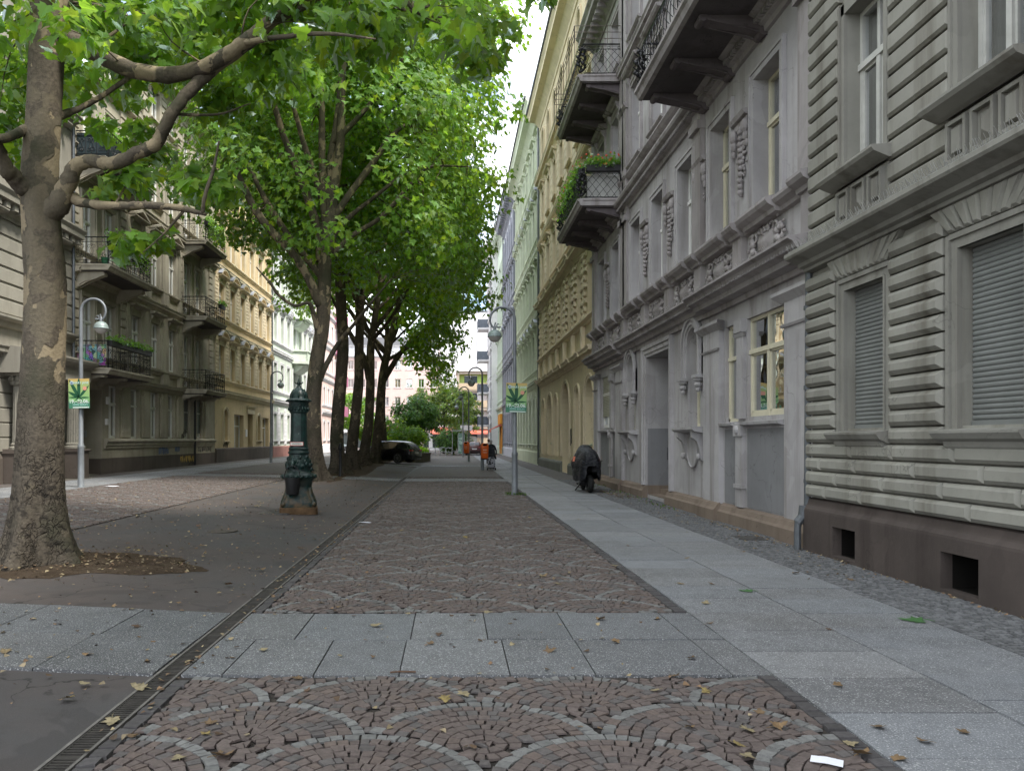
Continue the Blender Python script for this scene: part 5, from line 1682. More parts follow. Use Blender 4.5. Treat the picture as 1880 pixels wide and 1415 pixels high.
# ------------------------------------------------------------------ plane trees
def bark_mat(name, seed, vs=5.2, thr=.0, stretch=.62):
    t = NT(name); p = t.pos()
    q = t.n('VectorMath', {0: p, 1: (seed*3.1, seed*1.7, 0)}, operation='ADD').outputs[0]
    z = t.n('SeparateXYZ', {'Vector': p}).outputs[2]
    warp = t.noise(q, 5.0, 4, .6)
    pq = t.n('VectorMath', {0: t.map(q, (1, 1, stretch)), 1: t.n('CombineXYZ', {'X': t.math('MULTIPLY', warp, .28), 'Y': t.math('MULTIPLY', warp, .28), 'Z': t.math('MULTIPLY', warp, .2)}).outputs[0]}, operation='ADD').outputs[0]
    v = t.n('TexVoronoi', {'Vector': pq, 'Scale': vs, 'Randomness': 1.0}, feature='F1')
    cell = t.n('SeparateColor', {'Color': v.outputs['Color']})
    big = t.noise(q, 1.25, 3, .5)
    # which flakes have come off; none near the ground
    low = t.ramp(z, 1.0, 3.0, .30, .04)
    f1 = t.math('ADD', t.math('MULTIPLY', cell.outputs[0], .45), big)
    fresh = t.ramp(t.math('SUBTRACT', f1, low), .775+thr, .79+thr)
    mid = t.ramp(t.math('SUBTRACT', t.math('ADD', t.math('MULTIPLY', cell.outputs[1], .45), t.noise(q, 1.6, 3, .5)), low), .74+thr*.6, .755+thr*.6)
    fine = t.noise(q, 26, 5, .65)
    base = t.mix(t.ramp(fine, .35, .68), (.105, .088, .066), (.052, .043, .033))
    base = t.mix(t.ramp(t.noise(q, 1.1, 4), .5, .65), base, (.046, .046, .029))
    c = t.mix(mid, base, t.mix(t.ramp(fine, .3, .7), (.125, .105, .074), (.085, .073, .053)))
    c = t.mix(fresh, c, t.mix(t.ramp(fine, .3, .7), (.25, .205, .135), (.185, .15, .10)))
    crack = t.n('TexVoronoi', {'Vector': t.map(pq, (1.3, 1.3, .9)), 'Scale': 13.0}, feature='DISTANCE_TO_EDGE').outputs[0]
    lowm = t.ramp(z, 1.0, 2.6, 1.0, 0.0)
    ck = t.math('MULTIPLY', t.math('MULTIPLY', t.ramp(crack, .0, .12, 1, 0), t.ramp(t.noise(q, 4.0, 4), .42, .58)), lowm)
    c = t.mix(t.math('MULTIPLY', ck, .5), c, (.018, .015, .012))
    c = t.mix(t.math('MULTIPLY', t.math('MULTIPLY', t.ramp(t.noise(t.map(q, (1, 1, 1.7)), 6.5, 5, .65), .52, .62), lowm), .75), c, (.02, .017, .014))
    h = t.math('SUBTRACT', t.math('MULTIPLY', fine, .5), t.math('ADD', t.math('MULTIPLY', ck, 1.2), t.math('MULTIPLY', fresh, .35)))
    return t.done(t.bsdf(col=c, rough=.85, spec=.2, nrm=t.bump(h, .8, .03)))
BARK = bark_mat('plane tree bark', 1)
BARK2 = bark_mat('grey brown plane bark', 2, 8.5, .05, .4)

def leaf_material(name, refl=(.10, .20, .034), trans=(.36, .64, .055), tw=.5):
    t = NT(name)
    a = t.n('Attribute', attribute_name='tint').outputs['Color']
    cr = t.mix(1.0, refl+(1,), a, 'MULTIPLY'); ct = t.mix(1.0, trans+(1,), a, 'MULTIPLY')
    d = t.n('BsdfDiffuse', {'Color': cr}).outputs[0]
    tr = t.n('BsdfTranslucent', {'Color': ct}).outputs[0]
    g = t.n('BsdfGlossy', {'Color': (.6, .7, .75, 1), 'Roughness': .42}).outputs[0]
    m = t.n('MixShader', {0: tw, 1: d, 2: tr}).outputs[0]
    fr = t.math('MULTIPLY', t.n('Fresnel', {'IOR': 1.35}).outputs[0], .55)
    return t.done(t.n('MixShader', {0: fr, 1: m, 2: g}).outputs[0])
LEAF = leaf_material('plane leaf')

HALF_FINE = [(0, 0), (.16, -.10), (.46, -.06), (.36, .10), (.66, .34), (.40, .38), (.34, .52), (.20, .60), (.24, .74), (0, 1.0)]
HALF_MED = [(0, 0), (.44, -.05), (.32, .16), (.62, .38), (.26, .52), (0, 1.0)]
HALF_LOW = [(0, 0), (.48, .1), (.36, .5), (0, 1.0)]

def leaves(name, P, Nrm, Tip, size, tint, half, mat, fold=.18, droop=.25):
    P = np.asarray(P); n = len(P)
    Nrm = Nrm/np.linalg.norm(Nrm, axis=1, keepdims=True)
    Tip = Tip-Nrm*(Tip*Nrm).sum(1, keepdims=True); Tip /= (np.linalg.norm(Tip, axis=1, keepdims=True)+1e-9)
    S = np.cross(Tip, Nrm)
    hp = np.array(half); m = len(hp)
    tm = []                                   # template: right half then mirrored side points
    tm += [(x, y) for x, y in half]
    tm += [(-x, y) for x, y in half[1:-1]]
    tm = np.array(tm); k = len(tm)
    zz = fold*np.abs(tm[:, 0]) - droop*(tm[:, 1]**2)*.6
    size = np.asarray(size)[:, None, None]
    V = P[:, None, :] + size*(S[:, None, :]*tm[None, :, :1] + Tip[:, None, :]*(tm[None, :, 1:2]-.1) + Nrm[:, None, :]*zz[None, :, None])
    right = list(range(m)); left = [m-1]+[m+i for i in range(m-2)][::-1]+[0]
    left = [0]+[m-1][:0]+[m+i for i in range(m-2)]+[m-1]; left = left[::-1]
    base = (np.arange(n)*k)[:, None]
    loops = np.concatenate([base+np.array(right)[None, :], base+np.array(left)[None, :]], axis=1).ravel()
    starts = (np.arange(2*n)*m)
    return np_mesh(name, V.reshape(-1, 3), loops, starts, mat, np.repeat(tint, k, axis=0))

def leaf_cloud(centers, n_per, rad, rng, up=.75, size=(.15, .24), axis=None, tintrange=(.7, 1.35), out=.55):
    centers = np.asarray(centers); N = len(centers)*n_per
    C = np.repeat(centers, n_per, axis=0)
    g = rng.normal(0, 1, (N, 3)); g /= np.maximum(1, np.linalg.norm(g, axis=1, keepdims=True)/2.0)
    rad = np.repeat(np.broadcast_to(np.asarray(rad, float), (len(centers),)), n_per)[:, None]
    P = C+g*rad*np.array([.62, .62, .46])
    outv = g.copy()
    if axis is not None:
        o2 = P-axis; o2[:, 2] *= .4; outv = outv*.5+o2/(np.linalg.norm(o2, axis=1, keepdims=True)+1e-6)
    nrm = outv*out+np.array([0, 0, up])+rng.normal(0, .42, (N, 3))
    tip = outv*.8+np.array([0, 0, -.55])+rng.normal(0, .5, (N, 3))
    s = rng.uniform(size[0], size[1], N)
    b = rng.uniform(tintrange[0], tintrange[1], N)*np.repeat(rng.uniform(.82, 1.18, len(centers)), n_per)
    yel = rng.uniform(0, 1, N)**3
    tint = np.stack([b*(1+.55*yel), b*(1+.12*yel), b*(1-.2*yel)], axis=1)
    return P, nrm, tip, s, tint

def wood(mb, pts, rad, sides=12, n=6, wob=.05, rng=None):
    """a limb: spline through points, radius per point, slightly knobbly"""
    q = [tuple(p)+(r,) for p, r in zip(pts, rad)]
    sp = crom(q, n)
    P = [s[:3] for s in sp]; Rr = [max(.004, s[3]) for s in sp]
    if rng is not None:
        P = [p+rng.normal(0, 1, 3)*r*wob for p, r in zip(P, Rr)]
        Rr = [r*rng.uniform(.95, 1.07) for r in Rr]
    mb.tube([tuple(p) for p in P], Rr, sides)
    return P, Rr

def trunk_flare(mb, base, pts, rad, seed, roots=5, spread=1.0):
    """trunk with root flare: rings with an angular profile"""
    rr = np.random.RandomState(seed)
    q = crom([tuple(p)+(r,) for p, r in zip(pts, rad)], 9)
    ph = rr.uniform(0, 6, 4); n = 36; rings = []
    z0 = base
    zs = []
    for s in q:
        x, y, z, r = s; h = z-z0; ring = []
        e = math.exp(-max(h, 0)/.34); e2 = math.exp(-max(h, 0)/1.1)
        for k in range(n):
            a = 2*PI*k/n
            lob = .5+.5*math.cos(roots*a+ph[0]+.5*math.sin(a*2+ph[1]))
            m = 1+spread*(e*(.30+1.0*lob**2.2)+e2*.12*lob)
            bumpy_ = 1+.035*math.sin(3*a+ph[2]+z*1.3)+.03*math.sin(5*a+ph[3]-z*2.1)+rr.normal(0, .008)
            ring.append((x+r*m*bumpy_*math.cos(a), y+r*m*bumpy_*math.sin(a), z-(.06 if h < .02 else 0)))
        rings.append(ring)
    mb.loft(rings)

def twig_to(mb, src, dst, r0, rng, sides=5):
    s = np.array(src); d = np.array(dst); m = (s+d)/2+rng.normal(0, .12, 3)*np.linalg.norm(d-s)*.5+np.array([0, 0, .06*np.linalg.norm(d-s)])
    wood(mb, [s, m, d], [r0, r0*.62, r0*.22], sides, 3)

GROUP = 'plane trees in the middle row'
# ---- the near tree, limbs as in the photograph
def near_tree():
    Y = 9.5
    root = empty('plane_tree', (0, 0, 0), 0, 'nearest plane tree with peeling bark, low twisted limbs and big lobed leaves', 'tree', GROUP)
    base = at(68, 1035, Y); z0 = gh(base[0])
    B0 = Vector((base[0], Y, z0)); root.location = B0
    mb = MB(); rng = np.random.RandomState(2)
    def W(px, py, dy=0.0): return tuple(Vector(at(px, py, Y+dy))-B0)
    tp = [(0, 0, 0), (.0, 0, .12), (.02, 0, .3), (.03, .0, .65), W(74, 880), W(78, 760), W(80, 640), W(82, 520), W(76, 420), W(73, 330), W(80, 220), W(86, 100), W(90, 0), W(96, -140), W(90, -300), W(100, -500)]
    tr = [.33, .325, .31, .29, .275, .26, .245, .235, .222, .21, .195, .20, .195, .19, .14, .08]
    trunk_flare(mb, 0, tp, tr, 5, 5, .66)
    for pts, rad in (
        # long limb drooping to the right, then rising
        ([W(100, 70), W(128, 72, -.05), W(165, 92, -.1), (W(230, 124, -.2)), W(305, 139, -.3), W(380, 122, -.4), W(440, 84, -.5), W(495, 42, -.6), W(560, 8, -.7), W(640, -40, -.8)], [.15, .12, .105, .095, .09, .082, .078, .07, .05, .03]),
        # crooked limb crossing it
        ([W(88, 395), W(108, 372, -.1), W(125, 335, -.15), W(140, 306, -.2), W(168, 296, -.2), W(205, 302, -.25), W(245, 285, -.3), W(285, 266, -.3), W(302, 235, -.35), W(330, 188, -.4), W(385, 132, -.3), W(440, 92, -.2), W(488, 52, -.1), W(530, 0, 0), W(560, -60, .2)], [.16, .125, .1, .088, .08, .078, .075, .075, .072, .07, .07, .068, .062, .05, .035]),
        # straight low limb
        ([W(90, 372), W(122, 358, -.05), W(150, 372, -.1), W(205, 378, -.2), W(270, 377, -.3), W(335, 383, -.3), W(378, 394, -.3)], [.11, .075, .06, .05, .045, .038, .02]),
        ([W(372, 392, -.3), W(376, 360, -.35), W(392, 310, -.3), W(402, 260, -.2)], [.026, .024, .02, .012]),
        # limbs to the left
        ([W(62, 360), W(38, 338, -.2), W(12, 310, -.4), W(-8, 262, -.6), W(-25, 190, -.8), W(-60, 90, -1)], [.15, .11, .09, .075, .06, .04]),
        ([W(60, 232), W(30, 246, -.3), W(-6, 256, -.8), W(-60, 250, -1.2)], [.075, .055, .05, .03]),
        ([W(98, 216), W(140, 202, .3), W(185, 178, .5), W(240, 140, .8), W(300, 95, 1.2)], [.07, .038, .034, .028, .014]),
        ([W(100, 20), W(140, -60, .4), W(230, -150, 1), W(330, -260, 1.6)], [.14, .11, .08, .04]),
        ([W(80, 10), W(30, -80, -.4), W(-60, -200, -1.2)], [.14, .1, .05]),
        ([W(92, -120), W(180, -260, -1.2), W(330, -380, -2.6)], [.12, .09, .04]),
        ([W(440, 80, -.5), W(520, 68, -.9), W(600, 62, -1.2), W(690, 72, -1.4)], [.035, .028, .02, .008]),
        ([W(500, 40, -.6), W(575, 28, -.2), W(660, 6, .2), W(760, 22, .5), W(840, 40, .7)], [.04, .03, .024, .016, .006]),
        ([W(560, -60, .2), W(700, -90, .4), W(840, -70, .7), W(930, -20, 1)], [.035, .03, .02, .008]),
        ([W(160, 92, -.1), W(210, 60, .2), W(260, 20, .4)], [.03, .02, .01]),
        ([W(340, 384, -.3), W(300, 430, -.1), W(255, 470, .1)], [.02, .012, .005]),
        ([W(320, 210, -.35), W(400, 210, 0), W(460, 190, .4)], [.02, .014, .006]),
        ([W(210, 378, -.2), W(240, 330, .2), W(270, 320, .5)], [.016, .01, .005]),
    ):
        wood(mb, pts, rad, 12, 6, .06, rng)
    tk = mb.build('trunk', BARK, root, smooth=True)
    # crown: leaf sprays hung where the photograph shows them (foreground canopy at the top of the picture)
    rr = np.random.RandomState(8); cs = []; rd = []
    def spray(x0, x1, y0, y1, n, dy0, dy1, r=(.28, .5)):
        for _ in range(n):
            px, py, dy = rr.uniform(x0, x1), rr.uniform(y0, y1), rr.uniform(dy0, dy1)
            cs.append(W(px, py, dy)); rd.append(rr.uniform(*r))
    spray(-60, 480, -260, 60, 50, -1.0, 5.5)
    spray(-60, 120, 40, 190, 10, 0, 4.0)
    spray(120, 480, 20, 110, 22, .2, 5.5)
    spray(440, 720, -90, 70, 28, -1.0, 4.0)
    spray(640, 900, -60, 60, 18, 0, 4.0)
    spray(820, 935, 25, 120, 5, 2.0, 4.0, (.25, .4))
    spray(480, 760, 80, 170, 5, .5, 4.0, (.25, .4))
    spray(-60, 60, 150, 300, 5, .5, 3.0, (.2, .35))
    spray(90, 480, 60, 180, 20, 2.5, 6.0, (.28, .5))
    spray(350, 470, 120, 200, 4, .6, 4.5, (.25, .4))
    cut = len(cs)
    spray(180, 300, 300, 350, 4, -.1, .6, (.14, .2))
    spray(180, 290, 420, 465, 4, -.1, .6, (.14, .22))
    spray(330, 420, 330, 390, 4, -.1, .6, (.16, .24))
    spray(190, 300, 225, 300, 5, .6, 2.0, (.15, .25))
    spray(-400, 900, -700, -260, 34, -5.5, 4.5, (.45, .75))
    spray(960, 985, -20, 2, 1, -2, -1.6, (.12, .14))
    # the short sprays low on the limbs carry only a few leaves each
    P, n_, t_, s_, ti = leaf_cloud(cs, 66, rd, rr, .75, (.11, .205), None, (.75, 1.3))
    ok = (P[:, 2]+B0.z > 3.6)
    few = np.repeat((np.arange(len(cs)) >= cut) & (np.array(rd) < .42), 66)
    ok &= ~(few & (rr.uniform(0, 1, len(P)) > .30))
    lf = mobj('crown', leaves('crown', P[ok], n_[ok], t_[ok], s_[ok], ti[ok], HALF_FINE, LEAF), root)
    # fine twigs carrying the sprays
    mbt = MB()
    limb = [np.array(W(*w)) for w in ((440, 84, -.5), (300, 240, -.3), (380, 122, -.4), (230, 124, -.2), (90, 0), (90, -300), (560, -30), (200, 378, -.2), (-10, 262, -.6), (640, 6, .2), (760, 22, .5))]
    for c in cs[:150]:
        c = np.array(c); d = [np.linalg.norm(c-l) for l in limb]; j = int(np.argmin(d))
        if d[j] < 3.0: twig_to(mbt, limb[j], c, .014, rr, 4)
    mbt.build('twig', BARK, root, smooth=True)
near_tree()

# ---- the row behind it
def row_tree(idx, x, y, lean, crown_c, crown_r, nleaf, half, lsize, seed, limbs, label, rtr=.30, zmin=6.0, hfork=8.0, lift=2.0):
    rng = np.random.RandomState(seed)
    z0 = gh(x); B0 = Vector((x, y, z0))
    root = empty('plane_tree', B0, 0, label, 'tree', GROUP)
    mb = MB()
    lx, ly = lean
    def tp(h): return np.array((lx*(h/8)**1.3+.10*math.sin(h*.8+seed), ly*(h/8)+.08*math.cos(h*.7+seed), h))
    hs = [0, .12, .3, .7, 1.5, 3, 4.5, 6, hfork, hfork+2.5, hfork+5, hfork+8]
    rs = [rtr*1.18, rtr*1.16, rtr*1.12, rtr*1.06, rtr, rtr*.93, rtr*.88, rtr*.84, rtr*.75, rtr*.5, rtr*.32, rtr*.14]
    trunk_flare(mb, 0, [tuple(tp(h)) for h in hs], rs, seed+3, 5, .75)
    tips = []
    for L_ in limbs:
        pts, rad = L_
        Pp, Rp = wood(mb, [np.array(p) for p in pts], rad, 10, 5, .05, rng)
        for k in range(len(Pp)//2, len(Pp), 3): tips.append((Pp[k], Rp[k]))
    nl = 7 if len(limbs) < 5 else 4
    for k in range(nl):
        h = rng.uniform(hfork-1.6, hfork+4); a = 2*PI*k/nl+rng.uniform(-.4, .4)
        s = tp(h); reach = rng.uniform(.55, .95); up = rng.uniform(2.5, 7.5)
        e = np.array(((crown_c[0]-0)*.4+crown_r[0]*reach*math.cos(a), crown_c[1]*.4+crown_r[1]*reach*math.sin(a), h+up))
        m1 = s*.66+e*.34+np.array([0, 0, -.1]); m2 = s*.3+e*.7+np.array((0, 0, rng.uniform(.1, .7)))
        r0 = rtr*rng.uniform(.30, .5)
        Pp, Rp = wood(mb, [s, m1, m2, e], [r0, r0*.72, r0*.45, r0*.15], 9, 5, .06, rng)
        for q in range(6, len(Pp), 3): tips.append((Pp[q], Rp[q]))
    for q in range(int(hfork), int(hfork)+8): tips.append((tp(q), rtr*.2))
    # clumps through the crown's volume, denser towards the outside, with holes left between
    per = 90; nc = nleaf//per; C = []
    ph = rng.uniform(0, 6, 6)
    while len(C) < nc:
        d = rng.normal(0, 1, 3); d /= np.linalg.norm(d)
        r = rng.uniform(.35, 1.0)**.5
        a = math.atan2(d[1], d[0])
        wob = 1+.10*math.sin(3*a+ph[0])+.10*math.sin(5*a+ph[1]+d[2]*3)+.08*math.sin(4*d[2]*3+ph[2])
        p = np.array(crown_c)+d*r*wob*np.array(crown_r)
        if p[2] < zmin+lift*min(1, max(0, (3.8-p[0])/2.6))+1.0*math.sin(p[0]*.9+ph[3])+.8*math.sin(p[1]*1.1+ph[4]): continue
        if x+p[0] > 1.0+.07*p[2]+.5*math.sin(p[1]*1.7+p[2]*1.3+ph[5]): continue
        # the limbs of the first tree fan out in the open, leaves sit beyond them
        if idx == 2 and -3.0 < p[0] < 3.8 and p[1] < .8 and 7.5 < p[2] < 13.5 and rng.rand() < .72: continue
        C.append(p)
    C = np.array(C)
    for c in C[::2]:
        d = [np.linalg.norm(c-t[0]) for t in tips]; j = int(np.argmin(d))
        twig_to(mb, tips[j][0], c, min(.035, max(.012, tips[j][1]*.5)), rng, 4)
    mb.build('trunk', BARK2, root, smooth=True)
    P, n_, t_, s_, ti = leaf_cloud(C, per, rng.uniform(.75, 1.15, nc), rng, .7, lsize, np.array(crown_c))
    mobj('crown', leaves('crown', P, n_, t_, s_, ti, half, LEAF), root)
    return root

def T2(px, py, Y, B): return tuple(np.array(at(px, py, Y))-np.array(B))
Yb_, Xb_ = 29.0, -5.2
B2 = (Xb_, Yb_, gh(Xb_))
def q2(px, py, dy=0): return T2(px, py, Yb_+dy, B2)
limbs2 = [
    ([q2(590, 480), q2(584, 420), q2(552, 328, -.8), q2(520, 247, -1.5), q2(495, 165, -2), q2(474, 100, -2.5)], [.2, .17, .14, .12, .09, .05]),
    ([q2(601, 470), q2(612, 353), q2(626, 247), q2(628, 150), q2(640, 60)], [.26, .22, .17, .12, .07]),
    ([q2(598, 440), q2(592, 330, -.5), q2(591, 230, -1), q2(592, 155, -1.3)], [.12, .13, .12, .06]),
    ([q2(606, 440), q2(640, 400), q2(690, 360, -.5), q2(746, 318, -1), q2(800, 300, -1.2)], [.12, .09, .07, .05, .02]),
    ([q2(606, 470), q2(650, 430), q2(700, 399, -.6), q2(757, 336, -1.2), q2(789, 307, -1.5), q2(859, 306, -1.8)], [.12, .09, .085, .07, .05, .02]),
    ([q2(615, 400), q2(630, 374), q2(686, 297, .5), q2(718, 251, .8), q2(757, 221, 1)], [.14, .13, .12, .10, .05]),
    ([q2(588, 560), q2(571, 520, -.3), q2(541, 470, -.6), q2(481, 403, -1), q2(446, 339, -1.4), q2(430, 290, -1.8)], [.2, .16, .15, .14, .11, .05]),
    ([q2(584, 610), q2(574, 570, -.2), q2(565, 556, -.4), q2(540, 561, -.6), q2(511, 541, -.8), q2(498, 522, -1), q2(470, 490, -1.2)], [.12, .09, .07, .06, .055, .05, .02]),
    ([q2(582, 705), q2(600, 668), q2(620, 632), q2(650, 595, -.5), q2(682, 555, -1), q2(720, 510, -1.2)], [.14, .10, .085, .07, .05, .02]),
]
row_tree(2, Xb_, Yb_, (.42, .0), (1.15, 0, 13.8), (6.3, 6.0, 8.4), 30000, HALF_MED, (.16, .27), 21, limbs2,
         'tall plane tree standing just behind the green pump, first of the far row', .31, 7.0, 8.8)
row_tree(3, -5.0, 34.4, (.05, .3), (.8, 0, 14.0), (6.5, 4.6, 8.2), 14500, HALF_LOW, (.19, .29), 22, [], 'straight plane tree second in the far row, with pale flaked bark', .30, 8.6, 10.0)
row_tree(4, -5.0, 39.4, (.35, .2), (.8, 0, 14.0), (6.5, 4.6, 8.4), 11500, HALF_LOW, (.2, .3), 23, [], 'plane tree third in the far row, its trunk leaning a little to the right', .28, 8.2, 9.6, 2.6)
row_tree(5, -5.0, 44.7, (.55, .0), (.8, 0, 14.2), (6.6, 4.8, 8.6), 10500, HALF_LOW, (.2, .31), 24, [
    ([(.28, 0, 4.9), (-.05, -.3, 6.3), (-.9, -.4, 7.8), (-2.0, -.5, 10)], [.2, .17, .13, .06])], 'plane tree fourth in the far row, forked low like a Y', .29, 7.4, 7.4, 3.4)
row_tree(6, -5.0, 49.8, (1.1, -.2), (1.1, 0, 13.8), (6.8, 4.8, 8.8), 10500, HALF_LOW, (.21, .32), 25, [
    ([(.66, 0, 5.4), (2.0, -.3, 7.4), (4.2, -.5, 9.2), (6.2, -.6, 10.6)], [.2, .15, .1, .04])], 'fifth plane tree of the far row, leaning right with one long limb', .31, 6.4, 8.0, 4.4)
row_tree(7, -5.0, 55.2, (.3, .0), (1.0, 0, 12.0), (7.2, 5.0, 8.2), 10000, HALF_LOW, (.22, .33), 26, [], 'last plane tree of the far row, half hidden beside the parked black car', .28, 5.6, 8.0, 5.2)

# ---- smaller trees and shrubs at the far end
LEAF_DK = leaf_material('dark maple leaf', (.09, .18, .06), (.2, .42, .07), .4)
LEAF_LT = leaf_material('light robinia leaf', (.17, .26, .08), (.40, .60, .12), .45)
def small_tree(name, label, x, y, h, r, trunk_h, nleaf, mat, size, seed, cat='tree'):
    rng = np.random.RandomState(seed); root = empty(name, (x, y, gh(x)), 0, label, cat)
    mb = MB(); wood(mb, [(0, 0, -.05), (.05, 0, trunk_h*.5), (0, .05, trunk_h), (.1, 0, h*.8)], [.17, .14, .12, .03], 9, 5, .05, rng)
    C = []
    while len(C) < nleaf//50:
        d = rng.normal(0, 1, 3); d /= np.linalg.norm(d); rr_ = rng.uniform(.2, 1)**.45
        p = np.array((0, 0, (h+trunk_h)/2))+d*rr_*np.array((r, r, (h-trunk_h)/2))*(1+.16*math.sin(4*math.atan2(d[1], d[0])+seed+d[2]*4))
        C.append(p)
    for c in C[::3]: twig_to(mb, (0, 0, min(max(trunk_h*.9, c[2]-1.2), h*.7)), c, .03, rng, 4)
    mb.build('trunk', BARK2, root, smooth=True)
    P, n_, t_, s_, ti = leaf_cloud(C, 50, .5, rng, .7, size, np.array((0, 0, h*.6)))
    mobj('crown', leaves('crown', P, n_, t_, s_, ti, HALF_LOW, mat), root)
    return root
small_tree('maple_tree', 'dark green young maple beside the black car at the far end', -2.95, 66, 5.3, 1.8, 2.0, 4000, LEAF_DK, (.16, .26), 5)
small_tree('robinia_tree', 'light green broad tree at the far end in front of the red awning', -.85, 92, 8.4, 3.9, 2.6, 8000, LEAF_LT, (.2, .34), 6)
small_tree('robinia_tree', 'slim light green tree behind the broad one at the far end', 1.2, 104, 8.0, 2.8, 2.6, 4000, LEAF_LT, (.22, .34), 9)
small_tree('evergreen_shrub', 'dark rounded evergreen shrub below the light green far tree', .2, 84, 2.8, 1.8, .3, 3000, LEAF_DK, (.14, .24), 7, 'shrub')
small_tree('clipped_shrub', 'clipped bright hedge behind the parked black car', -5.2, 62, 3.2, 2.2, .9, 3600, LEAF, (.14, .22), 8, 'shrub')
small_tree('clipped_shrub', 'lower clipped shrub to the right of the hedge behind the black car', -3.1, 61, 2.6, 1.2, .9, 1600, LEAF, (.14, .2), 18, 'shrub')
small_tree('plane_tree', 'distant round green tree seen between the trunks on the left', -15.5, 116, 9, 4.0, 2.6, 4000, LEAF, (.26, .4), 28)
# ------------------------------------------------------------------ street lamps
def lamp_meshes(h=5.62):
    mb = MB()
    mb.lathe([(.105, -.05), (.105, .02), (.092, .04), (.088, 1.16), (.094, 1.18), (.094, 1.25), (.066, 1.29), (.060, 3.0), (.052, h-.62)], 18)
    mb.tube([(0, -.085, .55), (0, -.092, .55)], .02, 6)
    base = mb.mesh('pole', MAT['lamp_metal'], True, 40)
    mb = MB(); r = .37; zc = h-r; pts = [(0, 0, h-.64), (0, 0, h-.5)]
    for k in range(0, 17):
        a = PI*k/13*1.0
        pts.append((-r+r*math.cos(a), 0, zc+r*math.sin(a)))
    # curl inwards at the end
    end = pts[-1]
    c = (end[0]+.16, end[2]+.02)
    mb.tube(pts, [.052, .05]+[.046-.001*k for k in range(17)], 10)
    x, z = pts[-1][0], pts[-1][2]
    curl = [(x+.02, 0, z)]
    for k in range(12):
        a = -.6-k*.45; q = .085*(1-k/16)
        curl.append((-.455-.13+.10+q*math.cos(a)*1.0, 0, zc-.17+q*math.sin(a)))
    mb.tube([(p[0], 0, p[2]) for p in curl], .018, 6)
    arm = mb.mesh('arm', MAT['lamp_metal'], True, 50)
    hx, hz = -.60, h-.72
    mb = MB(); mb.lathe([(.012, .2), (.03, .17), (.045, .12), (.05, .05), (.035, .04)], 10, (hx, 0, hz)); mb.tube([(hx+.03, 0, hz+.26), (hx, 0, hz+.18)], .022, 6)
    for k in range(1): pass
    neck = mb.mesh('neck', MAT['lamp_metal'], True, 40)
    mb = MB(); n = 10
    mb.lathe([(.03, .05)]+[(.205*math.sin(PI/2*k/n), .05-.185*(1-math.cos(PI/2*k/n))-.0) for k in range(1, n+1)]+[(.215, -.150), (.215, -.168), (.19, -.17)], 24, (hx, 0, hz))
    shade = mb.mesh('lamp_shade', MAT['lamp_shade'], True, 50)
    mb = MB(); mb.lathe([(.185, -.168), (.175, -.20), (.15, -.255), (.105, -.30), (.06, -.32), (.01, -.325)], 22, (hx, 0, hz))
    glass = mb.mesh('lamp_glass', MAT['lamp_glass'], True)
    return base, arm, neck, shade, glass
LM = lamp_meshes()
def street_lamp(x, y, rz, label, s=1.0, z=None):
    o = empty('street_lamp', (x, y, gh(x) if z is None else z), rz, label, 'street lamp', 'curved street lamps')
    for nme, me in zip(('pole', 'arm', 'neck', 'lamp_shade', 'lamp_glass'), LM): mobj(nme, me, o)
    return o
street_lamp(1.91, 23.1, 0, 'grey street lamp with a hooked arm and a poster, nearest on the right carriageway edge')
street_lamp(1.72, 42.4, 0, 'grey street lamp carrying an orange bin beside the walking person')
street_lamp(1.34, 58.0, 0, 'grey street lamp with a smaller looking orange bin, third along the right carriageway edge')
street_lamp(1.15, 74.0, 0, 'far street lamp with a pale globe in front of the light green tree')
street_lamp(-11.05, 23.0, PI, 'grey street lamp with a poster on the left pavement beside the near tree trunk')
street_lamp(-11.1, 47.5, PI, 'grey street lamp before the cream yellow house on the left, left of the green pump')

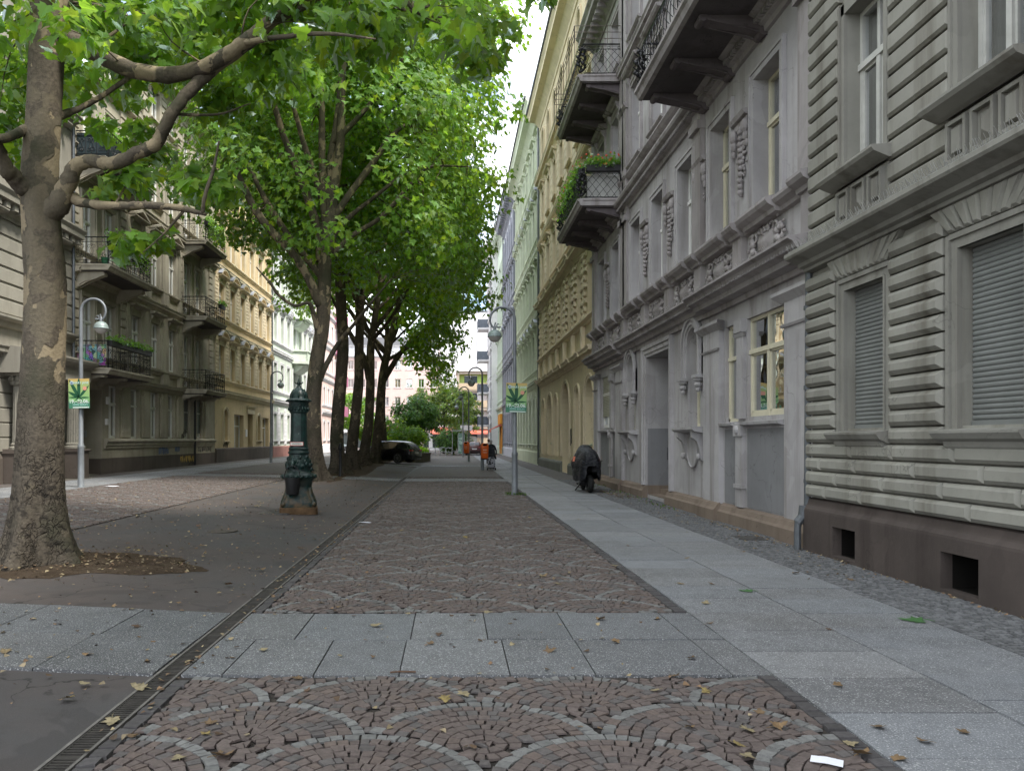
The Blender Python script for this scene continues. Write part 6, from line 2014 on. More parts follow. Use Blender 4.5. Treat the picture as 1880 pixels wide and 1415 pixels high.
# ------------------------------------------------------------------ posters on the lamps
def poster(x, y, z, label, w=.62, h=.88, tilt=0.0, strip=False):
    o = empty('poster_board', (x, y, z), 0, label, 'poster', 'green festival posters on lamp posts')
    o.rotation_euler = (0, tilt, 0)
    def fmap(mb): return mb
    t = NT('poster print'); c = t.n('TexCoord').outputs['Object']; s = t.n('SeparateXYZ', {'Vector': c})
    gz = t.ramp(s.outputs[2], -.44, .44)
    col = t.mix(t.ramp(gz, .30, .75), (.20, .42, .16), (.32, .42, .15))
    col = t.mix(t.ramp(gz, .80, .98), col, (.52, .36, .12))
    col = t.mix(t.ramp(gz, .26, .20), col, (.045, .19, .11))
    pm = t.done(t.bsdf(col=col, rough=.5))
    mb = MB(); mb.box(-w/2, w/2, -.006, .006, -h/2, h/2); mobj('board', mb.mesh('board', pm), o)
    dk = solid('poster dark green', (.012, .085, .038), .5)
    mb = MB(); cx, cz = .0, -.12
    def leaflet(a, l, wd):
        n = 10; P = []
        d = (math.cos(a), math.sin(a)); q = (-d[1], d[0])
        pr = []
        for k in range(n+1):
            t_ = k/n; pr.append((t_, wd*math.sin(PI*min(1, t_*.92+.02))**.8*(1-.35*t_)))
        up = [(cx+d[0]*l*t_+q[0]*v, cz+d[1]*l*t_+q[1]*v) for t_, v in pr]; dn = [(cx+d[0]*l*t_-q[0]*v, cz+d[1]*l*t_-q[1]*v) for t_, v in reversed(pr)]
        pts = up+dn
        pts = [(min(max(a_, -w/2+.003), w/2-.003), min(max(b_, -h/2), h/2-.003)) for a_, b_ in pts]
        mb.add([(a_, -.0075, b_) for a_, b_ in pts], [tuple(range(len(pts)))])
    for a, l, wd in ((90, .60, .062), (118, .60, .062), (150, .36, .055), (178, .31, .028), (50, .46, .05), (0, .31, .03), (215, .15, .02), (-35, .15, .02)): leaflet(math.radians(a), l, wd)
    mb.build('leaf_emblem', dk, o)
    wt = solid('poster white print', (.62, .70, .66), .5)
    def T(txt, size, x_, z_, m, bold=.0): mobj('lettering', text_mesh(txt, size, m, 'lettering', .0006, 'CENTER', bold), o, (x_, -.0095, z_), (PI/2, 0, 0))
    T('19.–22.06.', .145, 0, -.235, wt, .003); T('MARY JANE', .088, .07, .315, solid('poster mint print', (.45, .62, .58), .5), .002); T('MESSE BERLIN', .072, .03, -.335, solid('poster teal print', (.28, .52, .46), .5), .002)
    mb = MB()
    n = 20; mb.add([(-.21+.055*math.cos(2*PI*k/n), -.0085, .32+.055*math.sin(2*PI*k/n)) for k in range(n)], [tuple(range(n))]); mb.build('round_badge', solid('poster badge', (.5, .62, .66), .5), o)
    mb = MB()
    for k in range(4):
        a = PI*k/4; mb.tube([(-.21+.045*math.cos(a), -.0095, .32+.045*math.sin(a)), (-.21-.045*math.cos(a), -.0095, .32-.045*math.sin(a))], .006, 3)
    mb.build('badge_mark', solid('poster badge mark', (.10, .16, .25), .5), o)
    mb = MB(); mb.add([(.175+.06*math.cos(2*PI*k/n), -.0098, .155+.06*math.sin(2*PI*k/n)) for k in range(n)], [tuple(range(n))]); mb.build('round_sticker', solid('poster coral dot', (.62, .28, .20), .5), o)
    mb = MB(); mb.box(-.19, .29, -.0085, -.0075, -.425, -.395); mb.build('footer_line', wt, o)
    for zz in (-.25, .25):
        mb = MB(); mb.tube([(.085*math.cos(2*PI*k/12), .07+.085*math.sin(2*PI*k/12), zz) for k in range(12)], .008, 4, closed=True); mb.build('strap', MAT['black_plastic'], o)
    return o
poster(1.95, 22.98, 2.90, 'green poster with a big dark leaf on the right hand street lamp', tilt=.03)
poster(-11.05, 22.88, 3.02, 'green poster with a big dark leaf on the left hand street lamp', tilt=-.02)

# ------------------------------------------------------------------ litter bins on the lamps
def bin_meshes():
    mb = MB()
    rings = []
    for z, w, d in ((-.0, .17, .13), (.03, .19, .15), (.55, .215, .17), (.68, .215, .17), (.78, .19, .15), (.84, .12, .1)):
        ring = []
        for k in range(24):
            a = 2*PI*k/24; c, s = math.cos(a), math.sin(a)
            ring.append((w*abs(c)**.5*(1 if c >= 0 else -1), d*abs(s)**.5*(1 if s >= 0 else -1), z))
        rings.append(ring)
    mb.loft(rings); body = mb.mesh('bin_body', MAT['orange'], True, 40)
    mb = MB(); mb.prism([(-.1, .70), (.1, .70), (.13, .78), (.05, .81), (-.05, .81), (-.13, .78)], -.185, -.165); slot = mb.mesh('slot', MAT['painted_dark'])
    mb = MB(); mb.box(-.11, .11, -.182, -.172, .46, .50); mb.box(-.13, .13, -.182, -.172, .36, .375); mb.box(-.10, .10, -.182, -.172, .31, .325); mark = mb.mesh('printed_slogan', solid('bin print', (.75, .55, .45), .6))
    mb = MB(); mb.box(-.16, .16, -.14, .14, -.06, .0); bt = mb.mesh('bin_base', MAT['black_plastic'])
    return (('bin_body', body), ('slot', slot), ('printed_slogan', mark), ('bin_base', bt))
BM_ = bin_meshes()
for (x, y, z, rz, lab) in ((1.84, 42.2, .62, .1, 'orange litter bin on the lamp post beside the person with the trolley'), (1.17, 57.85, .65, -.35, 'orange litter bin on the third lamp post, farther than the other bin')):
    o = empty('litter_bin', (x, y, z), rz, lab, 'litter bin', 'orange litter bins')
    for nme, me in BM_: mobj(nme, me, o)

# ------------------------------------------------------------------ cast iron street pump
def pump():
    x, y = -3.34, 16.9; z = gh(x)-.02
    root = empty('water_pump', (x, y, z), .18, 'tall dark green cast iron street pump with ornate base and domed top, on the asphalt', 'street pump')
    t = NT('pump green iron'); p = t.pos(); n = t.noise(p, 9, 6, .65); zz = t.n('SeparateXYZ', {'Vector': p}).outputs[2]
    c = t.mix(t.ramp(n, .35, .65), (.005, .026, .023), (.003, .013, .013))
    c = t.mix(t.math('MULTIPLY', t.ramp(t.noise(p, 5, 6, .7), .56, .66), .5), c, (.010, .055, .046))
    c = t.mix(t.math('MULTIPLY', t.ramp(t.noise(p, 6, 5), .42, .6), t.ramp(zz, .25, .85, 1, 0)), c, (.10, .065, .03))
    pm = t.done(t.bsdf(col=c, rough=t.ramp(n, .3, .7, .3, .55), spec=.4, nrm=t.bump(t.noise(p, 40, 4), .25, .01)))
    rust = flat('rusty iron', (.11, .065, .032), .8, .2, .35, 7, .6)
    def sqr(r, k=.55, n=32, z=0, rot=0):
        P = []
        for i in range(n):
            a = 2*PI*(i+.5)/n; c_, s_ = math.cos(a), math.sin(a)
            P.append((r*abs(c_)**k*math.copysign(1, c_), r*abs(s_)**k*math.copysign(1, s_), z))
        return P
    mb = MB(); mb.loft([sqr(.41, .25, 32, z_) for z_ in (0, .15)]+[sqr(.39, .25, 32, .165)]); mb.build('base_slab', rust, root)
    mb = MB()
    prof = [(.375, .16, .3), (.385, .26, .35), (.375, .33, .4), (.335, .42, .42), (.30, .52, .45), (.28, .68, .5), (.30, .72, .5), (.29, .76, .5), (.33, .82, .6), (.345, .88, .7), (.33, .93, .7), (.27, .96, .8), (.25, 1.0, .9),
            (.255, 1.06, 1), (.27, 1.12, 1), (.265, 1.2, 1), (.245, 1.3, 1), (.215, 1.36, 1), (.21, 1.4, 1), (.235, 1.42, 1), (.235, 1.45, 1), (.215, 1.47, 1), (.21, 1.5, .9), (.225, 1.53, .9), (.2, 1.56, .85)]
    mb.loft([sqr(r, k, 32, z_) for r, z_, k in prof]); ped = mb.build('pedestal', pm, root, smooth=True, auto=50)
    mb = MB(); mb.loft([sqr(r, .85, 16, z_) for r, z_ in ((.205, 1.55), (.195, 1.62), (.182, 1.9), (.178, 2.38))]); mb.build('shaft', pm, root)
    mb = MB()
    for r0, z_ in ((.19, 2.39), (.215, 2.42), (.195, 2.45), (.2, 2.5), (.22, 2.6)): pass
    mb.loft([sqr(r, k, 32, z_) for r, z_, k in ((.17, 2.36, .85), (.20, 2.38, .9), (.205, 2.41, .9), (.185, 2.44, .9), (.195, 2.5, .9), (.21, 2.58, .95), (.215, 2.62, 1), (.255, 2.645, 1), (.27, 2.67, 1), (.255, 2.695, 1), (.20, 2.71, 1), (.185, 2.73, 1), (.18, 2.79, 1), (.155, 2.86, 1), (.11, 2.93, 1), (.065, 2.97, 1), (.05, 3.0, 1))])
    cap = mb.build('capital', pm, root, smooth=True, auto=50)
    mb = MB(); n = 16
    for k in range(n):
        a = 2*PI*k/n
        mb.ball((.205*math.cos(a), .205*math.sin(a), 2.46), (.03, .03, .05), 6, 5)
        mb.ball((.265*math.cos(a), .265*math.sin(a), 2.66), (.022, .022, .022), 6, 4)
    for k in range(8):
        a = 2*PI*k/8
        mb.tube([(.185*math.cos(a), .185*math.sin(a), 2.72), (.175*math.cos(a), .175*math.sin(a), 2.82), (.11*math.cos(a), .11*math.sin(a), 2.935)], .016, 5)
        mb.tube([(.215*math.cos(a+.2), .215*math.sin(a+.2), 2.58), (.2*math.cos(a-.1), .2*math.sin(a-.1), 2.5), (.21*math.cos(a+.1), .21*math.sin(a+.1), 2.42)], .014, 5)
    mb.build('relief', pm, cap, smooth=True)
    mb = MB(); mb.lathe([(.05, 3.0), (.035, 3.02), (.03, 3.05), (.045, 3.07), (.04, 3.09), (.025, 3.12), (.018, 3.16), (.005, 3.2)], 14)
    for k in range(4):
        a = PI/2*k+.3; mb.tube([(.02*math.cos(a), .02*math.sin(a), 3.06), (.07*math.cos(a), .07*math.sin(a), 3.075), (.085*math.cos(a), .085*math.sin(a), 3.10)], .014, 5); mb.ball((.085*math.cos(a), .085*math.sin(a), 3.10), .017, 6, 4)
    mb.build('finial', pm, root, smooth=True)
    # scrolled feet, garlands and masks
    mb = MB(); rr = random.Random(4)
    for sx in (-1, 1):
        for sy in (-1, 1):
            d = Vector((sx, sy, 0)).normalized()
            pts = [tuple(d*.33+Vector((0, 0, .62))), tuple(d*.37+Vector((0, 0, .45))), tuple(d*.42+Vector((0, 0, .34))), tuple(d*.46+Vector((0, 0, .25)))]
            mb.tube(crom(pts, 4), .05, 7); mb.ball(tuple(d*.45+Vector((0, 0, .24))), (.075, .075, .07), 9, 6)
    for k in range(18):
        a = 2*PI*k/18; mb.ball((.335*math.cos(a), .335*math.sin(a), .875), (.064, .064, .055), 8, 6)
    for k in range(26):
        a = 2*PI*k/26*3.0; z_ = 1.04+.3*(k/26); r = .262-.05*(k/26)
        mb.ball((r*math.cos(a), r*math.sin(a), z_), (.05, .05, .06), 6, 5)
    for k in range(14):
        a = 2*PI*k/14; mb.ball((.26*math.cos(a), .26*math.sin(a), 1.14+.03*math.sin(k*2.2)), (.04, .04, .06), 6, 5)
    mb.build('relief', pm, ped, smooth=True)
    # spout with lip towards the viewer, sign plate and thin band
    mb = MB(); mb.tube(crom([(-.10, -.22, 1.22), (-.12, -.30, 1.24), (-.13, -.37, 1.18), (-.13, -.385, 1.10)], 4), [.05]*13, 9); mb.ball((-.1, -.23, 1.22), (.085, .06, .085), 9, 6)
    mb.build('spout', pm, root, smooth=True)
    mb = MB(); mb.box(-.185, .10, -.215, -.20, 1.60, 1.69); sgn = mb.build('notice_plate', solid('notice white', (.66, .64, .60), .5), root)
    mb = MB()
    for (a, b, c_, d) in ((-.185, .10, 1.60, 1.608), (-.185, .10, 1.682, 1.69), (-.185, -.177, 1.608, 1.682), (.092, .10, 1.608, 1.682)): mb.box(a, b, -.2175, -.2145, c_, d)
    mb.build('red_border', solid('notice red', (.45, .04, .04), .5), sgn)
    mb = MB(); rr = random.Random(6); pts = [(-.14+.2*k/22, -.217, 1.645+.014*math.sin(k*2.3)+.006*math.sin(k*5)) for k in range(23)]
    mb.tube(pts, .0042, 3); mb.build('printed_line', solid('notice ink', (.04, .04, .05), .6), sgn)
    mb = MB(); mb.tube([(.178*math.cos(2*PI*k/16), .178*math.sin(2*PI*k/16), 1.88+.006*k/16) for k in range(16)], .005, 4, closed=True); mb.build('wire', MAT['steel'], root)
    # bucket hanging from the spout
    root.scale = (1, 1, .925)
    b = empty('bucket', (x-.13*math.cos(.18)+.42*math.sin(.18), y-.42, z+.44), 0, 'black bucket hanging from the spout of the green street pump', 'bucket')
    mb = MB(); n = 20
    mb.lathe([(.125, 0), (.13, .01), (.165, .34), (.175, .345), (.175, .36), (.158, .36), (.122, .02)], n); mb.build('bucket_body', MAT['black_plastic'], b, smooth=True, auto=40)
    mb = MB(); mb.tube([(.17*math.cos(PI*k/14), -.02, .345+.27*math.sin(PI*k/14)) for k in range(15)], .009, 6); mb.build('handle', MAT['iron'], b)
pump()

# ------------------------------------------------------------------ covered motorcycle
def motorcycle():
    x, y = 4.32, 23.95; root = empty('covered_motorcycle', (x, y, 0), -.02, 'motorcycle under a black cover with orange reflector patches, rear wheel showing, by the grey house', 'motorcycle')
    rub = MAT['rubber']
    def wheel(cy, r, w, nme='wheel'):
        mb = MB(); P = []
        n, m = 36, 10
        for i in range(n):
            a = 2*PI*i/n
            for k in range(m):
                b = 2*PI*k/m
                q = r-w*.5+w*.5*math.cos(b)*.95
                P.append((w*.5*math.sin(b)*1.0, cy+q*math.cos(a), r+q*math.sin(a)))
        F = [(i*m+k, i*m+(k+1) % m, ((i+1) % n)*m+(k+1) % m, ((i+1) % n)*m+k) for i in range(n) for k in range(m)]
        mb.add(P, F); wv = mb.build('tyre', rub, root, smooth=True)
        mb = MB(); mb.tube([(0, cy+(r-w)*math.cos(2*PI*k/28), r+(r-w)*math.sin(2*PI*k/28)) for k in range(28)], .03, 6, closed=True)
        for k in range(5):
            a = 2*PI*k/5; mb.tube([(0, cy, r), (0, cy+(r-w)*math.cos(a), r+(r-w)*math.sin(a))], .025, 6)
        mb.tube([(-.09, cy, r), (.09, cy, r)], .045, 10); mb.build('rim', MAT['iron'], wv, smooth=True)
    wheel(0.0, .31, .19); wheel(1.42, .30, .13)
    mb = MB(); rr = random.Random(3)
    mb.ball((-.05, .72, .42), (.2, .32, .24), 12, 8); mb.tube([(-.18, .0, .34), (-.2, .4, .36), (-.16, .9, .33)], .06, 8); mb.tube([(.12, 0, .31), (.12, .6, .4)], .04, 6)
    for k in range(10): mb.tube([(-.16+rr.uniform(-.05, .1), rr.uniform(.1, 1), rr.uniform(.2, .5)) for _ in range(3)], .022, 5)
    mb.tube([(-.15, .75, .3), (-.34, .82, .03)], .018, 6); mb.tube([(-.3, .4, .25), (-.36, .42, .28)], .03, 6)
    mb.build('engine', MAT['iron'], root, smooth=True)
    # cover: lofted with folds
    st = [(-.40, .16, .62, .86), (-.36, .25, .48, 1.12), (-.20, .33, .42, 1.27), (.05, .37, .40, 1.34), (.35, .40, .36, 1.36), (.65, .44, .34, 1.40), (.9, .46, .36, 1.47), (1.05, .45, .38, 1.49), (1.3, .34, .36, 1.36), (1.6, .22, .38, .98), (1.74, .12, .42, .72)]
    rings = []; n = 44; r2 = np.random.RandomState(5)
    sp = crom(st, 5)
    for (yy, hw, zb, zt) in sp:
        ring = []
        for k in range(n):
            t_ = k/(n-1); a = PI*(t_)             # right hem, over the top, left hem
            c_, s_ = math.cos(a), math.sin(a)
            xx = hw*abs(c_)**.5*math.copysign(1, c_); hgt = (zt-zb)
            sh = abs(s_)**.6
            zz = zb+hgt*sh
            low = 1-sh
            xx *= 1-.42*max(0, (zz-.95)/.55)
            f = .030*math.sin(7*zz+4*yy*2.1+3*xx)+.012*math.sin(15*zz-7*yy+1.3)+.008*math.sin(11*yy+6*zz)
            xx *= 1+f*(.6+.9*low)-.14*low*(1 if zz < .8 else .4)+.10*math.exp(-((zz-.62)/.12)**2)*.6
            zz += .02*math.sin(9*yy+k*.6)*low+.010*math.sin(5*yy+4*xx)
            ring.append((xx, yy+f*.5, zz))
        rings.append(ring)
    V = [p for r_ in rings for p in r_]; m = len(rings)
    F = [(i*n+k, i*n+k+1, (i+1)*n+k+1, (i+1)*n+k) for i in range(m-1) for k in range(n-1)]
    F += [tuple(range(n)), tuple(reversed(range((m-1)*n, m*n)))]
    mb = MB(); mb.add(V, F)
    t = NT('black cover cloth'); p = t.pos(); wv = t.noise(t.map(p, (2.5, 1.2, 3.5)), 2.2, 4, .55, 1.2)
    cm = t.done(t.bsdf(col=(.010, .011, .015, 1), rough=.5, spec=.3, nrm=t.bump(wv, .9, .07)))
    cv = mb.build('cover', cm, root, smooth=True)
    om = solid('reflector orange', (.85, .17, .07), .35)
    for sx in (-1, 1):
        mb = MB()
        d_ = (-.24, .06) if sx > 0 else (.45, .72); o_ = (.345, .40) if sx > 0 else (.415, .44)
        mb.add([(sx*o_[0], d_[0], .96), (sx*o_[1], d_[1], .96), (sx*(o_[1]-.03), d_[1], 1.12), (sx*(o_[0]-.03), d_[0], 1.12)], [(0, 1, 2, 3)] if sx > 0 else [(3, 2, 1, 0)])
        mb.build('reflector_patch', om, cv)
    mb = MB()
    mb.tube(crom([(-.30, -.36, .98), (-.15, -.39, .92), (.05, -.40, .93), (.2, -.38, .95), (.33, -.30, 1.0)], 4), .012, 5); mb.build('hem_cord', cm, cv, smooth=True)
motorcycle()

# ------------------------------------------------------------------ people
SKIN = flat('skin', (.42, .26, .19), .6, 0, .1, 20)
def ring_xy(cx, cy, z, rx, ry, n=18, ph=0): return [(cx+rx*math.cos(2*PI*k/n+ph), cy+ry*math.sin(2*PI*k/n+ph), z) for k in range(n)]
def skin_body(name, nodes, edges, mat, parent, lvl=2):
    me = bpy.data.meshes.new(name); me.from_pydata([n[0] for n in nodes], edges, []); me.materials.append(mat)
    o = mobj(name, me, parent)
    m = o.modifiers.new('skin', 'SKIN')
    for i, nd in enumerate(nodes):
        r = nd[1]; r = (r, r) if not hasattr(r, '__len__') else r
        me.skin_vertices[0].data[i].radius = r
        me.skin_vertices[0].data[i].use_root = (i == 0)
    s = o.modifiers.new('sub', 'SUBSURF'); s.levels = lvl; s.render_levels = lvl
    me.polygons.foreach_set('use_smooth', [True]*len(me.polygons)); m.use_smooth_shade = True
    return o
def hand(parent, w, d, mat):
    w = Vector(w); d = Vector(d).normalized(); s = d.cross(Vector((0, 1, 0))); s = s.normalized() if s.length > .1 else Vector((1, 0, 0))
    b = d.cross(s).normalized()
    nodes = [(tuple(w), (.022, .03)), (tuple(w+d*.05), (.02, .04)), (tuple(w+d*.085), (.016, .038))]; edges = [(0, 1), (1, 2)]
    skin_body('hand', nodes, edges, mat, parent, 1)
    for k in range(4):
        off = s*(-.028+.0187*k); l = (.066, .075, .07, .055)[k]
        p = w+d*.085+off
        skin_body('finger', [(tuple(p), .009), (tuple(p+d*l*.5+b*.01), .0085), (tuple(p+d*l*.8+b*.035), .0075)], [(0, 1), (1, 2)], mat, parent, 1)
    p = w+d*.03-s*.034
    skin_body('thumb', [(tuple(p), .011), (tuple(p+d*.03-s*.018+b*.012), .01), (tuple(p+d*.055-s*.02+b*.03), .008)], [(0, 1), (1, 2)], mat, parent, 1)
def person(x, y, rz, label, hgt, top, trouser, hair, bend=0.0, coat=False, pull=False, shoe=None):
    root = empty('person', (x, y, 0), rz, label, 'person', 'people walking on the right pavement')
    k = hgt/1.70
    by = bend
    hip = .90*k; sh = 1.40*k; B = lambda z: by*max(0, (z-hip)/(sh-hip))**1.2     # forward lean in +y
    nk, hd = 1.50*k, 1.60*k
    # legs (mid step)
    nodes = [((0, 0, hip), (.15*k, .12*k)), ((.085*k, 0, hip-.06), (.088*k, .09*k)), ((.09*k, .16*k, .49*k), (.056*k, .06*k)), ((.09*k, .10*k, .09*k), (.04*k, .043*k)),
             ((-.085*k, 0, hip-.06), (.088*k, .09*k)), ((-.09*k, -.02*k, .48*k), (.056*k, .06*k)), ((-.09*k, -.26*k, .12*k), (.04*k, .043*k))]
    skin_body('trousers', nodes, [(0, 1), (1, 2), (2, 3), (0, 4), (4, 5), (5, 6)], trouser, root)
    for (sx, fy, fz) in ((.09*k, .10*k, .04), (-.09*k, -.26*k, .06)):
        skin_body('shoe', [((sx, fy-.05, fz), (.042, .04)), ((sx, fy+.06, fz-.005), (.044, .036)), ((sx, fy+.16, fz-.012), (.036, .026))], [(0, 1), (1, 2)], shoe or MAT['black_plastic'], root, 1)
    # torso and arms as one garment
    el = [(.235*k, B(1.1*k)-.02, 1.10*k), (-.235*k, B(1.1*k)-.02, 1.10*k)]
    wr = [(.225*k, B(1.0*k)+.10, .86*k), (-.225*k, B(1.0*k)+.04, .84*k)]
    if pull: el[0] = (.25*k, B(1.1*k)-.14, 1.1*k); wr[0] = (.22*k, -.34, .86*k)
    nodes = [((0, 0, hip-.02), (.165*k, .125*k)), ((0, B(1.05*k), 1.06*k), (.15*k, .115*k)), ((0, B(1.28*k), 1.26*k), (.17*k, .125*k)), ((0, B(1.42*k), 1.41*k), (.11*k, .085*k)), ((0, B(1.5*k), nk-.02), (.058*k, .058*k)),
             ((.17*k, B(1.38*k), 1.37*k), (.062*k, .066*k)), (el[0], (.047*k, .05*k)), (wr[0], (.034*k, .036*k)), ((-.17*k, B(1.38*k), 1.37*k), (.062*k, .066*k)), (el[1], (.047*k, .05*k)), (wr[1], (.034*k, .036*k))]
    skin_body('jacket' if coat else 'shirt', nodes, [(0, 1), (1, 2), (2, 3), (3, 4), (3, 5), (5, 6), (6, 7), (3, 8), (8, 9), (9, 10)], top, root)
    if coat:
        mb = MB(); mb.loft([ring_xy(0, B(1.25*k), 1.25*k, .185*k, .15*k), ring_xy(0, B(1.0*k), 1.0*k, .20*k, .165*k), ring_xy(.0, -.01, .78*k, .235*k, .19*k), ring_xy(.02, -.03, .60*k, .26*k, .20*k)]); mb.build('coat_skirt', top, root, smooth=True)
    # head, face, ears, hair
    hy = B(1.62*k)+.02+by*.15
    mb = MB()
    for z_, rx, ry, oy in (): pass
    mb.loft([ring_xy(0, hy+oy, hd+dz*k, rx*k, ry*k, 18) for dz, rx, ry, oy in ((-.115, .03, .035, .02), (-.10, .048, .06, .02), (-.06, .064, .085, .01), (0, .073, .095, .0), (.05, .073, .095, -.005), (.09, .055, .075, -.01), (.115, .02, .03, -.01))])
    mb.ball((0, hy+.10*k, hd-.02*k), (.014*k, .022*k, .026*k), 8, 6)
    for sx in (-1, 1): mb.ball((sx*.074*k, hy-.005, hd-.01*k), (.012*k, .022*k, .034*k), 8, 6)
    head = mb.build('head', SKIN, root, smooth=True)
    mb = MB()
    for sx in (-1, 1): mb.ball((sx*.03*k, hy+.086*k, hd+.008*k), (.012*k, .008*k, .007*k), 8, 5)
    mb.build('eyes', solid('dark eyes', (.03, .03, .03), .3), head)
    mb = MB(); mb.ball((0, hy+.082*k, hd-.062*k), (.022*k, .008*k, .006*k), 8, 5); mb.build('mouth', solid('lips', (.35, .13, .11), .5), head)
    mb = MB(); mb.loft([ring_xy(0, hy-.012*k+oy, hd+dz*k, rx*k, ry*k, 18) for dz, rx, ry, oy in ((-.07, .062, .06, -.035), (-.02, .08, .085, -.022), (.04, .084, .097, -.012), (.085, .07, .084, -.01), (.118, .035, .045, -.01), (.125, .01, .01, -.01))]); mb.build('hair', hair, head, smooth=True)
    for i in range(2):
        d = Vector(wr[i])-Vector(el[i]); hand(root, wr[i], d, SKIN)
    return root
dark = flat('navy black coat cloth', (.016, .018, .026), .85, 0, .3, 6); blk = flat('black trouser cloth', (.018, .018, .022), .85, 0, .3, 6)
person(2.28, 43.0, .06, 'stooped person in a long dark coat walking away, pulling a wheeled shopping trolley', 1.62, dark, blk, flat('grey hair', (.30, .29, .28), .8), .24, True, True)
person(2.42, 49.5, -.05, 'person in a pale top and black trousers half hidden behind the orange bin', 1.68, flat('pale top', (.5, .47, .48), .85, 0, .1, 5), blk, flat('brown hair', (.09, .05, .03), .7), .03, shoe=flat('pale shoes', (.55, .53, .5), .7))
# shopping trolley
t_ = empty('shopping_trolley', (2.20, 41.9, 0), .05, 'black and grey patterned shopping trolley on small wheels behind the stooped person', 'trolley')
t = NT('patterned trolley cloth'); p = t.pos(); v = t.n('TexVoronoi', {'Vector': p, 'Scale': 9.0}).outputs['Distance']
tm = t.done(t.bsdf(col=t.mix(t.ramp(v, .38, .46), (.02, .02, .025), (.30, .30, .34)), rough=.8))
mb = MB(); mb.loft([[(sx*w, sy*d+.02, z) for sx, sy in ((-1, -1), (1, -1), (1, 1), (-1, 1))] for z, w, d in ((.14, .15, .10), (.2, .19, .13), (.5, .2, .14), (.66, .17, .12), (.70, .10, .08))]); mb.build('bag', tm, t_)
mb = MB()
for sx in (-1, 1): mb.tube([(sx*.15, .14, .08), (sx*.15, .17, .7), (sx*.12, .3, .84)], .012, 6)
mb.tube([(-.12, .3, .84), (.12, .3, .84)], .014, 6); mb.tube([(-.2, .12, .07), (.2, .12, .07)], .01, 6); mb.box(-.17, .17, -.08, .14, .10, .13); mb.build('frame', MAT['iron'], t_)
for sx in (-1, 1):
    for sy in (.12, -.10):
        mb = MB(); mb.tube([(sx*.20, sy, .07), (sx*.235, sy, .07)], .07, 16); mb.build('wheel', MAT['rubber'], t_)

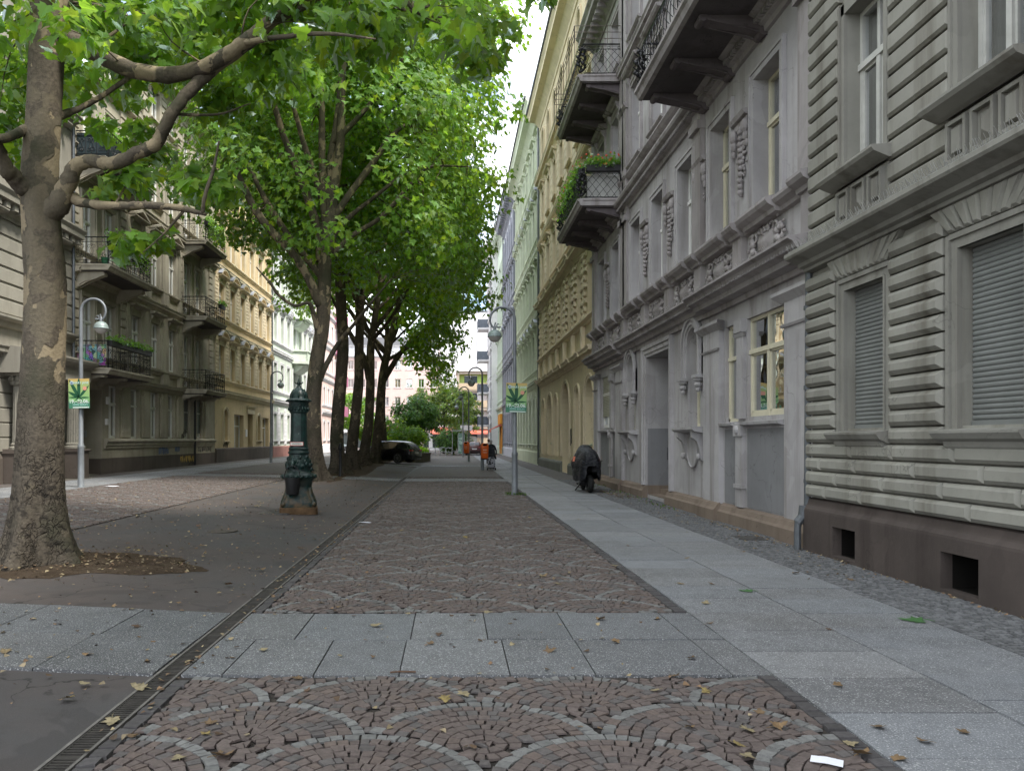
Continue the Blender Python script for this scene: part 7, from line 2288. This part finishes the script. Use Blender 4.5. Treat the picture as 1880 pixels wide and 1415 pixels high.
# ------------------------------------------------------------------ cars
def car(name, loc, rz, paint, label, L=4.6, W=1.82, Hh=1.46, kind='estate'):
    root = empty(name, loc, rz, label, 'car')
    # side profile, x forward
    if kind == 'van': belt = [(-L/2, .35, 1.9), (L/2, .35, 1.9)]
    hw = W/2
    def ringat(x, zb, zs, zt, wt, wb=1.0):
        """section: sill zb, shoulder zs, roof zt (wt = roof half width)"""
        return [(x, -hw*.93*wb, zb), (x, -hw*wb, zb+.14), (x, -hw*wb, zs-.12), (x, -hw*.965*wb, zs), (x, -wt, zt-.05 if zt > zs+.08 else zs+.012), (x, -wt*.82, zt), (x, 0, zt+.015), (x, wt*.82, zt), (x, wt, zt-.05 if zt > zs+.08 else zs+.012), (x, hw*.965*wb, zs), (x, hw*wb, zs-.12), (x, hw*wb, zb+.14), (x, hw*.93*wb, zb)]
    if kind == 'estate':
        secs = [(-2.28, .42, .72, .74, .70, .86), (-2.25, .30, .80, .95, .68, .93), (-2.16, .24, .90, 1.08, .66, .98), (-1.98, .22, .92, 1.22, .63, 1), (-1.66, .2, .93, 1.40, .60, 1), (-1.2, .2, .93, 1.45, .60, 1), (-.4, .2, .92, 1.47, .61, 1), (.2, .2, .91, 1.44, .60, 1), (.55, .2, .91, 1.33, .60, 1), (1.05, .2, .90, .96, .66, 1), (1.5, .2, .86, .88, .66, .99), (2.0, .22, .76, .78, .62, .95), (2.25, .3, .62, .64, .55, .86), (2.32, .36, .5, .52, .5, .8)]
    else:
        secs = [(-2.5, .35, 1.0, 1.9, .74, .97), (-2.46, .28, 1.05, 2.0, .78, 1), (-1, .25, 1.05, 2.05, .78, 1), (.9, .25, 1.05, 2.02, .78, 1), (1.3, .25, 1.05, 1.85, .75, 1), (1.9, .25, 1.0, 1.12, .72, 1), (2.4, .28, .8, .86, .66, .95), (2.5, .36, .6, .62, .6, .9)]
    sp = crom(secs, 4); rings = [ringat(*s) for s in sp]
    mb = MB(); mb.loft([r for r in rings]); 
    body = mb.build('body', paint, root, smooth=True, auto=32)
    # glass set 4 mm proud of the cabin
    mb = MB(); gl = []
    cab = [s for s in sp if s[3]-s[2] > .2]
    x0, x1 = cab[0][0]+.12, cab[-1][0]-.02
    cuts = ([(-1.95, -1.28), (-1.2, -.28), (-.2, .52)] if kind == 'estate' else [(1.0, 1.55)])
    def sec(x):
        for a, b in zip(sp, sp[1:]):
            if a[0] <= x <= b[0]:
                t0 = (x-a[0])/(b[0]-a[0]); return a+(b-a)*t0
        return sp[-1]
    for sx in (-1, 1):
        for a, b in cuts:
            n = 6; P = []
            for k in range(n+1):
                x = a+(b-a)*k/n; s = sec(x); lo = np.array((sx*hw*.965*s[5], s[2])); hi = np.array((sx*s[4], s[3]-.05))
                p0 = lo+(hi-lo)*.06; p1 = lo+(hi-lo)*.9
                P += [(x, p0[0]+sx*.006, p0[1]+.004), (x, p1[0]+sx*.006, p1[1]+.004)]
            mb.add(P, [(2*k, 2*k+1, 2*k+3, 2*k+2) for k in range(n)])
    mb.build('side_window', MAT['carglass'], root, smooth=True)
    mb = MB()
    if kind == 'estate':
        for a, b in ((-2.17, -1.74), (.62, 1.02)):
            n = 5; P = []
            for k in range(n+1):
                x = a+(b-a)*k/n; s = sec(x)
                for y in (-.8, 0, .8): P.append((x-.004 if a < 0 else x+.004, y*s[4]*.95, s[3]+.012))
            mb.add(P, [(3*k+j, 3*k+j+1, 3*k+j+4, 3*k+j+3) for k in range(n) for j in range(2)])
    else:
        mb.add([(-2.508, -.6, 1.1), (-2.508, .6, 1.1), (-2.475, .58, 1.75), (-2.475, -.58, 1.75)], [(0, 1, 2, 3)])
        mb.add([(1.36, -.68, 1.75), (1.36, .68, 1.75), (1.86, .68, 1.16), (1.86, -.68, 1.16)], [(0, 1, 2, 3)])
    mb.build('windscreen', MAT['carglass'], root, smooth=True)
    xr = secs[0][0]
    for sx in (-1, 1):
        mb = MB(); mb.box(xr+.0, xr+.16, min(sx*.42, sx*.86), max(sx*.42, sx*.86), .80, .90) if kind == 'estate' else mb.box(xr-.012, xr+.05, min(sx*.72, sx*.84), max(sx*.72, sx*.84), .95, 1.35)
        mb.build('tail_light', MAT['tail'], root)
        mb = MB(); mb.box(-secs[0][0]-.25, -secs[0][0]-.0, min(sx*.45, sx*.78), max(sx*.45, sx*.78), .58, .68); mb.build('headlight', MAT['chrome'], root)
        mb = MB(); mb.ball((.62, sx*(hw+.09), .98), (.07, .1, .07), 8, 6); mb.build('wing_mirror', paint, root, smooth=True)
    mb = MB(); mb.box(xr-.03, xr+.1, -.7, .7, .34, .46); mb.build('bumper', MAT['black_plastic'], root)
    mb = MB(); mb.box(xr-.022, xr+.02, -.26, .26, .62, .73); mb.build('number_plate', MAT['white_wall'], root)
    for fx in (-1.35, 1.38):
        for sx in (-1, 1):
            mb = MB(); cy = sx*(hw-.10); r = .34
            mb.tube([(fx, cy-sx*.11, r), (fx, cy-sx*.1, r), (fx, cy+sx*.105, r), (fx, cy+sx*.112, r)], [r*.9, r, r, r*.93], 28); w_ = mb.build('wheel', MAT['rubber'], root, smooth=True, auto=40)
            mb = MB()
            mb.tube([(fx+.235*math.cos(2*PI*k/26), cy+sx*.114, r+.235*math.sin(2*PI*k/26)) for k in range(26)], .012, 5, closed=True)
            for k in range(10):
                a = 2*PI*k/10; mb.tube([(fx+.03*math.cos(a), cy+sx*.116, r+.03*math.sin(a)), (fx+.235*math.cos(a), cy+sx*.114, r+.235*math.sin(a))], .011, 4)
            mb.tube([(fx, cy+sx*.108, r), (fx, cy+sx*.122, r)], .05, 12); mb.build('rim', flat('dark alloy', (.16, .16, .17), .35, .8, .1, 5) if 'dark alloy' not in bpy.data.materials else bpy.data.materials['dark alloy'], w_)
    return root
car('estate_car', (-4.35, 51.6, gh(-4.35)), PI-.42, MAT['carpaint'], 'black estate car parked beside the last trunks of the tree row, rear towards the carriageway')
car('hatchback', (2.5, 84.0, 0), PI/2, MAT['redpaint'], 'dark red car seen from behind at the far end by the junction')
car('delivery_van', (2.0, 93.0, 0), PI/2+.1, MAT['whitepaint'], 'white van beyond the dark red car at the far end', 5.0, 1.9, 2.0, 'van')
car('silver_car', (-15.0, 100, .1), .05, flat('silver car paint', (.35, .42, .46), .3, .5, .08, 2), 'pale blue grey car on the cross street seen between the tree trunks')

# ------------------------------------------------------------------ planter, benches, shelter, bollards, sign
wd = flat('weathered planter timber', (.13, .115, .095), .85, 0, .35, 6, .5)
o = empty('planter', (-2.6, 56.5, gh(-2.6)), -.42, 'long grey timber planter filled with bright grass beside the black car', 'planter')
mb = MB(); mb.box(-.6, .6, -1.3, 1.3, 0, .62); mb.box(-.64, .64, -1.34, 1.34, .56, .66); mb.build('box', wd, o)
rng = np.random.RandomState(3); n = 700
P = np.stack([rng.uniform(-.52, .52, n), rng.uniform(-1.2, 1.2, n), rng.uniform(.66, .86, n)], 1)
mobj('grass', leaves('grass', P, rng.normal(0, 1, (n, 3))*np.array([1, 1, .1]), np.array([0, 0, 1.])+rng.normal(0, .3, (n, 3)), rng.uniform(.2, .4, n), np.repeat(rng.uniform(.8, 1.5, (n, 1)), 3, 1)*np.array([1.6, 1.5, .6]), [(0, 0), (.1, .1), (.07, .6), (0, 1)], LEAF), o)
gs = flat('grey street steel', (.34, .36, .37), .5, .3, .12, 5)
for k, (x, y, lab) in enumerate(((-1.9, 78, 'pale steel bicycle stand at the far end left of the shelter'), (-.85, 80, 'second pale steel bicycle stand in front of the dark shrub at the far end'), (-.2, 77, 'pale steel bicycle stand nearest the glass shelter'))):
    mb = MB(); mb.tube(crom([(-.3, 0, 0), (-.3, 0, .6), (-.25, 0, .8), (0, 0, .84), (.25, 0, .8), (.3, 0, .6), (.3, 0, 0)], 4), .035, 8); mb.tube([(-.3, 0, .4), (.3, 0, .4)], .022, 6)
    mb.box(-.36, -.24, -.1, .1, -.01, .02); mb.box(.24, .36, -.1, .1, -.01, .02)
    tag(mb.build('bicycle_stand', gs, None, (x, y, 0), smooth=True, auto=40), lab, 'bicycle stand', 'bicycle stands at the far end')
o = empty('glass_shelter', (1.05, 81, 0), 0, 'greenish glass shelter with a pale metal frame at the far end of the street', 'shelter')
mb = MB()
for x in (-.9, -.3, .35): mb.tube([(x, 0, 0), (x, 0, 2.6)], .035, 8); mb.tube([(x, 1.2, 0), (x, 1.2, 2.6)], .035, 8)
mb.box(-1.1, .6, -.2, 1.4, 2.55, 2.66); mb.build('frame', gs, o)
t = NT('printed green glass'); p = t.pos(); c = t.mix(t.ramp(t.noise(p, 2.2, 3), .5, .56), (.10, .22, .17), (.34, .48, .42)); gg = t.done(t.bsdf(col=c, rough=.15))
mb = MB(); mb.box(-.27, .32, -.012, .012, .2, 2.35); mb.build('glass_panel', gg, o)
mb = MB(); mb.box(-.8, .3, .8, 1.15, .42, .48); mb.build('bench', gs, o)
o = empty('traffic_sign', (1.75, 88, 0), 0, 'grey backed traffic board on a post above the far junction', 'traffic sign')
mb = MB(); mb.tube([(0, 0, 0), (0, 0, 3.4)], .04, 8); mb.build('post', gs, o)
mb = MB(); mb.box(-.7, .7, -.04, .0, 2.7, 3.3); mb.build('board', MAT['white_wall'], o)
# dark post just behind the second trunk
o = empty('bollard', (-4.62, 32.2, gh(-4.6)), 0, 'slim black post with a rounded head right of the second tree trunk', 'bollard')
mb = MB(); mb.lathe([(.09, 0), (.09, .05), (.07, .08), (.065, 1.1), (.10, 1.13), (.11, 1.18), (.08, 1.25), (.09, 1.3), (.06, 1.38), (.01, 1.4)], 14); mb.build('post', MAT['iron'], o, smooth=True, auto=40)

# ------------------------------------------------------------------ plants on balconies
def flower_box(name, loc, rz, L, label, seed, n=420, flowers=True, hang=.25, h=.35):
    rng = np.random.RandomState(seed); root = empty(name, loc, rz, label, 'flower box', 'planted balcony boxes')
    mb = MB(); mb.box(-L/2, L/2, -.1, .1, -.16, .04); mb.build('trough', MAT['black_plastic'], root)
    P = np.stack([rng.uniform(-L/2, L/2, n), rng.normal(0, .13, n), rng.uniform(-hang, h, n)*rng.uniform(.3, 1, n)+.05], 1)
    mobj('foliage', leaves('foliage', P, rng.normal(0, .6, (n, 3))+np.array([0, 0, .6]), rng.normal(0, 1, (n, 3)), rng.uniform(.06, .13, n), np.repeat(rng.uniform(.7, 1.5, (n, 1)), 3, 1), HALF_LOW, LEAF), root)
    if flowers:
        mb = MB()
        for k in range(26): mb.ball((rng.uniform(-L/2, L/2), rng.normal(0, .13), rng.uniform(.0, h+.06)), rng.uniform(.022, .04), 6, 4)
        mb.build('blossom', bpy.data.materials.get('geranium red') or solid('geranium red', (.60, .09, .05), .6), root)
gx = 5.60; gy = 11.58
flower_box('flower_box', (gx-1.34, gy+15.6, 10.42), RZ, 4.3, 'long planted trough with red blossoms on the lower far balcony of the grey house', 3, 1300, True, .75, .4)
flower_box('flower_box', (gx-.68, gy+13.3, 10.46), 0, 1.1, 'short trough of red geraniums on the near end of that lower grey balcony', 4, 420, True, .12, .38)
flower_box('flower_box', (XL+1.32, 46.3-15.3, ZL+5.10), LZ, 3.9, 'planted trough along the rail of the lowest tan balcony, above the painted panel', 5, 500, False, .1, .3)
flower_box('flower_box', (XL+1.25, 46.3-15.3, ZL+9.0), LZ, 3.6, 'bushy planting on the middle balcony of the first tan stack', 6, 1200, False, .8, .5)
flower_box('flower_box', (XL+.9, 46.3-15.4, ZL+13.05), LZ, 3.4, 'bushy planting on the top balcony with the dark windbreak', 7, 1200, False, .2, .8)
flower_box('flower_box', (XL+1.25, 46.3-4.1, ZL+12.9), LZ, 3.0, 'bushy planting spilling over the top balcony of the second tan stack', 8, 1400, False, .9, .5)
flower_box('flower_box', (XL+1.3, 46.3-2.9, ZL+8.9), LZ, .7, 'small clump of green at the far corner of the middle balcony, second tan stack', 9, 160, False, .1, .35)
# small bistro table with a parasol foot on the second stack's lowest balcony
o = empty('plant_pot', (XL+1.0, 46.3-16.9, ZL+8.0), 0, 'small green pot standing on the middle balcony of the first tan stack', 'plant pot')
mb = MB(); mb.lathe([(.11, .02), (.15, .3), (.16, .3), (.16, .33), (.13, .33)], 14); mb.build('pot', solid('green plastic', (.03, .16, .07), .5), o)

# ------------------------------------------------------------------ fallen leaves
def fallen_mesh(seed, col):
    rr = np.random.RandomState(seed)
    h = HALF_FINE; pts = [(x, y) for x, y in h]+[(-x, y) for x, y in reversed(h[1:-1])]
    a1, a2 = rr.uniform(-.5, .5, 2); cur = rr.uniform(.1, .5)
    V = []
    for x, y in pts:
        x2 = x*rr.uniform(.75, 1.1); y2 = y-.45
        z = cur*(x2*x2+y2*y2)*.55+.10*math.sin(3*x2+a1*4)+.08*math.sin(4*y2+a2*5)+.06
        V.append((x2, y2, max(z, .015)))
    V.append((0, 0, .03)); n = len(pts); F = [(k, (k+1) % n, n) for k in range(n)]
    mb = MB(); mb.add(V, F)
    mb.tube([(0, -.45, .05), (.04, -.7, .09), (.02, -.95, .04)], .02, 4)
    return mb.mesh('fallen_leaf', col)
dcols = [(.20, .15, .08), (.17, .11, .055), (.13, .085, .045), (.23, .19, .11), (.085, .052, .032), (.21, .16, .06)]
DL = [fallen_mesh(60+i, flat('dry leaf %s' % nm, c, .75, 0, .3, 30)) for i, (nm, c) in enumerate(zip(('ochre', 'tan', 'brown', 'straw', 'dark brown', 'yellow'), dcols))]
rr = random.Random(77); cnt = 0
LAB = {'road': ('dry plane leaf lying on the right hand cobbles', 'fallen leaves on the right hand cobbles'), 'asph': ('dry plane leaf lying on the dark asphalt strip', 'fallen leaves on the asphalt'),
       'walk': ('dry plane leaf lying on the granite slabs of the right pavement', 'fallen leaves on the right pavement'), 'band': ('dry plane leaf lying on the slab band across the street', 'fallen leaves on the slab band'),
       'soil': ('dry plane leaf lying on the bare soil beside the near trunk', 'fallen leaves on the soil'), 'mos': ('dry plane leaf lying on the small mosaic paving by the houses', 'fallen leaves on the mosaic paving')}
def put_leaf(x, y, size, key, z=.012, mesh=None):
    o = mobj('fallen_leaf', mesh or rr.choice(DL), None, (x, y, gh(x)+z), (rr.uniform(-.25, .25), rr.uniform(-.25, .25), rr.uniform(0, 6.3)), (size, size, size*rr.uniform(.6, 1.2)))
    tag(o, LAB[key][0], 'leaf', LAB[key][1])
def on_ground(px, py):
    Y = H*FPX/(py-VY); x = (px-VX)*Y/FPX
    for _ in range(3):
        Y = (H-gh(x))*FPX/(py-VY); x = (px-VX)*Y/FPX
    return x, Y
# the leaves one can point to in the photograph
for px, py, s, key, mi in ((253, 1264, .12, 'road', 3), (853, 1279, .11, 'road', 3), (818, 1287, .09, 'road', 5), (122, 1284, .10, 'asph', 5), (153, 1257, .09, 'asph', 3), (204, 1329, .12, 'road', 3), (159, 1204, .09, 'band', 1),
    (270, 1217, .07, 'band', 1), (1010, 1197, .13, 'band', 2), (1101, 1139, .11, 'band', 1), (1130, 1181, .09, 'band', 1), (1207, 1138, .09, 'band', 1), (1432, 1336, .11, 'road', 1), (1374, 1345, .11, 'road', 3), (1395, 1308, .08, 'road', 2),
    (1294, 1272, .08, 'road', 5), (1372, 1391, .10, 'road', 3), (1358, 1370, .08, 'road', 5), (1585, 1388, .12, 'road', 1), (1655, 1397, .10, 'road', 1), (1564, 1368, .09, 'road', 3), (1614, 1336, .10, 'walk', 2), (1770, 1345, .08, 'walk', 2), (1695, 1363, .09, 'walk', 1),
    (1202, 1270, .07, 'road', 3), (897, 1126, .10, 'road', 3), (870, 1130, .09, 'road', 4), (545, 1247, .09, 'road', 2), (326, 1394, .10, 'road', 3), (412, 1391, .13, 'road', 1), (375, 1349, .07, 'road', 5), (1540, 1262, .08, 'walk', 1), (335, 1033, .17, 'asph', 3), (480, 1047, .13, 'asph', 1), (1130, 1040, .1, 'road', 3), (1012, 1013, .13, 'road', 2),
    (688, 1027, .12, 'road', 3), (1305, 1146, .08, 'walk', 1), (1560, 1065, .10, 'mos', 2), (1485, 1025, .10, 'mos', 3), (1240, 1243, .1, 'band', 2), (590, 1108, .09, 'road', 2)):
    x, y = on_ground(px, py); put_leaf(x, y, s*.8, key, .012, DL[mi]); cnt += 1
while cnt < 285:
    u = rr.random()
    if u < .42: x, y, key = rr.uniform(-6.2, -2.1), 4.5+21*rr.random()**1.2, 'asph'
    elif u < .62: x, y, key = rr.uniform(-1.85, 2.2), 4+17*rr.random()**1.2, 'road'
    elif u < .68: x, y, key = rr.uniform(2.4, 4.3), 4.5+14*rr.random(), 'walk'
    elif u < .76: x, y, key = rr.uniform(4.5, 5.2), 8.5+17*rr.random(), 'mos'
    elif u < .84: x, y, key = rr.uniform(-2.3, -1.8), 4.5+16*rr.random(), 'road'
    else:
        a = rr.uniform(0, 6.28); q = rr.random()**.5; x, y, key = -4.6+1.5*q*math.cos(a), 9.65+1.0*q*math.sin(a), 'soil'
        if (x+5.1)**2+(y-9.5)**2 < .3: continue
    if in_band(y) and key in ('asph', 'road'): key = 'band'
    put_leaf(x, y, rr.choice([.03, .04, .05, .05, .06, .07, .09]), key, .05 if key == 'soil' else .014); cnt += 1
# crumbs of leaf litter nobody could count
rng = np.random.RandomState(4); n = 5200
X = np.concatenate([rng.uniform(-6.3, -2.1, 1200), rng.uniform(-1.9, 2.2, 700), rng.uniform(-10.9, -6.3, 1000), rng.uniform(4.4, 5.3, 300), rng.normal(-4.6, .7, 1000), rng.uniform(4.7, 5.3, 400), 5.27-np.abs(rng.normal(0, .06, 300)), rng.normal(-1.93, .09, 300)])
Yv = np.concatenate([rng.uniform(4.5, 34, 1200), rng.uniform(4, 32, 700), rng.uniform(12, 36, 1000), rng.uniform(9, 30, 300), rng.normal(9.65, .5, 1000), rng.uniform(21.5, 25, 400), rng.uniform(7, 24, 300), rng.uniform(4, 24, 300)])
Z = np.array([gh(a) for a in X])+.016; Z[3200:3200+1000] += .03
X[3200+500:3200+1000] = rng.uniform(-6.2, -2.1, 500); Yv[3200+500:3200+1000] = rng.uniform(5, 30, 500); Z = np.array([gh(a) for a in X])+.016; Z[3200:3200+500] += .03
tint = np.array([(1, .8, .5), (.8, .5, .28), (.5, .32, .18), (.95, .75, .42), (.3, .2, .12)])[rng.randint(0, 5, n)]*rng.uniform(.7, 1.2, (n, 1))*.26
t = NT('leaf crumb'); a = t.n('Attribute', attribute_name='tint').outputs['Color']; crumb = t.done(t.bsdf(col=a, rough=.9))
o = mobj('leaf_litter', leaves('leaf_litter', np.stack([X, Yv, Z], 1), np.array([0, 0, 1.])+rng.normal(0, .25, (n, 3)), rng.normal(0, 1, (n, 3)), rng.uniform(.015, .05, n), tint, HALF_LOW, crumb)); o['kind'] = 'stuff'
# weeds at the foot of the lamp and along the wall
n = 300; c = np.concatenate([np.repeat([[1.95, 23.1]], 150, 0), np.stack([rng.uniform(5.2, 5.4, 150), rng.uniform(18, 30, 150)], 1)])
P = np.stack([c[:, 0]+rng.normal(0, .18, n), c[:, 1]+rng.normal(0, .25, n), np.full(n, .02)], 1)
o = mobj('weeds', leaves('weeds', P, rng.normal(0, 1, (n, 3))*np.array([1, 1, .2]), np.array([0, 0, 1.])+rng.normal(0, .6, (n, 3)), rng.uniform(.04, .1, n), np.repeat(rng.uniform(.3, .7, (n, 1)), 3, 1), [(0, 0), (.15, .2), (.1, .6), (0, 1)], LEAF)); o['kind'] = 'stuff'
# single odd pieces
pw = solid('white paper', (.75, .76, .82), .7)
for px, py, s, lab in ((1518, 1402, (.15, .09), 'crumpled white slip of paper on the cobbles near the right pavement edge'), (205, 893, (.45, .25), 'white paper scrap on the left hand cobbles beyond the near tree'), (670, 960, (.26, .1), 'white paper strip lying by the drain at mid distance')):
    x, y = on_ground(px, py); mb = MB(); mb.add([(-s[0]/2, -s[1]/2, .008), (0, -s[1]/2, .012), (s[0]/2, -s[1]/2, .008), (s[0]/2, s[1]/2, .010), (0, s[1]/2, .014), (-s[0]/2, s[1]/2, .008)], [(0, 1, 4, 5), (1, 2, 3, 4)])
    tag(mb.build('paper_scrap', pw, None, (x, y, gh(x)+.008), (0, 0, -.5)), lab, 'paper')
gl = fallen_mesh(91, flat('fresh green leaf', (.05, .13, .04), .6, 0, .2, 20))
for px, py, s, lab in ((1672, 1140, .2, 'fresh green leaf on the right pavement, the larger of two'), (1368, 1086, .14, 'fresh green leaf on the right pavement, the smaller and farther of two')):
    x, y = on_ground(px, py); tag(mobj('green_leaf', gl, None, (x, y, .012), (0, 0, 1.2), (s, s, s*.8)), lab, 'leaf')
x, y = on_ground(740, 1237); mb = MB(); mb.tube([(-.09, 0, .012), (-.02, .006, .014), (.09, -.005, .012)], .007, 6)
tag(mb.build('stick', flat('twig brown', (.10, .06, .04), .9, 0, .2, 20), None, (x, y, .004), (0, 0, .1)), 'short brown stick on the near edge of the slab band', 'stick')
# ------------------------------------------------------------------ light, sky, camera
EL, AZ = math.radians(56), math.radians(122)      # sun high, behind us and to the right (azimuth from +Y, clockwise)
w = bpy.data.worlds.new('World'); SC.world = w; w.use_nodes = True
nt = w.node_tree; nt.nodes.clear()
out = nt.nodes.new('ShaderNodeOutputWorld')
sky = nt.nodes.new('ShaderNodeTexSky'); sky.sky_type = 'NISHITA'; sky.sun_disc = False; sky.sun_elevation = EL; sky.sun_rotation = AZ
sky.air_density = 1.0; sky.dust_density = 1.5; sky.ozone_density = 1.0
b1 = nt.nodes.new('ShaderNodeBackground'); b1.inputs[1].default_value = .15
nt.links.new(sky.outputs[0], b1.inputs[0])
b2 = nt.nodes.new('ShaderNodeBackground'); b2.inputs[0].default_value = (.93, .96, 1.0, 1); b2.inputs[1].default_value = 1.25
tc = nt.nodes.new('ShaderNodeTexCoord')
mp = nt.nodes.new('ShaderNodeMapping'); mp.inputs['Scale'].default_value = (1, 1, 2.2); mp.inputs['Location'].default_value = (.3, .2, .1)
nt.links.new(tc.outputs['Generated'], mp.inputs[0])
nz = nt.nodes.new('ShaderNodeTexNoise'); nz.inputs['Scale'].default_value = 2.6; nz.inputs['Detail'].default_value = 7; nz.inputs['Roughness'].default_value = .55
nt.links.new(mp.outputs[0], nz.inputs[0])
mr = nt.nodes.new('ShaderNodeMapRange'); mr.inputs['From Min'].default_value = .36; mr.inputs['From Max'].default_value = .52; nt.links.new(nz.outputs[0], mr.inputs[0])
mx = nt.nodes.new('ShaderNodeMixShader'); nt.links.new(mr.outputs[0], mx.inputs[0]); nt.links.new(b1.outputs[0], mx.inputs[1]); nt.links.new(b2.outputs[0], mx.inputs[2])
nt.links.new(mx.outputs[0], out.inputs[0])
s = bpy.data.lights.new('Sun', 'SUN'); s.energy = 2.6; s.angle = math.radians(11); s.color = (1, .95, .87)
so = bpy.data.objects.new('sun', s); COL.objects.link(so)
d = Vector((math.sin(AZ)*math.cos(EL), math.cos(AZ)*math.cos(EL), math.sin(EL)))
so.rotation_euler = (-d).to_track_quat('-Z', 'Y').to_euler()
cam = bpy.data.cameras.new('Camera'); co = bpy.data.objects.new('camera', cam); COL.objects.link(co)
co.location = (0, 0, H); co.rotation_euler = (PI/2, 0, 0)
cam.sensor_fit = 'HORIZONTAL'; cam.sensor_width = 36; cam.lens = FPX/1880*36
cam.shift_x = (940-VX)/1880; cam.shift_y = -(707.5-VY)/1880
cam.clip_end = 3000; cam.clip_start = .05
SC.camera = co
SC.view_settings.view_transform = 'Standard'; SC.view_settings.look = 'None'; SC.view_settings.gamma = 1.0
SC.view_settings.exposure = 1.35
SC.cycles.max_bounces = 12; SC.cycles.transparent_max_bounces = 10; SC.cycles.transmission_bounces = 4; SC.cycles.diffuse_bounces = 8; SC.cycles.glossy_bounces = 3
SC.cycles.caustics_reflective = False; SC.cycles.caustics_refractive = False
